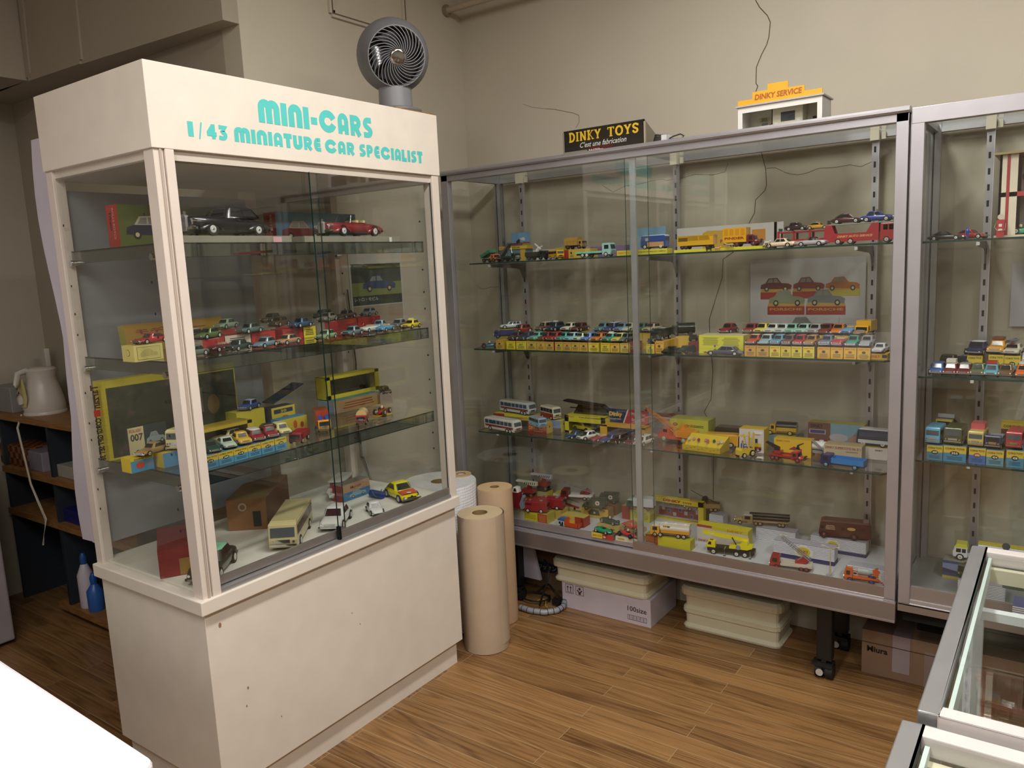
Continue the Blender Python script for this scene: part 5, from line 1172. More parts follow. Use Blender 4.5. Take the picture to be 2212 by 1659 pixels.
animal(1657, 'ccc4b0', 'cream toy animal at the right end of the yellow strip, top shelf', L=.02, z=ZY)
vehicle('fins', BV(1686, 2.722, Z1), -96, .108, .042, .031, 'e0c8ac', 'cream toy saloon with a pink roof, front of the top shelf', roof='cf9c98', hub='satin:d8ccb0')
vehicle('open', BV(1754, 2.725, Z1), -96, .098, .04, .03, 'a8a8b0', 'silver toy roadster with a black hood, front of the top shelf', extras=lambda t, L, W, H: MB().loft([rrect(-.2 * L, .1 * L, W * .38, H * .62), rrect(-.15 * L, .04 * L, W * .32, H * .96), rrect(-.1 * L, 0, W * .2, H)], 'satin:1a1a1e').build('hood', t))
# car transporter and its trailer
RT = 'paint:9c2630'
t = thing('toy_car_trailer', 'red toy transporter trailer with three side openings, top shelf', 'toy trailer', BV(1739, 2.835, Z1), 1)
q = MB().box(-.085, .085, -.022, .022, .012, .026, RT)
for x in (-.085, -.032, .022, .082):
    for s in (-1, 1): q.box(x - .004, x + .004, s * .0215 - .0008, s * .0215 + .0008, .024, .056, RT)
q.box(-.087, .087, -.022, .022, .0525, .0555, 'satin:8e9290'); 
for s in (-1, 1): q.box(-.085, .086, s * .0215 - .0008, s * .0215 + .0008, .049, .054, RT)
q.box(-.085, -.083, -.022, .022, .0555, .066, 'satin:5c5054'); q.build('body', t)
MB().text('DINKY AUTO SERVICE', -.06, .03, .016, .022, 'card:d8b070', 'f', -.0226, .02, .002).build('lettering', t)
for x in (-.05, .05): [wheel(t, x, s * .019, .0085, .005, 'satin:b8b8b0') for s in (-1, 1)]
ZT = Z1 + .056
vehicle('saloon', BV(1722, 2.835, ZT), 86, .078, .037, .029, '3a1a22', 'dark maroon toy saloon riding on the red trailer')
vehicle('coupe', BV(1768, 2.835, ZT), 88, .082, .036, .025, 'd09c28', 'yellow toy sports coupe riding on the red trailer')
t = thing('toy_transporter', 'red toy car transporter lorry with two cars aboard, right end of the top shelf', 'toy truck', BV(1861, 2.765, Z1), 0)
q = MB().box(-.112, .055, -.0235, .0235, .009, .036, RT)
for s in (-1, 1): q.prism([(-.112, .036), (-.078, .036), (-.088, .064), (-.108, .064)], s * .0225 - .0009, s * .0225 + .0009, RT).prism([(.018, .036), (.055, .036), (.055, .064), (.034, .064)], s * .0225 - .0009, s * .0225 + .0009, RT)
q.build('body', t); MB().box(-.1, .108, -.0225, .0225, .0635, .0665, 'satin:90948f').box(-.104, -.101, -.022, .022, .0665, .08, 'satin:5c5054').build('upper_deck', t)
q = MB().prism([(.058, .008), (.112, .008), (.113, .036), (.107, .061), (.06, .061)], -.023, .023, RT); q.build('cab', t, .001)
q = MB().quad((.1132, -.019, .038), (.1132, .019, .038), (.1082, .018, .058), (.1082, -.018, .058), GLS)
for s in (-1, 1): cab_windows(q, .066, .1, .023, .04, .056, n=2)
q.build('windows', t); MB().box(.1128, .1145, -.012, .012, .018, .034, 'satin:8c8c8c').box(.1125, .1148, -.023, .023, .01, .015, 'satin:7c7c7c').build('grille', t)
MB().text('DINKY AUTO SERVICE', -.07, .036, .022, .029, 'card:d8b070', 'f', -.0242, .02, .002).build('lettering', t)
for x in (-.068, -.03, .078): [wheel(t, x, s * .0205, .0095, .006, 'satin:b8b8b0') for s in (-1, 1)]
ZT = Z1 + .067
vehicle('coupe', BV(1831, 2.765, ZT), 88, .098, .04, .033, '481c26', 'plum coloured toy saloon riding on the transporter deck')
vehicle('saloon', (atx(1900, 2.765, ZT) - .006, 2.765, ZT), 88, .098, .04, .034, '223c8c', 'blue toy police car with a white bonnet and roof lamp, on the transporter', extras=lambda t, L, W, H: (MB().box(-.003, .003, -.006, .006, H, H + .005, CHR).build('beacon', t), MB().face(L * .2, L * .47, -W * .38, W * .38, 'paint:c8ccc4', 't', H * .635).build('bonnet_panel', t)))
# ---- lowest shelf of the long case
Z3 = SB[2] + .0006
def OZ(px, py, z): p = onz(px, py, z); return (p.x, p.y, z)
CO = dict(roof='d4d6cc', stripe='7c1c24', hub='satin:d0d0cc', slant=True)
tb(1046, 1120, 2.80, Z3, .12, .036, 'ccb03a', 'long yellow box under the rear toy coach, lowest shelf', top='8c7440', side='b89c40')
tb(1066, 1164, 2.862, Z3 + .037, .07, .011, 'd4cc38', 'thin red and yellow box strip right under the rear toy coach', deco=lambda p, x, d, h: p.face(-x, -x * .5, 0, h, 'card:a8281c', 'f', -.0006))
tb(1120, 1143, 2.80, Z3, .1, .04, '3a3226', 'open dark end of the long box behind the front toy coach, lowest shelf', side='b89c50')
bus(BV(1087, 2.735, Z3), 78, .2, .048, .058, 'd8d6cc', 'front white toy coach with a red stripe and blue windows, lowest shelf', n=7, **CO)
bus(BV(1119, 2.90, Z3 + .0485), 78, .2, .048, .058, 'c4d0d6', 'rear bluish white toy coach with a maroon stripe, on the boxes, lowest shelf', n=7, **CO)
tb(1141.5, 1181, 2.755, Z3, .05, .046, 'a62c20', 'red box lettered in gold under the blue and grey toy van, lowest shelf', side='c8ac48', top='c8ac58', deco=lambda p, x, d, h: (p.text('DINKY TOYS', -x * .9, x * .9, h * .32, h * .68, 'card:d8a440', 'f', -.0004, .03), greek(p, -x * .5, x * .7, h * .12, h * .24, 2, 'card:d0b080', 'f', -.0004), p.disc(d * .5, h * .6, .004, .004, DK, 'r', x + .0004)))
bus(OZ(1162, 921, Z3 + .0465), 62, .09, .038, .042, '84aecb', 'pale blue toy minibus with a grey top, on the red lettered box', roof='a4a8b0', n=3, axles=(.3, -.3), skylights=False, r=.006, glass=GLS, z0=.56, z1=.86)
tb(1182, 1212, 2.81, Z3, .05, .05, '7890b0', 'blue picture box with a yellow end under the red and white toy minibus', side='cfc05c', deco=lambda p, x, d, h: (p.face(-x, x, 0, h * .35, 'card:6c5c58', 'f', -.0004), p.disc(d * .5, h * .65, .004, .004, DK, 'r', x + .0004)))
bus(BV(1190, 2.845, Z3 + .0505), 66, .105, .042, .056, 'd4d0bc', 'red and cream toy minibus with roof lights, lowest shelf', skirt='8e2420', n=4, axles=(.32, -.32), r=.008, glass=GLS, z0=.56, z1=.86)
# window boxes
def window_box(p0, p1, y, z, d, h, c, label, inner, head=None, dark='card:3c3420', bars=(.12, .16, .1, .12)):
    a, b = atx(p0, y, z), atx(p1, y, z); x = (b - a) / 2; c = 'card:' + c
    t = thing('toy_window_box', label, 'toy box', ((a + b) / 2, y, z), 0)
    l, r_, bo, to = bars[0] * 2 * x, bars[1] * 2 * x, bars[2] * h, bars[3] * h
    q = MB().box(-x, x, d - .002, d, 0, h, dark).box(-x, x, 0, d, 0, .002, c).box(-x, -x + .002, 0, d, 0, h, c).box(x - .002, x, 0, d, 0, h, c).box(-x, x, 0, d, h - .002, h, c)
    q.box(-x, -x + l, -.001, .001, 0, h, c).box(x - r_, x, -.001, .001, 0, h, c).box(-x, x, -.001, .001, 0, bo, c).box(-x, x, -.001, .001, h - to, h, c)
    q.build('box_body', t)
    MB().quad((-x + l, .0015, bo), (x - r_, .0015, bo), (x - r_, .0015, h - to), (-x + l, .0015, h - to), 'g:film').build('window_film', t)
    if inner: inner(t, x, d, h)
    return t, x
t, x = window_box(1221, 1308, 2.82, Z3, .07, .078, 'c9c234', 'yellow window box holding a yellow toy coupe, black blister behind, lowest shelf', lambda t, x, d, h: MB().text('DINKY', -x * .9, -x * .5, h * .88, h * .96, 'card:b85820', 'f', -.0014, .03).text('THUNDERBIRD', -x * .3, x * .95, h * .89, h * .95, DK, 'f', -.0014, .02).build('printing', t), bars=(.1, .1, .12, .36))
vehicle('coupe', ((atx(1262, 2.855, Z3)), 2.855, Z3 + .01), 74, .112, .042, .034, 'd2c02c', 'yellow toy coupe inside the yellow window box, lowest shelf', hub='satin:303030')
q = MB(); q.prism([(-.085, .0), (.07, 0), (.085, .018), (.05, .04), (-.13, .055), (-.135, .05), (-.06, .04)], 0, .035, 'g:smoke').prism([(-.135, .051), (.05, .038), (.087, .016), (.087, .019), (.05, .043), (-.135, .056)], -.002, .037, 'satin:16140e'); q.box(-.07, -.05, .01, .02, 0, .034, 'satin:5c5a60').box(-.11, .03, .012, .02, .02, .024, 'satin:1c1c1c')
o = q.build('blister_cover'); o.location = (atx(1268, 2.86, Z3) + .02, 2.86, Z3 + .0785); tag(o, 'dark see-through blister lid standing on the yellow window box', 'plastic cover')
t, x = window_box(1297, 1394, 2.80, Z3, .06, .054, 'd0a028', 'orange window box behind a dark blue toy limousine, lowest shelf', None, bars=(.16, .08, .1, .12))
vehicle('saloon', (atx(1348, 2.795, Z3) - .0, 2.83, Z3 + .006), -88, .135, .045, .037, '1c3470', 'dark blue toy limousine in the orange window box, lowest shelf')
t = thing('box_header', 'upright navy and red box header card lettered Mercedes, lowest shelf', 'card', BV(1356, 2.862, Z3 + .054))
q = MB().box(-.095, .095, 0, .0015, 0, .058, 'card:1c2854')
q.poly([(-.018, 0), (.095, 0), (.095, .058), (.004, .058)], 'card:ac2c38', 'f', -.0004); q.poly([(-.022, 0), (-.016, 0), (.006, .058), (0, .058)], 'card:d8ccc4', 'f', -.0006); q.build('card', t)
q = MB().text('Dinky', -.086, -.024, .022, .046, 'card:d8b840', 'f', -.001, .05).text('DIE-CAST TOYS', -.086, -.03, .012, .018, 'card:cfcfc8', 'f', -.001).text('Mercedes', .02, .082, .034, .048, 'card:d0b0ac', 'f', -.001, .02).text('Benz 600', .02, .078, .012, .025, 'card:d0b0ac', 'f', -.001, .02); q.build('lettering', t)
fr = [(1232, 949, 'rr', '1c3c64', None, 'slate blue toy saloon', .03), (1261, 952, 'saloon', 'd8d8d0', None, 'white toy rally car with a black bonnet', .035), (1284, 957, 'open', '94222a', None, 'open red toy convertible with fins', .03),
      (1311, 957, 'open', '20488c', '20488c', 'royal blue low toy coupe', .03), (1334, 957, 'mini', '3a1c14', None, 'dark brown toy saloon with a large white bumper', .036), (1361, 963, 'mini', '6c2028', None, 'maroon toy estate by the door stile', .036), (1389, 961, 'mini', 'd8d8cc', None, 'white toy police car right of the door stile', .038)]
for i, (px, py, st, c, rf, ph, hh) in enumerate(fr):
    if rf: st, rf = 'coupe', None
    x, y, z = OZ(px, py, Z3)
    vehicle(st if st != 'rr' else 'round', (x, max(y, 2.748), z), -24 if i < 4 else -6, .1, .041, hh, c, ph + ', front of the lowest shelf', extras=(lambda t, L, W, H: MB().quad((L * .2, -W * .36, H * .632), (L * .44, -W * .36, H * .6), (L * .44, W * .36, H * .6), (L * .2, W * .36, H * .632), 'satin:1a1a1a').build('bonnet_panel', t)) if 'bonnet' in ph else beacon('paint:3050a0') if 'police' in ph else None, grp='toy cars in front of the window boxes')
# crane lorry and its boxes
tb(1400, 1448, 2.90, Z3, .08, .085, 'b9b0a4', 'grey picture box with a dark red top behind the crane lorry', top='84302c', deco=lambda p, x, d, h: (p.text('SUPER AUTOCRANE', -x * .8, x * .95, h * .82, h * .92, 'card:a8443c', 'f', -.0004), p.disc(0, h * .3, x * .7, h * .2, 'card:8a8088', 'f', -.0004), p.disc(0, h * .55, x * .5, h * .1, 'card:9c98a0', 'f', -.0006)))
tb(1448, 1530, 2.875, Z3, .08, .088, 'bcbc40', 'lime yellow box numbered 972 behind the crane lorry', side='a8a83c', top='b4b458', deco=lambda p, x, d, h: (p.disc(-x * .72, h * .74, x * .13, h * .075, 'card:7c2824', 'f', -.0004), p.text('972', -x * .79, -x * .65, h * .71, h * .77, 'card:d8b870', 'f', -.0008), greek(p, -x * .4, x * .9, h * .64, h * .76, 2, DK, 'f', -.0004)))
t = thing('toy_crane_lorry', 'orange toy crane on a coral lorry with a long lattice boom, lowest shelf', 'toy truck', OZ(1466, 953, Z3), 172)
OR = 'paint:d88a24'; CR = 'paint:c44c38'
q = MB().box(-.085, .07, -.02, .02, .010, .02, CR).prism([(.03, .01), (.082, .01), (.084, .03), (.066, .034), (.06, .052), (.034, .052)], -.022, .022, CR); q.build('chassis', t)
q = MB()
for s in (-1, 1): cab_windows(q, .037, .06, .022, .036, .048)
q.build('windows', t)
for x in (.055, -.035, -.058): [wheel(t, x, s * .02, .0105, .007, 'satin:c8c29c', 'rubber:7c7870') for s in (-1, 1)]
q = MB().box(-.078, .0, -.024, .024, .022, .046, OR).prism([(-.078, .046), (-.01, .046), (-.02, .056), (-.07, .05)], -.02, .02, OR).box(-.03, -.01, -.02, .005, .046, .07, OR).box(-.076, -.06, -.0246, .0246, .026, .036, 'satin:3a2c14'); q.build('crane_house', t)
lattice(t, 'boom', (-.005, 0, .034), (.155, 0, .125), .009, .003, OR, 12, .0011)
MB().tube((-.06, 0, .075), (.155, 0, .127), .0004, .0004, 4, 'satin:9c9c94').tube((-.07, -.012, .046), (-.06, 0, .076), .0012, .0012, 6, OR).tube((-.04, .012, .05), (-.06, 0, .076), .0012, .0012, 6, OR).build('rigging', t)
MB().tube((.152, 0, .124), (.152, 0, .105), .004, .004, 8, 'satin:20201c').tube((.152, 0, .105), (.152, 0, .096), .0012, .0012, 6, 'satin:20201c').build('hook', t)
t = thing('plastic_cover', 'brown see-through plastic box cover behind the yellow toy van, lowest shelf', 'plastic cover', BV(1587, 2.93, Z3))
MB().loft([rrect(-.074, .074, .03, 0, .05), rrect(-.072, .072, .028, .05, .06), rrect(-.066, .066, .026, .062, .1)], 'g:smoke', False).build('cover', t)
bus(OZ(1558, 963, Z3), -80, .135, .05, .05, 'd8a020', 'yellow toy van with its rear door open, lowest shelf', n=0, axles=(.32, -.3), skylights=False, r=.01)
t = thing('display_tray', 'shallow yellow tray of small toy road signs, lowest shelf', 'toy box', BV(1514, 2.725, Z3), -6); x = .078
q = MB().box(-x, x, 0, .002, 0, .022, 'card:c4a82c').box(-x, x, 0, .075, 0, .002, 'card:c8ae2c').quad((-x, .004, .008), (x, .004, .008), (x, .075, .052), (-x, .075, .052), 'card:d0b430').quad((x, 0, .022), (x, .076, .054), (x, .076, 0), (x, 0, 0), 'card:b89c2c').quad((-x, 0, .022), (-x, .076, .054), (-x, .076, 0), (-x, 0, 0), 'card:b89c2c').box(-x, x, .075, .077, 0, .055, 'card:c4a82c')
for k in range(9): q.face(-x * .8 + k * .016, -x * .8 + k * .016 + .009, .008 + (k % 3) * .004, .0095 + (k % 3) * .004, 'card:6a5a20', 'f', -.0004)
q.build('tray_body', t)
for k, (u, c) in enumerate([(-.066, 'satin:b8b8b0'), (-.05, 'satin:a88c88'), (-.026, 'paint:7c2c4c'), (.0, 'paint:b08078'), (.012, 'paint:a85c58'), (.034, 'paint:3c443c'), (.056, 'paint:b09478'), (.066, 'satin:b8b0a0')]):
    s = thing('toy_road_sign', ['bare grey', 'round grey', 'round magenta', 'round pink', 'oval red and white', 'dark green', 'round tan', 'small pale'][k] + ' toy road sign in the shallow yellow tray', 'toy sign', (0, 0, 0)); s.location = Matrix.Rotation(radians(-6), 3, 'Z') @ Vector((u, .02 + (k % 2) * .008, .018)) + bpy.data.objects[t.name].location
    s.rotation_euler = (radians(-30), 0, radians(-6)); MB().box(-.006, .006, 0, .006, 0, .001, 'satin:8c8478').tube((0, .002, 0), (0, .002, .022), .0008, .0008, 5, 'satin:a8a090').build('pole', s); MB().tube((0, 0, .024), (0, .0012, .024), .0062, .0062, 12, c, mc=c).build('plate', s)
# forklift with driver
YW = 'paint:d8b82c'
t = thing('toy_forklift', 'yellow toy forklift with a blue-clad driver, front of the lowest shelf', 'toy forklift', BV(1610, 2.73, Z3), 64)
MB().prism([(-.034, .01), (.026, .01), (.026, .028), (.006, .03), (-.01, .034), (-.03, .034), (-.034, .028)], -.015, .015, YW).build('body', t)
q = MB()
for s in (-1, 1):
    q.tube((-.028, s * .014, .034), (-.022, s * .013, .078), .0014, .0014, 6, YW).tube((.02, s * .014, .03), (.006, s * .013, .08), .0014, .0014, 6, YW).tube((-.022, s * .013, .078), (.006, s * .013, .08), .0014, .0014, 6, YW)
for k in range(5): q.tube((-.022 + .007 * k, -.013, .0785), (-.022 + .007 * k, .013, .0785), .0008, .0008, 5, YW)
q.build('roll_cage', t); q = MB()
for s in (-1, 1): q.box(.028, .033, s * .011 - .002, s * .011 + .002, .008, .086, YW)
q.box(.028, .033, -.012, .012, .06, .064, YW).box(.033, .036, -.012, .012, .012, .03, 'satin:1c1c1c').box(.034, .066, -.01, -.006, .010, .012, 'satin:1c1c1c').box(.034, .066, .006, .01, .010, .012, 'satin:1c1c1c'); q.build('mast', t)
for x, r in ((-.022, .0095), (.018, .0125)): [wheel(t, x, s * .016, r, .007, 'satin:d8d4a0') for s in (-1, 1)]
d = thing('toy_figure', 'blue-clad toy driver seated in the yellow forklift', 'toy figure', tuple(t.location + Vector((0, 0, .034))), 64)
MB().loft([[(x + r * cos(a), r * 1.2 * sin(a), z) for a in [2 * pi * i / 8 for i in range(8)]] for x, r, z in ((-.014, .005, 0), (-.014, .006, .008), (-.013, .0055, .016), (-.012, .002, .019))], 'paint:2450a0').tube((-.012, -.003, .003), (.004, -.004, .003), .0028, .0024, 6, 'paint:2450a0').tube((.004, -.004, .003), (.006, -.004, -.005), .0024, .002, 6, 'paint:2450a0').tube((-.012, 0, .015), (.004, -.003, .010), .002, .0014, 6, 'paint:2450a0').build('body', d)
MB().lathe([(.001, .019), (.0034, .02), (.0036, .024), (.002, .0275), (.0004, .028)], 8, 'satin:2c2420', (-.012, 0)).build('head', d)
tb(1597, 1650, 2.80, Z3, .06, .088, 'd0c8c4', 'white and yellow box with a forklift picture, lowest shelf', side='c8ac2c', top='cfae2c', deco=lambda p, x, d, h: (p.face(-x, -x * .1, h - .0005, h, 'card:8c2c28', 'f', -.0004), p.poly([(x * .1, h * .2), (x * .8, h * .2), (x * .8, h * .4), (x * .1, h * .42)], 'card:c8b42c', 'f', -.0004), p.poly([(x * .15, h * .16), (x * .8, h * .16), (x * .8, h * .26), (x * .15, h * .26)], 'card:a82c20', 'f', -.0008), p.disc(x * .3, h * .16, .006, .006, 'card:181818', 'f', -.0012), p.disc(x * .7, h * .16, .005, .005, 'card:181818', 'f', -.0012), p.face(x * .15, x * .2, h * .4, h * .78, 'card:b89c2c', 'f', -.0008), p.face(x * .15, x * .7, h * .76, h * .79, 'card:b89c2c', 'f', -.0008), p.face(x * .3, x * .5, h * .42, h * .6, 'card:20243c', 'f', -.001), p.face(x * .2, x * .9, h * .8, h * .93, 'card:dcdcdc', 'f', -.0008)))
o = MB().prism([(-.012, 0), (-.008, .006), (.012, .007), (.014, 0), (.008, .003), (-.006, .003)], -.006, .006, 'satin:dcdcd8').build('folded_tag'); o.location = BV(1641, 2.72, Z3); tag(o, 'small folded white tag in front of the forklift picture box', 'price tag')
tb(1660, 1716, 2.93, Z3, .06, .042, '7898a8', 'pale blue picture box under the yellow toy lorry with a black hood', top='a8a454', deco=lambda p, x, d, h: p.face(-x, x * .2, 0, h * .3, 'card:9c5c44', 'f', -.0004))
truck('tilt', BV(1688, 2.955, Z3 + .0425), -84, .115, 'd0a828', 'd0a828', 'yellow toy lorry with a black canvas hood, back of the lowest shelf', H=.042, bonnet=True, bedl='24241f', hub='satin:d8c878', chassis='c8a028')
tb(1672, 1752, 2.80, Z3, .05, .062, 'd6ae1e', 'bright yellow box with a printed crane behind the red breakdown truck', side='c09c24', top='c8a428', deco=lambda p, x, d, h: (p.text('DINKY TOYS', -x * .88, -x * .15, h * .82, h * .92, 'card:a8401c', 'f', -.0004), p.poly([(x * .2, h * .45), (x * .26, h * .7), (x * .6, h * .86), (x * .62, h * .82), (x * .36, h * .66), (x * .4, h * .45)], 'card:201c18', 'f', -.0004), p.poly([(-x * .2, h * .4), (x * .5, h * .36), (x * .52, h * .46), (x * .1, h * .6)], 'card:8c2040', 'f', -.0004)))
t, e = truck('flat', BV(1701, 2.735, Z3), 84, .125, '98241f', '98241f', 'red toy breakdown truck with a black jib, front of the lowest shelf', H=.038, bonnet=True, hub='satin:8c3030', chassis='8c2420')
MB().box(-.045, -.02, -.012, .012, .022, .034, 'paint:98241f').prism([(-.05, .028), (-.03, .028), (-.028, .045), (-.075, .062), (-.078, .058), (-.045, .04)], -.006, .006, 'satin:161412').build('jib', t)
tb(1745, 1865, 2.925, Z3, .05, .105, '74503f', 'large picture box of a house and a tanker behind the white toy trailer', side='b8a82c', top='b8a850', deco=lambda p, x, d, h: (p.face(-x * .18, x, h * .25, h, 'card:7ba0b4', 'f', -.0004), p.face(-x, x, 0, h * .28, 'card:b87c34', 'f', -.0005), p.text('DINKY', -x * .9, -x * .45, h * .82, h * .94, DK, 'f', -.0008, .03), p.face(-x * .95, -x * .35, h * .6, h * .76, 'card:c8b8c0', 'f', -.0008), p.face(-x * .92, -x * .38, h * .62, h * .74, 'card:50407c', 'f', -.0012), p.disc(x * .12, h * .52, x * .34, h * .14, 'card:b4acb0', 'f', -.0008), p.poly([(x * .45, h * .5), (x * .7, h * .7), (x, h * .6), (x, h * .4), (x * .45, h * .4)], 'card:b08878', 'f', -.0008), p.poly([(-x * .8, h * .2), (-x * .6, h * .42), (-x * .2, h * .42), (-x * .15, h * .2)], 'card:7c3828', 'f', -.0012), p.face(x * .0, x * .5, h * .15, h * .28, 'card:605c64', 'f', -.0012)))
t = thing('toy_tank_trailer', 'white toy tank trailer with a grey chute, lowest shelf', 'toy trailer', BV(1774, 2.83, Z3), 0)
q = MB().prism([(.019 * cos(2 * pi * i / 14), .042 + .016 * sin(2 * pi * i / 14)) for i in range(14)], -.035, .045, 'paint:d4d4d0', 'x', sm=True).tube((0, 0, .056), (0, 0, .062), .008, .008, 10, 'paint:d4d4d0'); q.build('tank', t)
MB().box(-.045, .045, -.012, .012, .016, .026, 'satin:8c8c90').build('chassis', t); MB().prism([(-.03, .062), (-.026, .068), (.026, .024), (.022, .02)], -.022, -.017, 'satin:8c8c90').build('chute', t)
for s in (-1, 1): wheel(t, .01, s * .014, .009, .005, 'satin:303030')
t = thing('toy_excavator', 'small dark toy loader with a black grab before the picture box', 'toy truck', BV(1806, 2.86, Z3), 0)
MB().box(-.02, .02, -.012, .012, .008, .03, 'satin:26282a').box(-.006, .012, -.01, .01, .03, .048, 'satin:4c4c54').build('body', t); [wheel(t, x, s * .012, .009, .006, 'satin:40403c') for x in (-.013, .013) for s in (-1, 1)]
MB().path([(.02, 0, .02), (.034, 0, .034), (.044, 0, .026)], .002, 6, 'satin:201c18').tube((.044, -.003, .024), (.044, .003, .024), .006, .006, 10, 'satin:201c18').build('grab', t)
tb(1779, 1861, 2.775, Z3, .06, .062, 'b8a88a', 'beige lettered box behind the blue toy lorry, lowest shelf', side='a39474', top='a8946a', deco=lambda p, x, d, h: (p.text('DINKY SUPERTOYS No 511', -x * .92, x * .95, h * .78, h * .92, 'card:8c3434', 'f', -.0004), greek(p, x * .1, x * .9, h * .62, h * .7, 1, 'card:6c5850', 'f', -.0004)), bev=.001)
truck('tray', BV(1822, 2.722, Z3), -95, .142, '1c205c', '2c74b8', 'mid blue toy lorry with a navy cab, front right of the lowest shelf', H=.042, W=.046, chassis='1c205c', hub='satin:5c98b8', axles=[.36, -.3])
tb(1852, 1925, 2.87, Z3, .06, .042, 'cfc8c0', 'white lettered box with a blue lorry print under the toy police bus', top='c4b83c', deco=lambda p, x, d, h: (p.text('DINKY', x * .05, x * .5, h * .72, h * .86, DK, 'f', -.0004, .03), p.face(-x, -x * .7, h * .2, h * .7, 'card:20407c', 'f', -.0004)))
bus(BV(1889, 2.9, Z3 + .0425), -92, .11, .042, .062, '1c2024', 'black and white toy police bus at the right end of the lowest shelf', roof='ccd0d4', n=2, axles=(.3, -.28), skylights=False, r=.011, skirt='1c2024', text=('POLICE', -.1, .2, .42, .5, 'card:c8c8c8'))
q = MB().box(-.052, .05, -.0222, -.0208, .012, .024, 'satin:c8ccd0').box(-.052, .05, .0208, .0222, .012, .024, 'satin:c8ccd0').build('white_band', bpy.data.objects[[o.name for o in COL.objects if o.name.startswith('toy_bus') and o.parent is None][-1]])

# ---- deck of the long case
Z0 = .4012
def boxdeck(p0, p1, py, d, h, c, l, **k):        # front bottom edge measured at image row py
    m = onz((p0 + p1) / 2, py, k.pop('z', Z0)); return BB_(p0, p1, m.y, m.z, d, h, c, l, **k)
boxdeck(1106, 1133, 1123, .06, .062, 'b8b4a0', 'grey and yellow box at the far left of the deck', side='c8b42c', deco=lambda p, x, d, h: p.text('DINKY', 0.004, d - .004, h * .1, h * .8, 'card:a8641c', 'r', x + .0004, .02, 0, True))
t = thing('toy_shovel', 'dark red toy tower digger with a white roof, far left of the deck', 'toy crane', OZ(1120, 1096, Z0 + .0625), 0)
MB().box(-.02, .012, -.014, .014, .0, .07, 'paint:6c1c24').prism([(-.02, .07), (.008, .07), (.004, .092), (-.014, .092)], -.014, .014, 'paint:d4d0c8').build('house', t)
MB().prism([(-.013, .074), (.003, .074), (.0, .088), (-.01, .088)], -.0145, -.0142, GLS).build('windows', t); MB().prism([(.012, .02), (.03, .06), (.036, .05), (.03, .03), (.03, .0), (.018, -.002)], -.01, .01, 'satin:70767c').build('scoop', t)
def shovel(loc, label, boomc):
    t = thing('toy_crane', label, 'toy crane', loc, 8)
    q = MB()
    for s in (-1, 1): q.prism([(-.026, .008), (-.02, .001), (.022, .001), (.028, .008), (.022, .016), (-.02, .016)], s * .014 - .005, s * .014 + .005, 'rubber:1a1814'); q.tube((.02, s * .02, .008), (.02, s * .0205, .008), .007, .007, 12, 'satin:7c6434')
    q.build('tracks', t); MB().prism([(-.032, .018), (.03, .018), (.034, .03), (.022, .036), (-.028, .034)], -.018, .018, 'paint:8e1c22').prism([(-.008, .034), (.014, .034), (.01, .052), (.0, .056)], -.008, .008, 'paint:7c181e').build('house', t)
    q = MB()
    for s in (-1, 1): q.prism([(.045, .052), (.045, .07), (-.03, .073), (-.06, .074), (-.064, .069), (-.058, .065), (-.03, .066), (-.01, .058), (.01, .052)], s * .006 - .0008, s * .006 + .0008, boomc)
    for k in range(6): q.prism([(-.02 + k * .01, .056), (-.016 + k * .01, .056), (-.012 + k * .01, .067), (-.016 + k * .01, .067)], -.0075, -.0069, 'satin:2a2820')
    q.build('boom', t); MB().tube((-.06, 0, .07), (-.06, 0, .052), .0004, .0004, 4, 'satin:404040').build('hoist_rope', t)
boxdeck(1125, 1158, 1094, .06, .036, 'c4b05c', 'yellow and red box under the front white-boomed toy crane', side='ccb82c', top='a02820')
shovel(OZ(1143, 1071, Z0 + .0365), 'front toy crane with a cream boom and red body, left of the deck', 'paint:d4d4bc')
boxdeck(1160, 1180, 1085, .06, .052, 'a8a07c', 'grey-yellow box under the rear white-boomed toy crane', side='ccb82c', top='2c2820')
shovel(OZ(1174, 1056, Z0 + .0525), 'rear toy crane with a lilac white boom, left of the deck', 'paint:c4c0d0')
DKY = lambda s=0, a=.62, b=1, c='card:b0401c': (lambda p, x, d, h: (p.face(x * (a * 2 - 1), x * b, 0, h, c, 'f', -.0004), greek(p, x * (a * 2 - 1) + .004, x * b - .004, h * .15, h * .85, 6, 'card:d08448', 'f', -.0008, s), greek(p, -x * .9, x * (a * 2 - 1.1), h * .3, h * .8, 4, 'card:a8981c', 'f', -.0006, s + 1)))
boxdeck(1129, 1182, 1128, .06, .042, 'd0c22c', 'yellow box with an orange panel under the front toy fire engine', side='b8a848', deco=DKY(3))
def fire_engine(loc, rz, label):
    t = bus(loc, rz, .108, .042, .05, '8e1c26', label, n=0, axles=(.3, -.26), skylights=False, r=.009, cat='toy fire engine', name='toy_fire_engine')
    MB().prism([(-.02, .05), (-.016, .054), (.02, .054), (.024, .05)], -.012, .012, 'paint:8e1c26').box(-.03, .03, -.004, .004, .05, .0535, 'satin:8c8c84').build('roof_gear', t)
    q = MB()
    for s in (-1, 1): [q.face(.014 + k * .008 if s < 0 else .014 + k * .008, .02 + k * .008, .034, .042, 'satin:2c1414', 'f', s * .0222) for k in range(4)]
    q.face(-.038, -.028, .016, .022, 'satin:d8d0c8', 'f', -.0222); q.build('windows', t)
fire_engine(OZ(1159, 1105, Z0 + .0425), -76, 'front red toy fire engine on a yellow and orange box, left of the deck')
boxdeck(1188, 1212, 1121, .06, .04, 'bfa44a', 'tan box under the rear toy fire engine')
fire_engine(OZ(1193, 1098, Z0 + .0405), -76, 'rear red toy fire engine, behind the front one on the deck')
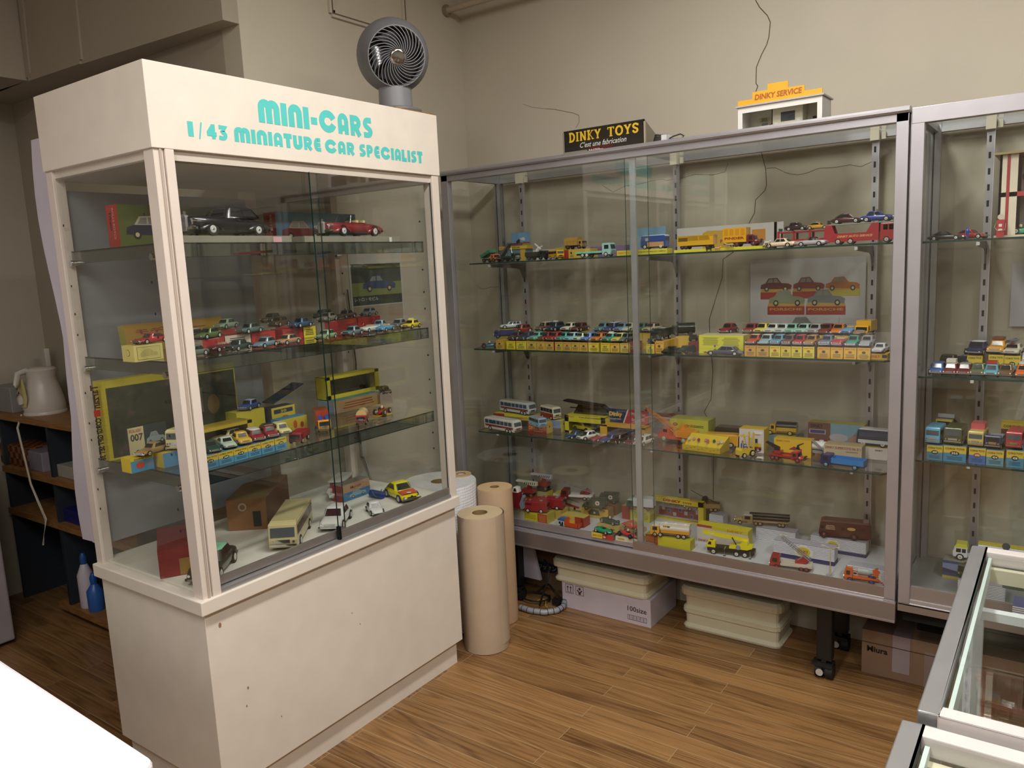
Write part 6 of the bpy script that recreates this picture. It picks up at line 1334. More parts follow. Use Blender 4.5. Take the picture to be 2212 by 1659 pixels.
boxdeck(1196, 1273, 1104, .06, .07, 'c9c0b0', 'large white picture box under the toy ladder truck, lettered TURNTABLE', side='b8a83c', top='b8a848', deco=lambda p, x, d, h: (p.face(-x * .2, x * .7, 0, h * .16, 'card:c0b42c', 'f', -.0004), p.text('TURNTABLE', x * .1, x * .6, h * .03, h * .12, DK, 'f', -.0008), p.poly([(-x * .7, h * .4), (-x * .4, h * .4), (-x * .1, h * .3), (x * .4, h * .22), (x * .5, h * .34), (-x * .2, h * .5), (-x * .35, h * .78), (-x * .65, h * .8)], 'card:b03820', 'f', -.0004), p.poly([(-x * .7, h * .96), (x * .4, h * .7), (x * .5, h * .6), (-x * .65, h * .86)], 'card:98948c', 'f', -.0004), p.disc(x * .2, h * .2, .006, .006, 'card:181818', 'f', -.0008)))
def ladder_truck(loc, rz, L, cab, bed, label, up=12, cat='toy ladder truck', a0=(-.28, .028), ll=.8, hub='satin:8c8c84'):
    t, e = truck('flat', loc, rz, L, cab, bed, label, H=.046, W=.044, hub=hub, chassis=cab, cat=cat, name='toy_ladder_truck')
    MB().box(-L * .5, L * .2, -.021, .021, .014, .026, 'paint:' + bed).box(-L * .36, -L * .1, -.014, .014, .026, .034, 'paint:' + cab).tube((-L * .3, 0, .026), (-L * .3, 0, .038), .014, .012, 14, 'paint:' + cab).prism([(-L * .42, .034), (-L * .15, .034), (-L * .3, .052)], -.009, .009, 'paint:' + cab).build('turntable', t)
    x0 = -L * .44; ladder(t, (x0, 0, .036), (x0 + ll * L * cos(radians(up)), 0, .036 + ll * L * sin(radians(up))), .008, 'satin:85858a'); return t
ladder_truck(OZ(1248, 1078, Z0 + .0705), -74, .145, '6e1820', 'd0d0cc', 'dark red and white toy ladder truck on the white picture box', 14, ll=.98)
boxdeck(1256, 1314, 1119, .05, .046, 'cda63a', 'tan-yellow box with an ambulance print under the front toy army ambulance', side='8c6c34', deco=lambda p, x, d, h: (p.poly([(-x * .5, h * .5), (-x * .2, h * .85), (x * .3, h * .8), (x * .4, h * .3), (-x * .4, h * .25)], 'card:30402c', 'f', -.0004), p.disc(0, h * .52, .005, .005, 'card:cfc4a0', 'f', -.0008), p.disc(x * .7, h * .8, .005, .003, 'card:a84838', 'f', -.0004)))
boxdeck(1307, 1330, 1112, .06, .044, '8c2e26', 'dark red box lettered in gold under the rear toy army ambulance', side='8c6c34', deco=lambda p, x, d, h: p.text('TOYS', -x * .6, x * .6, h * .3, h * .6, 'card:c89440', 'f', -.0004, .02))
def ambulance(loc, rz, label):
    t, e = truck('army', loc, rz, .1, '2e3c2a', '2e3c2a', label, H=.04, W=.044, bonnet=True, hub='paint:2e3c2a', chassis='24301f', cat='toy ambulance', name='toy_ambulance')
    MB().box(-.05, .018, -.0225, .0225, .015, .046, 'paint:2e3c2a').build('ambulance_body', t)
    q = MB()
    for pl, o_, u, v in (('f', -.0229, -.016, .032), ('b', .0229, .016, .032)):
        k = -.0003 if pl == 'f' else .0003
        q.disc(u, v, .0095, .0095, 'satin:d8d4cc', pl, o_, 18); q.face(u - .006, u + .006, v - .0018, v + .0018, 'paint:a82428', pl, o_ + k); q.face(u - .0018, u + .0018, v - .006, v + .006, 'paint:a82428', pl, o_ + k)
    q.disc(-.016, 0, .009, .009, 'satin:d8d4cc', 't', .0464, 18); q.face(-.022, -.01, -.0018, .0018, 'paint:a82428', 't', .0467); q.face(-.0178, -.0142, -.006, .006, 'paint:a82428', 't', .0467)
    q.disc(0, .032, .009, .009, 'satin:d8d4cc', 'l', -.0504, 18); q.face(-.006, .006, .0302, .0338, 'paint:a82428', 'l', -.0507); q.face(-.0018, .0018, .026, .038, 'paint:a82428', 'l', -.0507); q.build('red_cross', t)
ambulance(OZ(1285, 1099, Z0 + .0465), -72, 'front dark green toy army ambulance with red crosses, deck')
ambulance(OZ(1313, 1086, Z0 + .0445), -72, 'rear dark green toy army ambulance with red crosses, deck')
# blue, white and orange dumper and its open box
t = thing('toy_dumper', 'toy dumper with a blue roof, white cab and orange tipping tray, deck', 'toy truck', OZ(1232, 1138, Z0), 0)
q = MB().box(-.048, -.016, -.02, .02, .006, .028, 'paint:cfd4dc'); q.build('cab', t); MB().prism([(-.05, .028), (-.014, .028), (-.018, .036), (-.046, .036)], -.021, .021, 'paint:2c62a8').build('roof', t)
q = MB(); q.face(-.044, -.034, .013, .024, GLS, 'f', -.0204); q.face(-.03, -.022, .013, .024, GLS, 'f', -.0204); q.build('windows', t)
OC = 'paint:d04c28'; q = MB().box(-.014, .052, -.024, .024, .008, .011, OC).box(-.014, -.012, -.024, .024, .011, .038, OC).box(-.014, .052, -.024, -.0225, .011, .026, OC).box(-.014, .052, .0225, .024, .011, .026, OC).box(.05, .052, -.024, .024, .011, .024, OC); q.build('tray', t)
for x in (-.03, .03): [wheel(t, x, s * .018, .008, .006, 'satin:303030') for s in (-1, 1)]
t = boxdeck(1213, 1262, 1136, .05, .042, 'c8b450', 'yellow box with an open orange-red end flap behind the toy dumper', side='a43a24', top='c8b45c', deco=lambda p, x, d, h: (p.face(x * .2, x, 0, h, 'card:a43a24', 'f', -.0005), p.text('DINKY', -x * .95, -x * .1, h * .6, h * .8, 'card:a87838', 'f', -.0004)))
q = MB().quad((.0, 0, .0), (.018, -.012, .004), (.018, -.012, .038), (.0, 0, .042), 'card:b8462c').quad((0, 0, .042), (.018, -.012, .038), (.018, -.012, .004), (0, 0, 0), 'card:b8462c').build('end_flap', t, loc=(.04, 0, 0))
boxdeck(1290, 1338, 1150, .04, .03, 'bfa85a', 'tan box under the darker green toy racing car, deck', top='b8a45c', deco=lambda p, x, d, h: p.disc(x * .5, h * .5, .004, .003, 'card:a04838', 'f', -.0004))
race_car(OZ(1318, 1130, Z0 + .0305), 118 - 40, '1f4034', 'dark green toy racing car numbered on its tail, with a driver, deck', L=.098, f1=False)
boxdeck(1278, 1325, 1164, .035, .022, 'c8b43c', 'yellow and red box under the brighter green toy racing car, deck', side='5c5048', deco=lambda p, x, d, h: (p.face(x * .0, x, 0, h, 'card:a83c2c', 'f', -.0004), p.text('DINKY TOYS', -x * .9, -x * .1, h * .3, h * .6, 'card:b0581c', 'f', -.0004), p.disc(x * .2, h * .4, .006, .004, 'card:cfc8b8', 'f', -.0008)))
race_car(OZ(1304, 1150, Z0 + .0225), 78, '1c7c54', 'brighter green toy racing car nearest the case front, deck', L=.085, f1=False, driver=False)
boxdeck(1345, 1388, 1149, .04, .016, 'c4a848', 'low buff box under the coral toy sports car, deck')
vehicle('coupe', OZ(1368, 1140, Z0 + .0165), 76, .1, .042, .027, 'd84a38', 'coral red low toy sports car left of the door stile, deck', roof='d84a38', bump=None, glass='gloss:8c7c3c')
boxdeck(1330, 1377, 1171, .035, .018, 'c8c4b0', 'white printed box under the red toy racing car, deck', side='8c8470', deco=lambda p, x, d, h: p.face(-x * .8, -x * .2, h * .3, h * .7, 'card:a89c2c', 'f', -.0004))
race_car(OZ(1357, 1158, Z0 + .0185), 74, 'b8303c', 'red open-wheeled toy racing car with fat black tyres, deck', L=.095, hub='satin:3c3840', driver=True)
boxdeck(1344, 1404, 1125, .06, .058, 'c6c03a', 'yellow box with a red panel under the green and white toy refuse truck', side='a8a030', deco=lambda p, x, d, h: (p.face(-x, -x * .4, 0, h, 'card:9c3020', 'f', -.0004), p.text('DINKY', -x * .3, x * .4, h * .8, h * .93, 'card:b8841c', 'f', -.0004), greek(p, -x * .2, x * .9, h * .2, h * .7, 6, 'card:8c8420', 'f', -.0004)))
t, e = truck('box', OZ(1385, 1099, Z0 + .0585), -80, .115, '1c5040', 'c4ccd6', 'green-cabbed toy refuse truck with a pale grey body, on the yellow box', H=.042, hub='satin:6c3838', roofc='b4c4c0', bedl=.052)
MB().box(.03, .038, -.004, .004, .042, .056, 'satin:5c6068').build('roof_lamp', t)
# window box with road signs
t, x = window_box(1409, 1520, onz(1465, 1135, Z0).y + .05, Z0, .03, .095, 'd0bc34', 'tall yellow window box of toy road signs lettered DINKY TOYS, deck', lambda t, x, d, h: (MB().text('DINKY', -x * .55, x * .16, h * .84, h * .96, 'card:9c2c20', 'f', -.0016, .05).text('TOYS', x * .2, x * .56, h * .845, h * .925, 'card:9c2c20', 'f', -.0016, .04).build('lettering', t)), 'card:b8b4b8', 'card:b8b4ba', (.08, .1, .06, .22))
q = MB(); hh = .095; yy = .026; q.face(-x * .82, x * .8, hh * .1, hh * .48, 'card:8c2028', 'f', yy)
for k in range(7):
    u = -x * .7 + k * x * .22; c = ('card:b8b4ba', 'card:20306c')[k % 2]; q.face(u, u + .014, hh * .34 - (k % 3) * .01, hh * .5 - (k % 3) * .01, 'card:d0c8cc', 'f', yy - .001); q.face(u + .001, u + .013, hh * .35 - (k % 3) * .01, hh * .49 - (k % 3) * .01, c, 'f', yy - .0015)
    q.disc(u + .006, hh * .64, .0075, .0085, 'card:3a383c', 'f', yy - .001); q.disc(u + .006, hh * .64, .0066, .0076, 'card:c4c0c4', 'f', yy - .0015)
q.build('printing', t)
def stripebox(p0, p1, py, d, h, label, spot=None, lid=False, z=Z0, oval='card:c8b830', txt=None):
    t = boxdeck(p0, p1, py, d, h, 'x:stripe', label, side='x:stripe', top='card:a8a8b4', z=z, deco=lambda p, x, d, h: (p.disc(*spot, 'card:d8d4c4', 'f', -.0004, 20), p.disc(spot[0], spot[1], spot[2] * .7, spot[3] * .7, oval, 'f', -.0008, 20), p.text(txt or 'TOY', spot[0] - spot[2] * .5, spot[0] + spot[2] * .5, spot[1] - spot[3] * .2, spot[1] + spot[3] * .25, 'card:b04820', 'f', -.0012, .03)) if spot else None)
    if lid: x = (atx(p1, t.location.y, z) - atx(p0, t.location.y, z)) / 2; MB().box(-x - .0006, x + .0006, -.0008, d + .0008, 0, h * .24, 'card:202c60').build('base_tray', t)
    return t
stripebox(1532, 1562, 1138, .055, .05, 'grey striped box under the tan toy recovery truck, deck')
t, e = truck('tray', OZ(1517, 1102, Z0 + .0505), -70, .145, '9c8258', '9c8258', 'tan toy recovery truck with a raised jib, standing high behind the yellow box', H=.05, bonnet=True, chassis='8c744c', hub='satin:9c8c60')
MB().path([(-.07, -.008, .03), (-.01, 0, .055), (.045, 0, .085)], .0012, 6, 'satin:2a2620').path([(-.07, .008, .03), (-.01, 0, .055), (.045, 0, .085)], .0012, 6, 'satin:2a2620').tube((-.012, -.012, .045), (-.012, .012, .045), .014, .014, 14, 'satin:2c241c').build('jib', t)
boxdeck(1395, 1491, 1183, .045, .04, 'd0c630', 'long yellow box with a red panel under the white and orange toy tanker', side='b8a83c', top='b8b448', deco=DKY(7, 0, -.44, 'card:a83420'))
t, e = truck('tank', OZ(1449, 1158, Z0 + .0405), -79, .15, 'd8a030', 'd8d4c8', 'white and orange toy fuel tanker with shell and shield emblems, deck', H=.046, W=.044, axles=[.38, .24, -.22, -.36], roofc='d8d6cc', chassis='8c8c90', hub='satin:b8b8b4')
q = MB().box(-.075, .034, -.0215, .0215, .018, .03, 'paint:d09428').box(-.075, .034, -.019, .019, .03, .052, 'paint:d8d4c8'); q.build('tank_side', t)
for pl, s, k in (('b', .0218, 1), ('f', -.0218, -1)):
    q = MB(); g = lambda u: u if pl == 'f' else -u
    for u, c in ((.012, 'card:a83c18'), (-.002, 'card:7c7438')): a, b = sorted((g(u), g(u + .013))); q.face(a, b, .032, .046, c, pl, s * .9 + .0)
    q.disc(g(.0185), .039, .005, .0055, 'card:d8a81c', pl, s * .9 + k * .0004); q.poly([(g(.0005), .044), (g(.0085), .044), (g(.0085), .038), (g(.0045), .034), (g(.0005), .038)], 'card:3c5028', pl, s * .9 + k * .0004); q.build('emblem', t)
boxdeck(1506, 1616, 1178, .05, .07, 'c8c0b4', 'cream and yellow printed box behind the yellow toy crane, deck', side='b8b040', top='c8bc2c', deco=lambda p, x, d, h: (p.face(-x * 1, -x * .4, h * .86, h, 'card:a8442c', 'f', -.0004), p.face(-x * .4, x, h * .8, h, 'card:c8bc2c', 'f', -.0004), p.text('DINKY', x * .2, x * .8, h * .82, h * .93, 'card:b86c1c', 'f', -.0008), p.text('DINKY', -x * .95, -x * .55, h * .04, h * .16, 'card:a8481c', 'f', -.0008, .03), p.poly([(-x * .6, h * .72), (x * .6, h * .5), (x * .6, h * .42), (-x * .6, h * .6)], 'card:b8a028', 'f', -.0008)))
YC = 'paint:dcd01c'
t = thing('toy_mobile_crane', 'bright yellow toy mobile crane with a black chassis, front of the deck', 'toy crane', OZ(1580, 1197, Z0), 9)
MB().box(-.085, .085, -.02, .02, .012, .026, 'satin:1c1c1c').build('chassis', t)
MB().prism([(-.088, .024), (-.055, .024), (-.056, .048), (-.064, .052), (-.08, .052), (-.088, .036)], -.02, .0, YC).build('cab', t); MB().prism([(-.083, .036), (-.07, .036), (-.07, .047), (-.079, .047)], -.0206, -.0202, GLS).box(-.076, -.064, -.014, -.006, .0515, .0525, GLS).build('windows', t)
MB().prism([(-.005, .028), (.06, .028), (.078, .036), (.078, .044), (.062, .042), (.06, .06), (.046, .062), (.03, .044), (-.005, .036)], -.018, .018, YC).build('turret', t)
MB().prism([(.062, .054), (.062, .066), (-.095, .082), (-.104, .082), (-.104, .070), (-.085, .068)], -.006, .006, YC).build('boom', t); MB().text('Coles', -.082, -.062, .0715, .0775, 'satin:e8e8dc', 'f', -.0066, .04).build('lettering', t)
MB().tube((.02, -.008, .04), (.004, -.008, .068), .0022, .0022, 8, 'satin:1c1c1c').build('ram', t)
for x in (-.062, .022, .052): [wheel(t, x, s * .019, .0105, .007, 'satin:c8c8c8') for s in (-1, 1)]
for x in (-.02, .072): MB().tube((x, -.028, .0), (x, -.028, .028), .0014, .0014, 6, CHR).tube((x, -.028, .0), (x, -.028, .002), .005, .005, 10, CHR).box(x - .002, x + .002, -.028, .0, .024, .028, CHR).build('outrigger', t)
MB().tube((.028, -.0185, .036), (.028, -.0215, .036), .009, .009, 16, 'satin:8c9094').build('hand_wheel', t)
stripebox(1633, 1718, 1170, .05, .046, 'grey striped box with a yellow label under the long toy pipe truck, deck', (.03, .02, .022, .014), txt='DINKY')
t, e = truck('flat', OZ(1645, 1133, Z0 + .0465), -76, .2, '94825a', '94825a', 'long khaki toy truck loaded with black pipes, back of the deck', H=.042, bonnet=True, chassis='5c543c', axles=[.4, .1, .02, -.34, -.4], roofc='b8b8b0', hub='satin:94825a')
q = MB()
for (y, z) in ((-.012, .03), (0, .03), (.012, .03), (-.006, .04), (.006, .04)): q.tube((-.105, y, z), (.045, y, z), .0062, .0062, 12, 'satin:1a1914', mc='matt:080808')
q.build('pipe_load', t)
stripebox(1671, 1802, 1212, .05, .062, 'blue-striped white box with a round label behind the red toy ladder truck', (.0, .034, .034, .024), True, txt='DINKY')
stripebox(1751, 1870, 1196, .05, .054, 'blue-striped white box under the maroon toy horsebox, deck', (-.018, .03, .026, .02), True)
t = bus(OZ(1825, 1161, Z0 + .0545), -80, .175, .05, .068, '4a1d1c', 'maroon toy horsebox lettered in cream, back right of the deck', n=0, axles=(.4, -.18), skylights=False, r=.012, cat='toy truck', name='toy_horsebox', hub='satin:5c2c2c')
for pl, s in (('b', .0262),):
    q = MB(); q.text('BRITISH', .062 - .02 if 0 else -.062, -.035, .046, .051, 'card:c8b080', pl, s); q.text('RAILWAYS', -.064, -.033, .040, .045, 'card:c8b080', pl, s); q.text('HORSE BOX', -.064, -.032, .034, .039, 'card:c8b080', pl, s)
    q.disc(.022, .042, .014, .006, 'card:c8a450', pl, s, 18)
    for u in (-.082, -.012, .054): q.face(u, u + .011, .036, .046, 'satin:180c0c', pl, s)
    q.build('lettering', t)
stripebox(1829, 1916, 1258, .045, .05, 'blue-striped white box lettered DINKY SUPERTOYS behind the orange cement mixer', (.028, .024, .012, .006), txt='DINKY')
t = bpy.data.objects[[o.name for o in COL.objects if o.name.startswith('toy_box') and o.parent is None][-1]]
MB().face(-.052, .045, .012, .038, 'card:cfc8bc', 'f', -.0014).text('DINKY SUPERTOYS', -.048, .038, .030, .036, 'card:a84438', 'f', -.0018).disc(-.036, .025, .006, .0035, 'card:2c2c20', 'f', -.0018).face(.004, .03, .018, .026, 'card:20307c', 'f', -.0018).build('label_panel', t)
ladder_truck(OZ(1709, 1228, Z0), -80, .14, '96232a', 'c4bcb0', 'red toy ladder truck with its ladder raised, front of the deck', 38, ll=.86, hub='satin:8c3030')
t = thing('toy_lamp_post', 'cream double-armed toy street lamp on a clear base, front of the deck', 'toy lamp', OZ(1793, 1243, Z0), 0)
MB().box(-.011, .011, -.011, .011, 0, .005, 'g:film').build('base', t); MB().tube((0, 0, .005), (0, 0, .034), .0034, .0028, 8, 'satin:c8b884').tube((0, 0, .034), (0, 0, .098), .0016, .0012, 8, 'satin:c8b884').build('post', t)
for s in (-1, 1): MB().path([(0, 0, .092), (s * .008, 0, .1), (s * .022, 0, .104)], .0012, 6, 'satin:c8b884').box(s * .02 - (.01 if s < 0 else 0), s * .02 + (.01 if s > 0 else 0), -.002, .002, .1025, .105, 'satin:d8d4c4').build('arm', t)
t, e = truck('flat', OZ(1861, 1256, Z0), -84, .105, 'c4561c', 'c4561c', 'orange toy cement mixer truck with a grey drum, front right of the deck', H=.046, W=.042, chassis='b04c18', hub='satin:3c3c8c', cat='toy cement mixer', name='toy_cement_mixer')
MB().tube((.012, 0, .036), (-.02, 0, .036), .012, .013, 16, 'satin:9ca4a4').tube((-.02, 0, .036), (-.036, 0, .037), .013, .008, 16, 'satin:9ca4a4').build('drum', t); MB().prism([(-.034, .028), (-.034, .048), (-.048, .052), (-.056, .042), (-.05, .034), (-.052, .022)], -.008, .008, 'paint:c4561c').prism([(-.03, .019), (-.052, .019), (-.07, .004), (-.074, .0), (-.058, .012)], -.014, .014, 'paint:c4561c').build('chute', t)
# ------------------------------------------------------------------ right-hand case goods
def CB(p0, p1, z, d, h, num, phrase, y=2.70, yel='cfb53c', blue='4c8ca4', split=.56, oc='matt:111111', side=None):
    return BB_(p0, p1, y, z, d, h, yel, 'yellow and blue toy box numbered ' + num + ' under the ' + phrase, split=(split, blue), deco=end_corgi(num, oc=oc), top='4c88a0')
ZA, ZB_, ZD = SCZ[0] + .0006, SCZ[1] + .0006, SCZ[2] + .0006
vehicle('coupe', BV(2044, 2.76, ZA), 84, .10, .04, .028, '1c1e22', 'black toy coupe at the left end of the top shelf, right-hand case')
vehicle('round', BV(2099, 2.80, ZA), 70, .09, .038, .03, '96242a', 'red toy sports car beside the blue toy man, right-hand case')
figurine(BV(2089, 2.745, ZA), 20, 'paint:24388c', 'blue-overalled toy mechanic leaning by the red toy sports car', h=.036)
t = thing('toy_garage', 'cream and red two-storey toy filling station building, right-hand case', 'toy building', BV(2153, 2.72, ZA)); gw = .3
q = MB().box(-.008, gw, 0, .2, 0, .006, 'satin:cfc8ac').box(0, gw, .0, .2, .115, .128, 'paint:a83440').box(0, gw, .19, .2, .006, .235, 'satin:b0aaa8').box(0, .006, 0, .2, .006, .235, 'satin:c9c3ae').box(0, .045, 0, .004, .006, .235, 'satin:d8d0bc').box(.05, .09, .09, .094, .006, .23, 'satin:9c9494').box(.1, gw, .12, .124, .01, .2, 'satin:6c6c70')
q.build('walls', t); MB().prism([(-.014, .235), (gw, .235), (gw, .24), (-.014, .241)], -.014, .2, 'satin:a89868').build('roof', t); MB().face(.018, .026, .006, .235, 'paint:9c2c34', 'f', -.0006).disc(.07, .175, .018, .018, 'paint:5c2c2c', 'f', .089, 20).build('trim_panels', t)
t = thing('toy_petrol_pump', 'red toy petrol pump with a round white top, before the toy filling station', 'toy petrol pump', BV(2160, 2.70, ZA + .0005))
MB().box(-.009, .009, -.006, .006, 0, .05, 'paint:a82c34').face(-.004, .004, .03, .038, 'satin:d8d4cc', 'f', -.0064).face(-.005, .005, .018, .024, 'satin:d8c8b0', 'f', -.0064).build('pump_body', t); MB().tube((0, -.003, .058), (0, .003, .058), .008, .008, 14, 'satin:c8bcae').build('globe', t); MB().path([(-.009, -.004, .045), (-.015, -.006, .03), (-.006, -.009, .018), (.012, -.008, .02), (.013, -.006, .04)], .001, 5, 'satin:a89c8c').build('hose', t)
race_car(BV(2204, 2.76, ZA + .0065), -60, '3ca07c', 'mint green open toy racing car in the toy filling station', L=.08)
fr = [(2010, 2041, 'mini', '3c64b0', None, 'mid blue toy estate'), (2041.5, 2068, 'mini', '6c1c24', 'c8c4bc', 'maroon toy estate with a white load on its roof'), (2069.5, 2099, 'mini', '681c22', '8c8c88', 'maroon toy minicar with a pink plate'), (2099, 2127, 'saloon', '5c6a48', None, 'olive green boxy toy saloon'),
      (2127.5, 2158, 'mini', '5ca4bc', None, 'light blue toy saloon with a red roof load'), (2157, 2189, 'saloon', '6c5030', None, 'brown toy saloon with a white grille'), (2193, 2228, 'coupe', 'd8682c', None, 'bright orange toy saloon at the right picture edge')]
for i, (p0, p1, st, c, rf, ph) in enumerate(fr):
    ex = rack('satin:d8d4c8', .012) if 'white load' in ph else rack('paint:b02c2c', .009) if 'red roof' in ph else None
    vehicle(st, BV((p0 + p1) / 2, 2.75, ZB_), -3, .085, .0405, .037, c, ph + ', front row, right-hand case', roof=rf, extras=ex, grp='toy cars in the front row of the right-hand case')
vehicle('round', BV(2047, 2.87, ZB_), -10, .1, .05, .048, '3a3a28', 'dark olive rounded toy car behind the blue toy estate, right-hand case')
vehicle('round', BV(2078, 2.86, ZB_), -8, .1, .046, .044, '1a1c1e', 'black toy police car with a blue lamp, right-hand case', extras=beacon('paint:3c5c8c'))
for p0, p1, nm, ph, hh in ((2088, 2121, '210', 'navy toy saloon', .048), (2134, 2167, '436', 'amber toy estate', .052), (2168, 2203, '430', 'white toy car with a canoe', .05)):
    BB_(p0, p1, 2.85, ZB_, .1, hh, 'cbb33c', 'yellow toy box under the ' + ph + ', back row, right-hand case', side='3c4438', split=(.4, '4c8ca4'), deco=lambda p, x, d, h, nm=nm: (p.text('CORGI TOYS', -x * .85, x * .85, h * .78, h * .9, DK, 'f', -.0004, .02), nm != '210' and (p.disc(0, h * .5, x * .4, h * .13, 'matt:111111', 'f', -.0006), p.text(nm, -x * .26, x * .26, h * .44, h * .56, 'card:e8e2c8', 'f', -.001, .02))))
vehicle('ds', BV(2112, 2.90, ZB_ + .0485), -10, .112, .052, .042, '16244c', 'navy toy saloon with a white roof, on a box, right-hand case', roof='c8ccc4')
vehicle('wagon', BV(2156, 2.90, ZB_ + .0525), -8, .105, .048, .042, 'd89a30', 'amber toy estate with brown roof luggage, right-hand case', extras=rack('satin:6c3c2c', .01))
def canoe(t, L, W, H): MB().loft([[(x * L, w_ * W, H + .008 + zz), (x * L, 0, H + .002), (x * L, -w_ * W, H + .008 + zz)] for x, w_, zz in ((-.4, .04, .004), (-.2, .3, 0), (.1, .3, 0), (.38, .04, .004))], 'paint:8c3430').box(-L * .2, L * .12, -W * .26, W * .26, H + .008, H + .011, 'paint:3c6c9c').build('canoe', t)
vehicle('saloon', BV(2187, 2.90, ZB_ + .0505), -6, .105, .05, .034, 'c8c4b4', 'cream toy car carrying a red and blue canoe, right-hand case', extras=canoe)
vehicle('saloon', BV(2222, 2.88, ZB_), -6, .1, .045, .06, 'b8bcc0', 'pale grey toy car at the right picture edge, back row')
crow = [(2001.5, 2035.5, '409', 'light blue toy van', .047, 'van', '5ca4c4', None, 927), (2037, 2086, '355', 'olive green toy army van', .050, 'van', '3a4a2c', None, 926), (2092, 2128, '490', 'cream toy van with a pink cover', .050, 'van', 'b8ac64', 'b8545c', 932),
        (2129.5, 2167, '454', 'navy toy pickup', .047, 'pick', '1c2c5c', None, 946), (2173, 2210, '458', 'red toy lorry', .052, 'van', 'a42c34', None, 937)]
for i, (p0, p1, nm, ph, hh, kd, c, rf, _) in enumerate(crow):
    CB(p0, p1, ZD, .1, hh, nm, ph, oc='matt:111111' if nm != '490' else 'card:8c2434', blue=('4a7c94', '3c80a4', '3c68a8', '5c8c9c', '4a84a0')[i], yel='ccb040')
    z = ZD + hh + .0005; W = min(.05, .95 * (atx(p1, 2.7, ZD) - atx(p0, 2.7, ZD)))
    if kd == 'van': bus(BV((p0 + p1) / 2 + 2, 2.752, z), -4, .095, W, .056 if nm != '490' else .05, c, ph + ' on the box numbered ' + nm + ', right-hand case', n=2, axles=(.3, -.3), skylights=False, r=.009, glass=GLS, z0=.55, z1=.82)
    else: truck('tray', BV((p0 + p1) / 2, 2.752, z), -4, .09, c, '8c9094', ph + ' on the box numbered ' + nm + ', right-hand case', W=W, H=.042)
    if nm == '490': MB().box(-.045, .01, -W * .44, W * .44, .05, .068, 'paint:b8545c').build('roof_cover', bpy.data.objects[[o.name for o in COL.objects if o.name.startswith('toy_bus') and o.parent is None][-1]])
tb(2027, 2058, 2.85, ZD, .1, .052, 'b8a03c', 'yellow box under the pale yellow toy tipper, back row, right-hand case', side='c0a83c')
truck('tip', BV(2046, 2.90, ZD + .0525), -6, .11, 'c4b45c', '8c9098', 'pale yellow toy tipper lorry at the back, right-hand case', W=.05, H=.05)
tb(2160, 2260, 2.88, ZD, .05, .10, 'c0a834', 'tall yellow picture box of a blue car, partly cut by the picture edge', side='b09c30', deco=lambda p, x, d, h: (p.face(-x, x, h * .04, h * .8, 'card:4c3430', 'f', -.0004), p.face(-x, x, h * .04, h * .3, 'card:787880', 'f', -.0006), car_print(p, -x * .6, x * .6, h * .25, h * .6, '4484a8', 'f', -.001), p.text('CORGI CLASSICS', -x * .9, x * .4, h * .85, h * .93, DK, 'f', -.0006)))
ZE = .4012
BB_(2035, 2190, 2.83, ZE, .06, .062, '3a4a6c', 'blue picture box of an airship under the toy tanker, right-hand case', top='7c7c74', side='6c6a60', deco=lambda p, x, d, h: (p.face(-x, x, 0, h * .16, 'card:b09c48', 'f', -.0004), p.poly([(-x, h * .85), (-x * .5, h * .86), (-x * .2, h * .7), (0, h * .4), (-x * .3, h * .38), (-x, h * .58)], 'card:7480a0', 'f', -.0006), p.poly([(-x, h * .58), (-x * .3, h * .38), (0, h * .4), (-x * .2, h * .32), (-x, h * .36)], 'card:2a2c50', 'f', -.0008)))
def tanker_artic():
    t = thing('toy_tanker', 'white, green and yellow articulated toy tanker on the airship box, right-hand case', 'toy truck', BV(2112, 2.87, ZE + .0625), 2)
    W_ = 'paint:c8ccd0'; q = MB().prism([(-.07, .012), (-.03, .012), (-.03, .044), (-.066, .044), (-.072, .028)], -.022, .022, W_).box(-.03, .03, -.012, .012, .012, .018, W_); q.build('cab', t)
    MB().prism([(-.069, .042), (-.028, .042), (-.032, .056), (-.062, .056)], -.0215, .0215, 'paint:c8c83c').build('cab_roof', t); q = MB(); q.face(-.062, -.048, .028, .041, GLS, 'f', -.0224); q.face(-.045, -.034, .028, .041, GLS, 'f', -.0224); q.build('windows', t)
    q = MB().prism([(.02 * cos(2 * pi * i / 16), .044 + .02 * sin(2 * pi * i / 16)) for i in range(16)], .0, .19, W_, 'x', sm=True).box(.05, .19, -.0212, .0212, .024, .036, 'paint:1c5c40').box(.0, .17, -.012, .012, .062, .066, 'paint:c8b830'); q.build('tank', t)
    q = MB().poly([(.03, .048), (.05, .046), (.05, .04), (.036, .042)], 'card:a82c3c', 'f', -.0206).poly([(.056, .048), (.066, .048), (.066, .041), (.061, .036), (.056, .041)], 'card:2c6c3c', 'f', -.0206).poly([(.058, .046), (.064, .046), (.064, .041), (.061, .039), (.058, .041)], 'card:c8c040', 'f', -.021); q.build('emblem', t)
    for x in (-.05, .008, .15, .17): [wheel(t, x, s * .019, .0115, .007, 'satin:d0d0cc') for s in (-1, 1)]
tanker_artic()
lt_ = thing('toy_lift_platform', 'white lattice toy arm with a dark bucket above the toy tanker', 'toy crane', BV(2190, 2.80, ZE + .0665 + .045), 0)
lattice(lt_, 'arm', (-.015, 0, .03), (.06, 0, -.03), .004, .006, 'satin:d8d8d4', 5, .0014); MB().tube((-.022, -.003, .037), (-.022, .003, .037), .011, .011, 14, 'satin:4c5054').build('bucket', lt_)
BB_(2068, 2170, 2.70, ZE, .07, .052, 'x:stripe', 'striped box behind the counter edge under the green toy lorry, right-hand case', side='x:stripe', top='9c9ca4')
truck('army', BV(2100, 2.755, ZE + .0525), -20, .11, '2c3a24', '2c3a24', 'dark green toy army lorry on the striped box, right-hand case', H=.046)
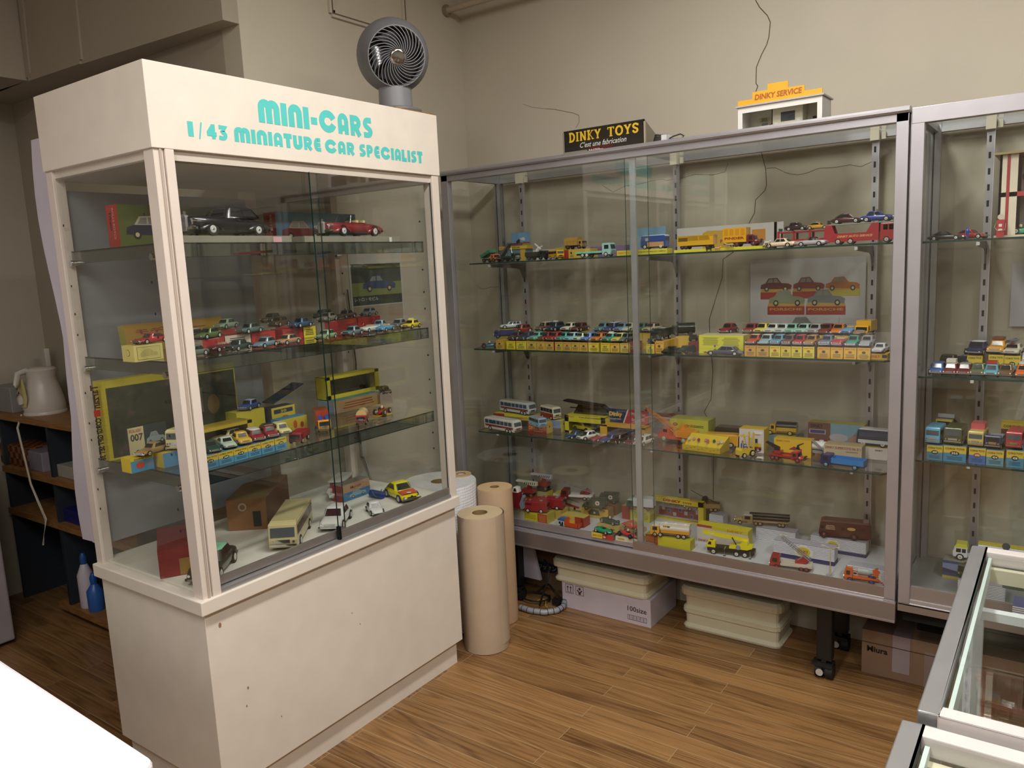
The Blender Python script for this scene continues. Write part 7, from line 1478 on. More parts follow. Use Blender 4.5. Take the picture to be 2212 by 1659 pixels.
t = thing('card_holder', 'small clear card stand at the shelf end, right-hand case', 'card stand', BV(2003, 2.735, ZB_)); MB().box(-.006, .006, 0, .004, 0, .048, 'g:film').box(-.006, .006, 0, .02, 0, .002, 'g:film').build('stand', t)
P2 = ony(2183, 560, 3.03)
o = MB().box(0, .16, 0, .001, 0, .21, 'satin:b8b8c4').build('poster'); o.location = (atx(2183, YB - .02, 1.3), YB - .02, 1.225); tag(o, 'pale lilac poster behind the right-hand case, cut by the picture edge', 'poster')
# striped and green boxes seen through the glass counter, and the shape of its stock
for (px, py, w_, d_, h_, c, l) in ((2165, 1270, .1, .08, .05, '1c3424', 'dark green toy box inside the far glass counter'), (2185, 1350, .12, .07, .05, 'x:stripe', 'striped toy box inside the far glass counter')):
    p = onz(px, py, .566); tbox((p.x + w_ / 2, p.y, .566), 0, w_, d_, h_, c, l, side=c)

# ------------------------------------------------------------------ on top of the cases
# tin shop sign with slab capitals
sx0, sx1 = atx(1217, 2.66, 1.95), atx(1391, 2.66, 1.95); zt0 = BZ + .0012
t = thing('tin_sign', 'old dark metal shop sign with yellow capitals, on top of the long case', 'sign', (sx0, 2.665, zt0)); sw = sx1 - sx0
zh = ony(1216, 285, 2.665).z - zt0
q = MB().box(0, sw, 0, .002, 0, zh, 'metal:54504a').box(-.004, .002, -.002, .006, 0, zh - .006, 'satin:8c8474').box(sw - .002, sw + .003, -.002, .006, 0, zh - .008, 'satin:a89c84').box(0, sw, .002, .004, 0, .002, 'satin:6c665a')
q.build('sign_plate', t); MB().prism([(0, 0), (.1, 0), (.1, .045), (0, zh)], sw - .003, sw, 'satin:7c7464', 'x').prism([(0, 0), (.1, 0), (.1, .045), (0, zh)], 0, .003, 'satin:7c7464', 'x').build('side_bracket', t)
q = MB(); k = sw * .133; ue = slab(q, 0, 0, 1, 'DINKY', 'satin:e0b82c', 0); q = MB()
u1 = slab(q, sw * .065, zh * .52, zh * .38, 'DINKY', 'satin:dcb42a', -.0006); sc = (sw * .42) / (u1 - sw * .065)
q.v = [(sw * .065 + (v[0] - sw * .065) * sc, v[1], v[2]) for v in q.v]; q.build('lettering', t)
q = MB(); u1 = slab(q, sw * .555, zh * .52, zh * .38, 'TOYS', 'satin:dcb42a', -.0006); sc = (sw * .385) / (u1 - sw * .555)
q.v = [(sw * .555 + (v[0] - sw * .555) * sc, v[1], v[2]) for v in q.v]; q.build('lettering', t)
q = MB().text("C'est une fabrication", sw * .2, sw * .78, zh * .24, zh * .46, 'satin:c9c9c0', 'f', -.0006, .012, .006); q.build('lettering', t)
MB().text('MECCANO', sw * .335, sw * .62, zh * .10, zh * .22, 'satin:7c2024', 'f', -.0012, .03).build('lettering', t)
MB().poly([(sw * .32, 0), (sw * .5, 0), (sw * .5, zh * .1), (sw * .44, zh * .14), (sw * .32, zh * .14)], 'satin:dcd8cc', 'f', -.0008).poly([(0, 0), (sw * .3, 0), (sw * .3, zh * .14), (.002, zh * .14)], 'satin:8c8670', 'f', -.0008).poly([(0, zh * .16), (sw * .16, zh * .17), (sw * .18, zh * .32), (0, zh * .3)], 'satin:1f1f22', 'f', -.0004).build('paint_patches', t)
# coiled cable
cb = MB(); c0 = BV(1428, 2.70, zt0)
for k in range(5):
    cb.path([(c0[0] + (.028 - .002 * k) * cos(a), c0[1] + .02 * sin(a), c0[2] + .006 + .006 * k + .002 * sin(2 * a)) for a in [2 * pi * i / 24 for i in range(25)]], .0032, 6, 'rubber:3c3a34')
cb.path([(c0[0] + .02, c0[1], c0[2] + .012), (c0[0] + .05, c0[1], c0[2] + .022), (c0[0] + .075, c0[1], c0[2] + .026), (c0[0] + .088, c0[1], c0[2] + .018), (c0[0] + .082, c0[1] - .005, c0[2] + .010), (c0[0] + .03, c0[1] - .005, c0[2] + .012)], .0026, 6, 'rubber:3c3a34')
o = cb.build('coiled_cable'); tag(o, 'coiled dark cable beside the tin sign on the long case', 'cable'); MB().box(-.01, .01, -.024, .024, 0, .026, 'satin:d8d8d8').build('paper_wrap', o, loc=(c0[0] + .022, c0[1], c0[2] + .002))
# white toy garage with a stepped yellow fascia
gx0, gx1 = atx(1593, 2.68, 1.95), atx(1775, 2.68, 1.95); gl = gx1 - gx0
t = thing('toy_service_garage', 'white toy garage with a stepped orange-yellow fascia, on the long case', 'toy building', (gx0, 2.685, zt0)); gh = ony(1593, 234, 2.685).z - zt0
WM = 'satin:e2e0da'
q = MB().box(gl * .055, gl * .945, 0, .003, gh * .76, gh, WM).box(0, gl * .055, 0, .003, 0, gh, WM).box(gl * .945, gl, 0, .003, 0, gh, WM).box(0, .003, .003, .11, 0, gh, WM).box(gl - .003, gl, .003, .11, 0, gh, 'satin:c9c8c8').box(0, gl, .107, .11, 0, gh, 'satin:d0cbb8').box(0, gl, 0, .11, 0, .002, WM)
for f in (.36, .72): q.box(gl * f, gl * f + .003, .05, .11, 0, gh, 'satin:d0cab0')
q.box(gl * .36, gl * .72, .05, .053, 0, gh, 'satin:d8d2ba'); q.build('walls', t)
MB().box(-.006, gl + .006, -.006, .118, gh, gh + .005, 'satin:b8b2ac').build('roof', t)
st_ = [(0, 0), (1, 0), (1, .3), (.8, .3), (.8, .62), (.61, .62), (.61, 1), (.365, 1), (.365, .68), (.18, .68), (.18, .3), (0, .3)]; fh = ony(1690, 176, 2.685).z - zt0 - gh - .005
MB().prism([(gl * a, gh + .005 + fh * b) for a, b in st_], -.001, .002, 'satin:e0a824').build('fascia', t)
MB().text('DINKY SERVICE', gl * .21, gl * .765, gh + .005 + fh * .2, gh + .005 + fh * .52, 'card:a8541c', 'f', -.0016, .03, .002).build('lettering', t)
q = MB().face(gl * .47, gl * .64, gh * .3, gh * .68, 'satin:4a4c50', 'f', .0496); q.poly([(gl * .54, gh * .4), (gl * .57, gh * .5), (gl * .635, gh * .54), (gl * .635, gh * .32), (gl * .57, gh * .33)], 'satin:3a4448', 'f', .049)
q.face(gl * .14, gl * .27, gh * .48, gh * .68, 'card:c4c098', 'f', .106); greek(q, gl * .16, gl * .25, gh * .5, gh * .66, 4, 'card:4c4838', 'f', .1055); q.face(gl * .17, gl * .25, gh * .2, gh * .45, 'card:8c9090', 'f', .106).face(gl * .11, gl * .145, gh * .18, gh * .36, 'card:b8a84c', 'f', .106).face(gl * .27, gl * .3, gh * .22, gh * .38, 'card:9c6c4c', 'f', .106)
q.face(gl * .39, gl * .44, gh * .1, gh * .3, 'card:dcdcd4', 'f', .049).face(gl * .66, gl * .7, gh * .2, gh * .38, 'card:dcdcd4', 'f', .049).face(gl * .8, gl * .84, gh * .34, gh * .44, 'card:382028', 'f', .1).face(gl * .88, gl * .94, gh * .36, gh * .46, 'card:a07068', 'f', .1).face(gl * .79, gl * .94, gh * .3, gh * .33, 'card:443c40', 'f', .1); q.build('interior_details', t)

# desk fan on a wooden board on the white cabinet
t = thing('desk_fan', 'grey globe-shaped desk fan standing on the white cabinet', 'fan', (-1.925, aty(856, -1.925, 2.05), 2.0318)); fy = t.location.y
MB().lathe([(.085, 0), (.0885, .006), (.088, .012), (.07, .018), (.045, .02)], 40, 'satin:6c6c70').build('base', t)
MB().lathe([(.058, .018), (.056, .085)], 36, 'satin:7c7c80').build('stem', t)
cz = .085 + .108; q = thing('x', 'x', 'x', (0, 0, 0))
bpy.data.objects.remove(q)
R_ = .122; fdir = (CAM + Vector((.55, .2, -.1)) - (t.location + Vector((0, 0, cz)))).normalized(); rot = fdir.to_track_quat('Z', 'Y').to_euler(); op = .78
def fan_part(mb, name):
    o = mb.build(name, t); o.location = (0, 0, cz); o.rotation_euler = rot; return o
ang = math.asin(op)
fan_part(MB().lathe([(R_ * sin(a), R_ * cos(a)) for a in [ang + (pi - ang - .02) * i / 26 for i in range(27)]], 48, 'satin:66666a', cap=False), 'shell')
zr = R_ * cos(ang); rr = R_ * op
fan_part(MB().lathe([(rr, zr), (rr * 1.015, zr + .003), (rr * .985, zr + .004), (rr * .97, zr), (rr * .96, zr - .05)], 48, 'satin:8a8a8e', cap=False), 'front_ring')
q = MB()
for k in range(30):
    a0 = 2 * pi * k / 30; pts = []
    for i in range(12):
        f = i / 11; r_ = rr * (.28 + .7 * f); a = a0 + 1.05 * f ** .9; pts.append((r_ * cos(a), r_ * sin(a), zr + .004 + .018 * (1 - f ** 2)))
    q.path(pts, .0013, 5, 'satin:8c8c90')
fan_part(q, 'grille'); fan_part(MB().lathe([(rr * .3, zr + .018), (rr * .29, zr + .024), (rr * .2, zr + .027), (.001, zr + .028)], 28, 'chrome:a8a8ac', cap=False), 'hub_cap')
q = MB()
for k in range(5):
    a0 = 2 * pi * k / 5; vs = []
    for i in range(7):
        f = i / 6
        for s in (0, 1): a = a0 + s * .95 + f * .25; r_ = rr * (.2 + .72 * f); vs.append((r_ * cos(a), r_ * sin(a), zr - .03 + s * .022))
    q.add(vs, [(2 * i, 2 * i + 1, 2 * i + 3, 2 * i + 2) for i in range(6)], 'gloss:2c2e32', True)
q.tube((0, 0, zr - .05), (0, 0, zr - .005), rr * .22, rr * .2, 20, 'gloss:26282c'); fan_part(q, 'blades')
fan_part(MB().tube((0, 0, zr - .065), (0, 0, zr - .06), rr * .96, rr * .96, 36, 'satin:1c1c1e'), 'rear_guard')
o = MB().box(-.09, .085, -.1, .1, 0, .006, 'w:shelf').build('wood_board'); o.location = (-1.915, fy - .005, 2.0255); tag(o, 'thin wooden board under the grey fan on the white cabinet', 'board')
# ------------------------------------------------------------------ goods in the white display cabinet
S1, S2, S3, S0 = SA[0] + .0006, SA[1] + .0006, SA[2] + .0006, .6746
def AB(p0, p1, x, z, d, h, face, label, **k):      # box whose face looks out of the cabinet (+x), spanning image columns p0..p1
    a, b = aty(p0, x, z), aty(p1, x, z)
    return tbox((x, (a + b) / 2, z), k.pop('rz', 90), b - a, d, h, face, label, **k)
def AV(px, x, z): return (x, aty(px, x, z), z)
def triang(c, rc, red=True):
    return lambda p, x, d, h: (p.text('Tri-ang', x * .12, x * .62, h * .56, h * .72, 'card:b4402c', 'f', -.0006, .04), p.poly([(x * .66, h * .74), (x * .79, h * .9), (x * .92, h * .74), (x * .79, h * .6)], 'card:22281c', 'f', -.0006), p.poly([(x * .70, h * .74), (x * .79, h * .86), (x * .88, h * .74), (x * .79, h * .64)], 'card:5c6c40', 'f', -.001), car_print(p, -x * .88, x * .1, h * .2, h * .75, c, 'f', -.0012, rc, wh='card:d8cfb0'),
        p.text('Tri-ang', -d + .012, -d + .028, h * .4, h * .85, 'card:2a0c0c', 'l', -x - .0006, .03, 0, True), p.text('ROLLS ROYCE' if red else 'BENTLEY', -d + .032, -d + .042, h * .2, h * .92, 'card:d8b0a0', 'l', -x - .0006, .01, 0, True))
t = AB(262, 480, -2.14, S1, .06, .118, '5c6a2c', 'long olive green box with a red end and a printed saloon, top shelf of the white cabinet', side='b4302c', top='6c783c', deco=triang('1c2040', 'card:c8c4b0'))
t = AB(600, 772, -2.14, S1, .06, .112, '5c8ca8', 'long light blue box with a red end and a printed convertible, top shelf of the white cabinet', side='9c2c34', top='6c94a8', deco=triang('7c2430', 'card:c8a47c', False))
def plinth(p0, p1, x, label):
    a, b = aty(p0, x, S1), aty(p1, x, S1); o = MB().box(-.05, .04, -(b - a) / 2, (b - a) / 2, 0, .020, 'satin:8f8c7c').build('display_plinth'); o.location = (x, (a + b) / 2, S1); tag(o, label, 'plinth')
plinth(372, 612, -1.955, 'grey wooden plinth under the large black toy limousine'); plinth(640, 846, -1.955, 'grey wooden plinth under the large red toy convertible')
vehicle('rr', AV(490, -1.965, S1 + .0205), 6, .27, .085, .082, '12121a', 'large black toy limousine with an upright chrome radiator, on a grey plinth', extras=rr_extras, bump=CHR, wr=.017)
vehicle('rropen', AV(757, -1.965, S1 + .0205), 6, .26, .085, .068, '7c1822', 'large open dark red toy convertible with cream seats, on a grey plinth', extras=rr_extras, wr=.017, seat='satin:d8c890')
for px, c, w_, l in ((600, 'satin:d8a4ac', .03, 'small pink price tag between the two grey plinths'), (844, 'satin:dcdcdc', .012, 'tiny white price tag on the right-hand plinth edge')):
    o = MB().box(-.0005, .0005, -w_ / 2, w_ / 2, 0, .016, c).build('price_tag'); o.location = AV(px, -1.90, S1 + (.0 if px < 700 else 0)); tag(o, l, 'price tag')
# middle shelf
t = AB(278, 488, -2.27, S2, .035, .085, 'b08830', 'open orange card lid wrapped in film, left of the cabinet middle shelf', side='a8a048', rx=-8, deco=lambda p, x, d, h: p.text('モデルカー', -x * .8, x * .6, h * .6, h * .82, 'card:8c2c20', 'f', -.0006, .03))
AB(292, 354, -1.99, S2, .06, .043, 'cfc47c', 'pale yellow printed box under the red toy roadster, cabinet middle shelf', side='c8bc70', deco=lambda p, x, d, h: (p.face(-x * .8, x * .8, h * .1, h * .88, 'card:5c5434', 'f', -.0004), p.face(-x * .78, x * .78, h * .12, h * .86, 'card:cbbf74', 'f', -.0008), p.poly([(-x * .6, h * .3), (x * .6, h * .3), (x * .6, h * .5), (x * .3, h * .56), (x * .1, h * .74), (-x * .25, h * .74), (-x * .6, h * .5)], 'card:b5a965', 'f', -.0012), p.disc(-d * .5, h * .55, .009, .009, 'card:3a3424', 'l', -x - .0004, 20), p.disc(-d * .5, h * .55, .008, .008, 'card:c8bc70', 'l', -x - .0007, 20)))
vehicle('coupe', AV(326, -2.02, S2 + .0435), 12, .098, .04, .028, 'b02c30', 'red toy roadster on the pale yellow box, left of the cabinet middle shelf', hub='satin:d8d4b4')
for p0, p1, c, ph in ((396, 450, 'c9c2b0', 'white toy box'), (452, 486, 'b03030', 'narrow red toy box'), (488, 543, 'd0c8b4', 'cream lettered toy box'), (545, 596, 'b42c30', 'wide red toy box'), (612, 655, 'a8282c', 'dark red toy box'), (657, 683, 'd8cc38', 'bright yellow toy box')):
    AB(p0, p1, -2.06, S2, .06, .036, c, ph + ' in the second row, cabinet middle shelf', side='a8282c', deco=lambda p, x, d, h: greek(p, -x * .8, x * .7, h * .2, h * .8, 4, 'card:4a3a30', 'f', -.0005))
for p0, p1 in ((725, 772), (774, 822)): AB(p0, p1, -2.2, S2, .06, .036, 'a42a30', 'red toy box under the ' + ('brown' if p0 < 750 else 'pale blue') + ' toy saloon, cabinet middle shelf')
acar = [(416, -2.07, .0365, 'saloon', '22242c', 'c8ccd0', 'black and white toy patrol car'), (450, -2.03, .037, 'coupe', '56703c', None, 'leaf green toy coupe'), (489, -2.17, 0.05, 'saloon', 'a8c8a8', None, 'pale mint toy coupe'), (540, -2.06, .0365, 'fins', '587470', None, 'grey-green long toy saloon'),
 (588, -2.25, .05, 'saloon', '4c4c44', None, 'dark grey toy saloon behind the red box'), (604, -2.17, .04, 'saloon', '5c4838', None, 'brown toy saloon'), (650, -2.06, .0365, 'fins', '24507c', None, 'deep blue toy saloon'), (697, -2.28, .045, 'estate', '2c4844', None, 'dark teal toy estate'), (708, -2.14, .04, 'saloon', '84847c', None, 'silver toy saloon by the round sign'),
 (748, -2.24, .0365, 'fins', '4c3c30', None, 'dark brown toy saloon'), (797, -2.24, .0365, 'saloon', '8494a4', None, 'pale blue-grey toy saloon'), (822, -2.05, 0, 'pickup', '7ca0b4', None, 'powder blue toy pickup'), (797, -1.98, 0, 'open', 'd4d8d0', None, 'white open toy convertible'), (832, -1.93, 0, 'open', '4c98c8', None, 'bright blue open toy convertible'),
 (862, -2.0, 0, 'saloon', '5c6068', 'b0b4b8', 'grey toy saloon with a pale roof'), (889, -1.92, 0, 'saloon', 'd8c420', None, 'yellow toy taxi at the right end'), (762, -1.94, 0, 'fins', '5c7880', None, 'steel blue toy saloon with a large chrome grille'), (705, -1.925, 0, 'saloon', '88a878', None, 'sage green toy saloon'),
 (622, -1.93, 0, 'saloon', 'a88464', None, 'beige toy saloon'), (573, -1.93, 0, 'round', '6c8494', None, 'grey-blue rounded toy car'), (515, -1.95, 0, 'fins', '2c4440', None, 'dark green toy saloon with chrome trim'), (478, -1.99, 0, 'open', '602830', None, 'maroon open toy car'), (418, -1.94, 0, 'saloon', '68786c', None, 'grey-green toy saloon beside the corner post')]
for i, (px, x, dz, st, c, rf, ph) in enumerate(acar):
    if dz > 0 and (x < -2.1 or px == 416 or px == 450): tbox((x + .022, aty(px, x, S2), S2), 90, .06, .044, dz - .0006, 'a42c30', 'red box hidden under the ' + ph[:60], side='c8c0b0')
    vehicle(st, AV(px, x, S2 + dz + .0004), 14 + i % 3 * 4, .092 if st != 'mini' else .08, .038, .031, c, ph + ', cabinet middle shelf', roof=rf, extras=taxi('satin:e4dca0') if 'taxi' in ph else beacon('paint:b02020') if 'patrol' in ph else None)
# lowest shelf
y0, y1 = aty(238, -2.26, S3), aty(519, -2.26, S3)
t = thing('gift_set_box', 'big dark jungle picture box with a yellow lettered spine, lowest cabinet shelf', 'toy box', (-2.26, y0, S3)); gh_ = .235; gw_ = y1 - y0
MB().box(-.045, 0, 0, gw_, 0, gh_, 'card:c8b82c').build('box_body', t)
q = MB().face(.012, gw_ - .004, .006, gh_ - .022, 'x:jungle', 'r', .0006).poly([(.07, .03), (gw_ - .1, .03), (gw_ - .09, gh_ * .6), (gw_ * .5, gh_ * .84), (.1, gh_ * .72)], 'gloss:29352a', 'r', .0012).face(gw_ - .14, gw_ - .127, .09, .17, 'card:6c706c', 'r', .0018).disc(gw_ - .09, .11, .022, .032, 'card:7c6434', 'r', .0018); q.build('picture_panel', t)
q = MB().text('Tarzan', .008, .03, gh_ * .68, gh_ * .97, 'card:4c2c20', 'l', -.0006, .03, 0, True).face(.01, .028, gh_ * .58, gh_ * .66, 'card:a83028', 'l', -.0006).text('CORGI GIFT SET 36', .010, .028, gh_ * .03, gh_ * .56, DK, 'l', -.0006, .04, 0, True); q.build('lettering', t)
crg = lambda nm: end_corgi(nm)
AB(285, 334, -2.05, S3, .05, .04, '5088a8', 'blue and yellow toy box under the gold toy coupe, lowest cabinet shelf', side='cfb53c', deco=lambda p, x, d, h: (p.face(-x, x, h * .8, h, 'card:cfb53c', 'f', -.0004), p.disc(-x * .2, h * .45, .012, .009, 'card:b84c34', 'f', -.0006), p.text('CORGI TOYS', -x * .7, x * .9, h * .84, h * .96, DK, 'f', -.001, .02)))
vehicle('coupe', AV(330, -2.06, S3 + .0405), 16, .1, .04, .031, 'a88450', 'gold toy coupe before the agent picture card, lowest cabinet shelf')
t = AB(284, 366, -2.15, S3 + .0, .01, .105, '24343c', 'upright agent picture card lettered 007 behind the gold toy coupe', deco=lambda p, x, d, h: (p.face(-x, -x * .2, h * .2, h, 'card:cfc494', 'f', -.0004), p.text('SPECIAL AGENT', -x * .95, -x * .3, h * .86, h * .95, 'card:b8503c', 'f', -.0008), p.text('007', -x * .9, -x * .25, h * .62, h * .82, 'card:3c3c34', 'f', -.0008, .03), car_print(p, -x * .1, x * .9, h * .45, h * .8, '90a0a0', 'f', -.0008)))
bus(AV(397, -2.04, S3 + .042), 28, .1, .046, .06, 'd8cc94', 'cream and blue toy ice cream van half behind the corner post', n=2, axles=(.3, -.3), skylights=False, r=.009, skirt='5c9ccc', glass=GLS)
AB(355, 436, -2.02, S3, .06, .041, '4c80a4', 'blue and yellow toy box under the toy ice cream van', side='cfb53c')
front = [(439, 473, 'coupe', '1c4c40', '210', 'dark green low toy car'), (474, 506, 'coupe', 'b8ccc0', '309', 'white and teal toy sports car'), (507, 537, 'saloon', 'd8ac3c', '318', 'golden yellow toy saloon'), (538, 565, 'mini', '8c2430', '313', 'red toy minicar with a white roof'), (566.5, 594, 'mini', '8c2030', '317', 'red toy minicar with a chrome roof rack'), (596, 620, 'mini', 'd8d090', '226', 'cream toy minicar')]
for i, (p0, p1, st, c, nm, ph) in enumerate(front):
    AB(p0, p1, -1.895, S3, .09, .036, 'd0b43c', 'yellow and blue box numbered ' + nm + ' under the ' + ph, split=(.52, '4c90b0'), deco=crg(nm), top='4c88a0')
    vehicle(st, AV((p0 + p1) / 2, -1.942, S3 + .0365), 72, .09, .040, .034 if st != 'coupe' else .029, c, ph + ', front row of the lowest cabinet shelf', roof='d4d8d4' if 'white' in ph else None, extras=rack(CHR, .005) if 'rack' in ph else None)
def awin(p0, p1, x, z, d, h, c, label, b=(.08, .08, .18, .14)):
    a, e_ = aty(p0, x, z), aty(p1, x, z); t, q = window_box(1200, 1300, 2.8, z, d, h, c, label, None, bars=b); t.location = (x, (a + e_) / 2, z); t.rotation_euler = (0, 0, radians(90)); k = (e_ - a) / (2 * q); t.scale = (k, 1, 1); return t
awin(418, 548, -2.08, S3, .07, .07, 'c8ac34', 'long blue and yellow window box round a cream toy car, lowest cabinet shelf')
vehicle('saloon', AV(495, -2.11, S3 + .014), 8, .12, .042, .036, 'd4c894', 'cream toy saloon inside the long window box, lowest cabinet shelf')
awin(706, 820, -2.22, S3 + .048, .055, .085, 'cfc03a', 'tall blue and yellow empty window box stacked at the right, lowest cabinet shelf')
AB(722, 822, -2.18, S3, .085, .047, 'a88c5c', 'grey-ended picture box under the tall window box, lowest cabinet shelf', side='8c9cac', top='4c8c94', deco=lambda p, x, d, h: (greek(p, -x * .7, x * .8, h * .2, h * .8, 3, 'card:8c3c2c', 'f', -.0004)))
AB(515, 575, -2.2, S3, .06, .075, 'c4b634', 'yellow box raising the blue toy saloon, back of the lowest cabinet shelf')
vehicle('saloon', AV(539, -2.225, S3 + .0755), 22, .085, .04, .033, '1c4c9c', 'blue toy saloon with a white roof on the yellow box, lowest cabinet shelf', roof='ccd4dc')
AB(590, 640, -2.17, S3, .05, .072, 'c8b838', 'navy and yellow box numbered 30 before the dark open lid, lowest cabinet shelf', side='20244c', deco=lambda p, x, d, h: (p.face(-x * .8, x * .8, h * .7, h * .9, 'card:20244c', 'f', -.0004), p.text('30', -x * .25, x * .25, h * .73, h * .86, 'card:c8b838', 'f', -.0008), p.disc(x * .1, h * .45, .016, .009, 'card:a85c3c', 'f', -.0006)))
o = MB().box(-.03, .03, -.07, .07, 0, .004, 'satin:181c2c').build('card_cover'); o.location = AV(612, -2.19, S3 + .112); o.rotation_euler = (radians(20), 0, 0); tag(o, 'tilted dark navy box lid above the box numbered 30', 'box lid')
AB(607, 665, -2.07, S3, .045, .048, 'd0bc38', 'yellow box with printed clowns behind the red toy pickup', side='3c8cb0', deco=lambda p, x, d, h: (p.disc(x * .1, h * .5, .008, .014, 'card:c8502c', 'f', -.0004), p.disc(x * .6, h * .4, .007, .01, 'card:a83838', 'f', -.0004)))
truck('tray', AV(648, -1.93, S3), 32, .085, '9c222c', '9c222c', 'red toy pickup carrying blue loudspeakers, lowest cabinet shelf', H=.034, W=.04)
t, e = truck('box', AV(697, -2.0, S3), 58, .11, 'd8941c', 'a8381c', 'orange toy circus truck with a tall red body, lowest cabinet shelf', H=.042, bedl=.07); 
for s in (-1, 1): MB().tube((.02, s * .008, .052), (.045, s * .011, .05), .003, .008, 12, 'paint:2c50b8').build('loudspeaker', t)
truck('tilt', AV(783, -1.95, S3), 40, .078, '9c222a', '9c222a', 'red toy truck with a cream canvas back, towing a trailer, lowest cabinet shelf', H=.034, W=.036, bedl='d8bc84')
o = MB().box(-.014, .014, -.036, .036, .008, .011, 'paint:d8a020').tube((-.016, 0, .007), (.016, 0, .007), .007, .007, 10, BLK).build('toy_trailer'); o.location = AV(826, -1.97, S3); tag(o, 'flat orange toy trailer carrying a red racing car, lowest cabinet shelf', 'toy trailer')
race_car(AV(826, -1.97, S3 + .0115), 20, '8c2028', 'red toy racing car on the orange trailer, lowest cabinet shelf', L=.07)
o = MB().box(-.02, .02, -.02, .02, 0, .04, 'g:film').build('clear_stand'); o.location = AV(832, -2.16, S3); tag(o, 'clear plastic stand under the small dark red toy car', 'stand')
vehicle('mini', AV(832, -2.16, S3 + .0405), 70, .05, .032, .03, '4c161c', 'small dark red toy car on a clear stand, back right of the lowest cabinet shelf')
# cabinet floor
AB(352, 420, -2.02, S0, .23, .08, '7c1c22', 'long dark red toy box standing end-on at the left of the cabinet floor', rz=60, side='701a20', top='74242a', deco=lambda p, x, d, h: p.face(x * .1, x * .75, h * .02, h * .62, 'card:8c6c34', 'f', -.0006))
vehicle('saloon', AV(462, -1.96, S0), 38, .21, .084, .072, '22302c', 'large dark green toy saloon with a mint roof on the cabinet floor', roof='8cc8a0', hub='satin:c8c8b8', glass='gloss:2c1c24')
AB(500, 572, -2.18, S0, .30, .105, '8c6442', 'long tan carton with a red far end behind the cream toy bus', rz=38, side='6c4830', top='7c6444', deco=lambda p, x, d, h: (p.disc(-x * .2, h * .75, .014, .014, 'card:b8a490', 'f', -.0006, 20), p.disc(-x * .2, h * .75, .009, .009, 'card:8c6442', 'f', -.001, 20), p.face(x * .3, x * .7, h * .1, h * .6, 'card:24302c', 'f', -.0006)))
bus(AV(632, -1.99, S0), 40, .27, .085, .09, 'c0b484', 'large cream tinplate toy bus with chrome grille on the cabinet floor', n=5, axles=(.3, -.28), skylights=False, glass='gloss:4c2c28', r=.016, z0=.5, z1=.82)
vehicle('saloon', AV(727, -1.96, S0), 34, .175, .074, .062, 'd8d8d4', 'large white toy saloon with a dark grille on the cabinet floor', glass='gloss:3c2428')
AB(740, 800, -2.12, S0, .05, .062, 'a88868', 'tan and blue toy box with printed cars on the cabinet floor', side='9c3034', top='7c7868', deco=lambda p, x, d, h: (p.face(-x, x, 0, h * .5, 'card:3c7098', 'f', -.0004), car_print(p, -x * .5, x * .7, h * .1, h * .55, '7ca0b0', 'f', -.0008), p.text('Motor', -x * .4, x * .4, h * .66, h * .84, 'card:8c3c30', 'f', -.0006)))
t = thing('toy_boat', 'white toy cabin boat with a red deck at the back of the cabinet floor', 'toy boat', AV(735, -2.22, S0), -60)
MB().loft([[(x, w_ * .04, .03), (x, w_ * .02, .0 + zz), (x, -w_ * .02, .0 + zz), (x, -w_ * .04, .03)] for x, w_, zz in ((-.11, .9, 0), (0, 1, 0), (.08, .6, .006), (.12, .05, .02))], 'paint:d8d8d4', False).build('hull', t)
MB().box(-.08, .03, -.026, .026, .03, .055, 'paint:9c222c').box(-.09, .04, -.03, .03, .055, .06, 'paint:d4d4d0').build('cabin', t)
vehicle('round', AV(810, -1.93, S0), 60, .1, .046, .038, 'd8d8d4', 'small white rounded toy sports car on the cabinet floor')
o = MB().tube((-.03, 0, .014), (.03, 0, .014), .014, .014, 16, 'gloss:1c3880').path([(.02 * cos(a), .018 * sin(a), .02 + .012 * sin(2 * a)) for a in [i * .4 for i in range(24)]], .001, 5, 'satin:3c9c70').build('battery_unit'); o.location = AV(815, -2.05, S0); tag(o, 'blue battery control wound with green wire on the cabinet floor', 'control')
def rally(t, L, W, H):
    MB().quad((L * .2, -W * .42, H * .615), (L * .42, -W * .4, H * .53), (L * .42, W * .4, H * .53), (L * .2, W * .42, H * .615), 'paint:c84428').disc(L * .38, 0, .009, .009, 'satin:e4e4dc', 't', H * .565).build('bonnet_panel', t)
    MB().text('1', -.004, .004, H * .36, H * .46, 'satin:101010', 'r', L * .512, .04).build('racing_number', t)
vehicle('coupe', AV(868, -1.965, S0), 70, .165, .075, .062, 'd8cc24', 'yellow and red toy rally car numbered 1 on the cabinet floor', extras=rally)
# paper sheet behind the glass, shop poster, power strip
o = MB().box(0, .001, 0, .60, 0, 1.05, 'satin:8e9298').build('paper_sheet'); o.location = (BX + .02, YL + .04, .72); tag(o, 'grey backing sheet behind the left half of the white cabinet', 'backing sheet')
P_ = [onx(752, 553, -2.405), onx(877, 705, -2.405)]; ya, yb2 = P_[0].y, P_[1].y; zz0, zz1 = 1.20, P_[0].z + .02
t = thing('poster', 'shop poster with a blue classic car, seen through the white cabinet', 'poster', (-2.4085, ya, zz0)); pw_, ph_ = yb2 - ya, zz1 - zz0
MB().box(0, .001, 0, pw_, 0, ph_, 'satin:c4c8c4').build('sheet', t)
q = MB().face(.01, pw_ - .01, ph_ * .52, ph_ * .86, 'card:2c3a34', 'r', .0014).face(.01, pw_ - .01, ph_ * .52, ph_ * .66, 'card:7c8c4c', 'r', .0018).face(.01, pw_ - .01, ph_ * .42, ph_ * .52, 'card:1c3034', 'r', .0014).face(.01, pw_ - .01, .02, ph_ * .41, 'card:a89c88', 'r', .0014).text('レトロ・モビル', .02, pw_ * .5, ph_ * .465, ph_ * .505, 'card:c8ccc4', 'r', .002, .02)
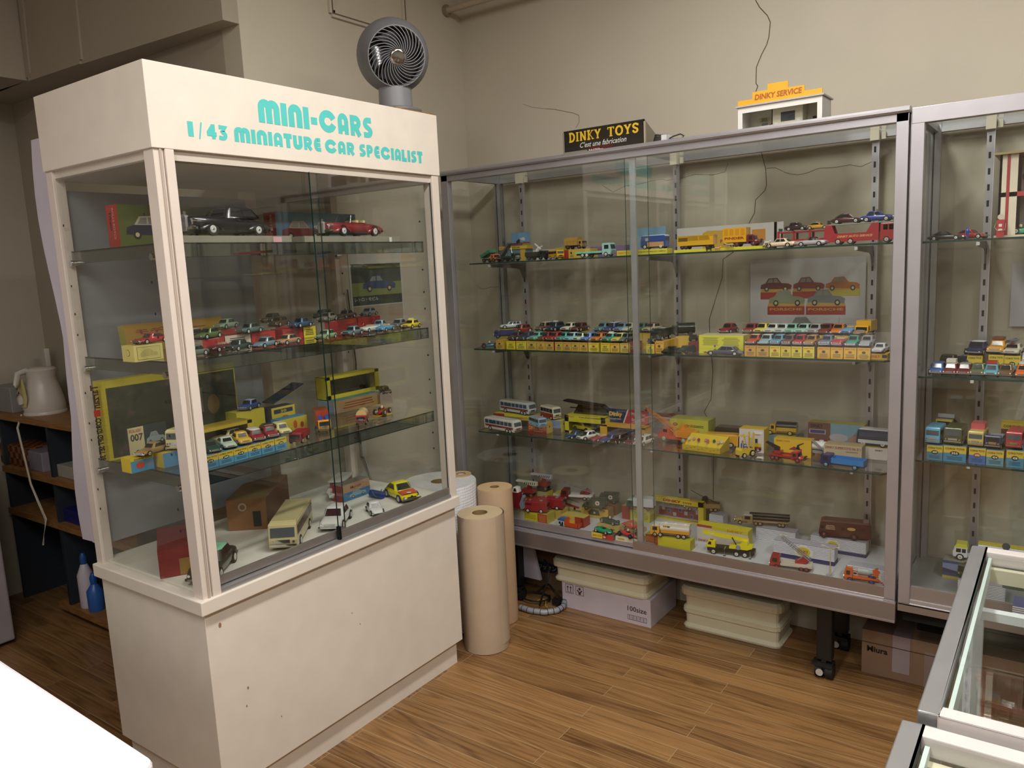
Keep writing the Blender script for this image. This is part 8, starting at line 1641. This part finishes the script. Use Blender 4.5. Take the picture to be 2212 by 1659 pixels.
car_print(q, pw_ * .22, pw_ * .85, ph_ * .56, ph_ * .74, '24406c', 'r', .0024); q.build('printing', t)
o = MB().box(-.015, .0, -.012, .012, 0, .10, 'satin:c8c8c4').path([(-.005, 0, 0), (-.004, .03, -.1), (-.005, .06, -.2), (-.005, .08, -.28)], .003, 6, 'satin:c8c8c4').path([(-.005, -.02, .7), (-.005, -.005, .4), (-.005, -.02, .1), (-.005, .04, -.2)], .003, 6, 'rubber:1c1c1c').build('power_strip'); o.location = onx(788, 985, -2.393); tag(o, 'white power strip with hanging cables on the wall behind the cabinet', 'power strip')

# ------------------------------------------------------------------ kitchen corner
KY = 1.516
t = thing('shelf_unit', 'low wood-topped shelf unit with dark panels in the kitchen corner', 'shelf unit', (0, 0, 0)); x0, x1 = -4.12, -2.95
z1_, z2_, z3_ = ony(160, 925, KY).z + .01, ony(120, 1035, KY).z, ony(170, 1145, KY).z
for z in (z1_, z2_, z3_, .07): MB().box(x0 if z > .3 else -3.72, x1, KY, YK - .005, z - .028, z, 'w:shelf').build('shelf_board', t)
for x in (x0, ony(130, 1200, KY).x, x1 - .02): MB().box(x, x + .02, KY + .01, YK - .005, .07 if x > x0 + .1 else 0, z1_ - .028, 'satin:2a3038').build('side_panel', t)
MB().box(x0, x1, YK - .012, YK - .005, .1, z1_ - .028, 'satin:20262e').build('back_panel', t)
kx = ony(94, 890, KY + .10).x
t = thing('electric_kettle', 'white and pale yellow electric kettle on the wooden shelf top', 'kettle', (kx, KY + .11, z1_)); 
MB().lathe([(.085, 0), (.088, .02), (.082, .06), (.068, .12), (.058, .155), (.066, .19)], 32, 'plastic:c9c2b8').build('body', t, loc=(0, 0, .012))
MB().lathe([(.089, 0), (.09, .006), (.086, .014)], 32, 'plastic:c9c2b8').build('power_base', t); MB().lathe([(.066, .202), (.06, .21), (.03, .214)], 28, 'plastic:cfc8bc').build('lid', t)
MB().path([(.0, -.058, .205), (.01, -.1, .195), (.015, -.112, .15), (.012, -.108, .09), (.008, -.1, .06)], .013, 10, 'plastic:d0cac2').build('handle', t)
MB().loft([[(-.04 * k, -.088 + .0 * k, z), (-.02 * k, -.093 + i * .0, z), (.02 * k, -.093, z), (.04 * k, -.088, z)] for i, (k, z) in enumerate(((.6, .04), (1.1, .08), (.9, .13), (.5, .17)))], 'plastic:c8bc80', False, False).build('yellow_panel', t)
o = MB().path([(kx - .03, KY + .02, z1_ + .005), (kx - .02, KY - .01, z1_ - .05), (kx + .06, KY - .02, z1_ - .3), (kx + .16, KY - .02, z1_ - .45), (kx + .1, KY - .02, z1_ - .58)], .005, 8, 'satin:c4bca8').build('kettle_cord'); tag(o, 'cream kettle cord hanging in front of the shelves', 'cord')
def kb(name, px0, px1, z, h, d, c, label, cat):
    a, b = ony(px0, 1000, KY + .04).x, ony(px1, 1000, KY + .04).x; o = MB().box(a, b, KY + .03, KY + .03 + d, z, z + h, c).build(name, bevel=.003); tag(o, label, cat)
kb('plastic_tub', 2, 48, z1_, .12, .12, 'satin:8c8c88', 'translucent grey tub at the left end of the shelf top', 'tub')
kb('wooden_block', 4, 66, z2_, .10, .12, 'x:wood', 'checkered wooden block on the second shelf', 'box')
kb('notebook', 68, 96, z2_, .09, .12, 'satin:8c8694', 'small grey upright box beside the checkered block', 'box')
kb('shallow_box', 122, 178, z2_, .055, .16, 'satin:a8a49c', 'shallow white box on the second shelf behind the cabinet', 'box')
kb('plastic_basket', 112, 176, z3_, .06, .14, 'plastic:1c2060', 'navy blue plastic basket on the third shelf', 'basket')
for px, c, c2, l in ((192, '28508c', 'c4bcc8', 'tall white and blue spray bottle on the lowest shelf'), (208, '1c509c', '2c60a8', 'short blue detergent bottle on the lowest shelf')):
    p = ony(px, 1300, KY + .05); t = thing('spray_bottle' if px < 200 else 'detergent_bottle', l, 'bottle', (p.x, KY + .05, .0705))
    hh = .2 if px < 200 else .12; MB().lathe([(.032, 0), (.034, .01), (.034, hh * .75), (.014, hh)], 20, 'plastic:' + c2).build('body', t); MB().lathe([(.014, hh), (.016, hh + .03), (.008, hh + .05)], 14, 'plastic:' + c).build('cap', t)
o = MB().box(0, .55, 0, .5, .02, .86, 'satin:a49ca0').build('white_cabinet_unit', bevel=.008); o.location = (-4.15, .78, 0); tag(o, 'white appliance cut by the left picture edge', 'appliance')
t = thing('wall_phone', 'white handset standing upright behind the kettle', 'handset', (ony(103, 800, KY + .24).x, KY + .24, z1_ + .0)); MB().box(-.022, .022, -.012, .012, 0, .28, 'plastic:b8b4ac').build('body', t, .005)
for i, (dx, bul) in enumerate(((0, .016), (.012, .03))):
    q = MB(); n = 16
    for k in range(n):
        za, zb = .72 + 1.2 * k / n, .72 + 1.2 * (k + 1) / n; f = lambda z: -bul * (1 + sin(z * 7 + i * 2)) - .002
        q.quad((BX - .03 - dx + f(za), YL + .01, za), (BX - .005, YL + .012 + i * .004, za), (BX - .005, YL + .012 + i * .004, zb), (BX - .03 - dx + f(zb), YL + .01, zb), 'satin:c4bcc8')
    o = q.build('loose_paper'); tag(o, ['inner', 'outer'][i] + ' curled white paper sheet hanging off the left back edge of the cabinet', 'paper')
# labels stay within sixteen words
for o in COL.objects:
    if o.get('label') and len(o['label'].split()) > 16:
        o['label'] = o['label'].replace(' of the middle shelf', ', middle shelf').replace('small yellow card box carrying', 'box carrying').replace(', right-hand case', '').replace('back row, middle shelf', 'back row'); w_ = o['label'].split()
        while len(w_) > 16: w_.pop()
        while w_[-1].strip(',') in ('the', 'of', 'a', 'on', 'in', 'with', 'and', 'under', 'front', 'right', 'middle', 'lowest', 'white'): w_.pop()
        o['label'] = ' '.join(w_).strip(',')
WHERE = ['over the white cabinet aisle, far end', 'over the white cabinet aisle, middle', 'over the glass counters, far end', 'over the glass counters, middle', 'behind the camera on the cabinet side', 'behind the camera on the counter side']
for o, s in zip([o for o in COL.objects if o.name.startswith('ceiling_light')], WHERE): o['label'] = 'white twin-tube ceiling light ' + s
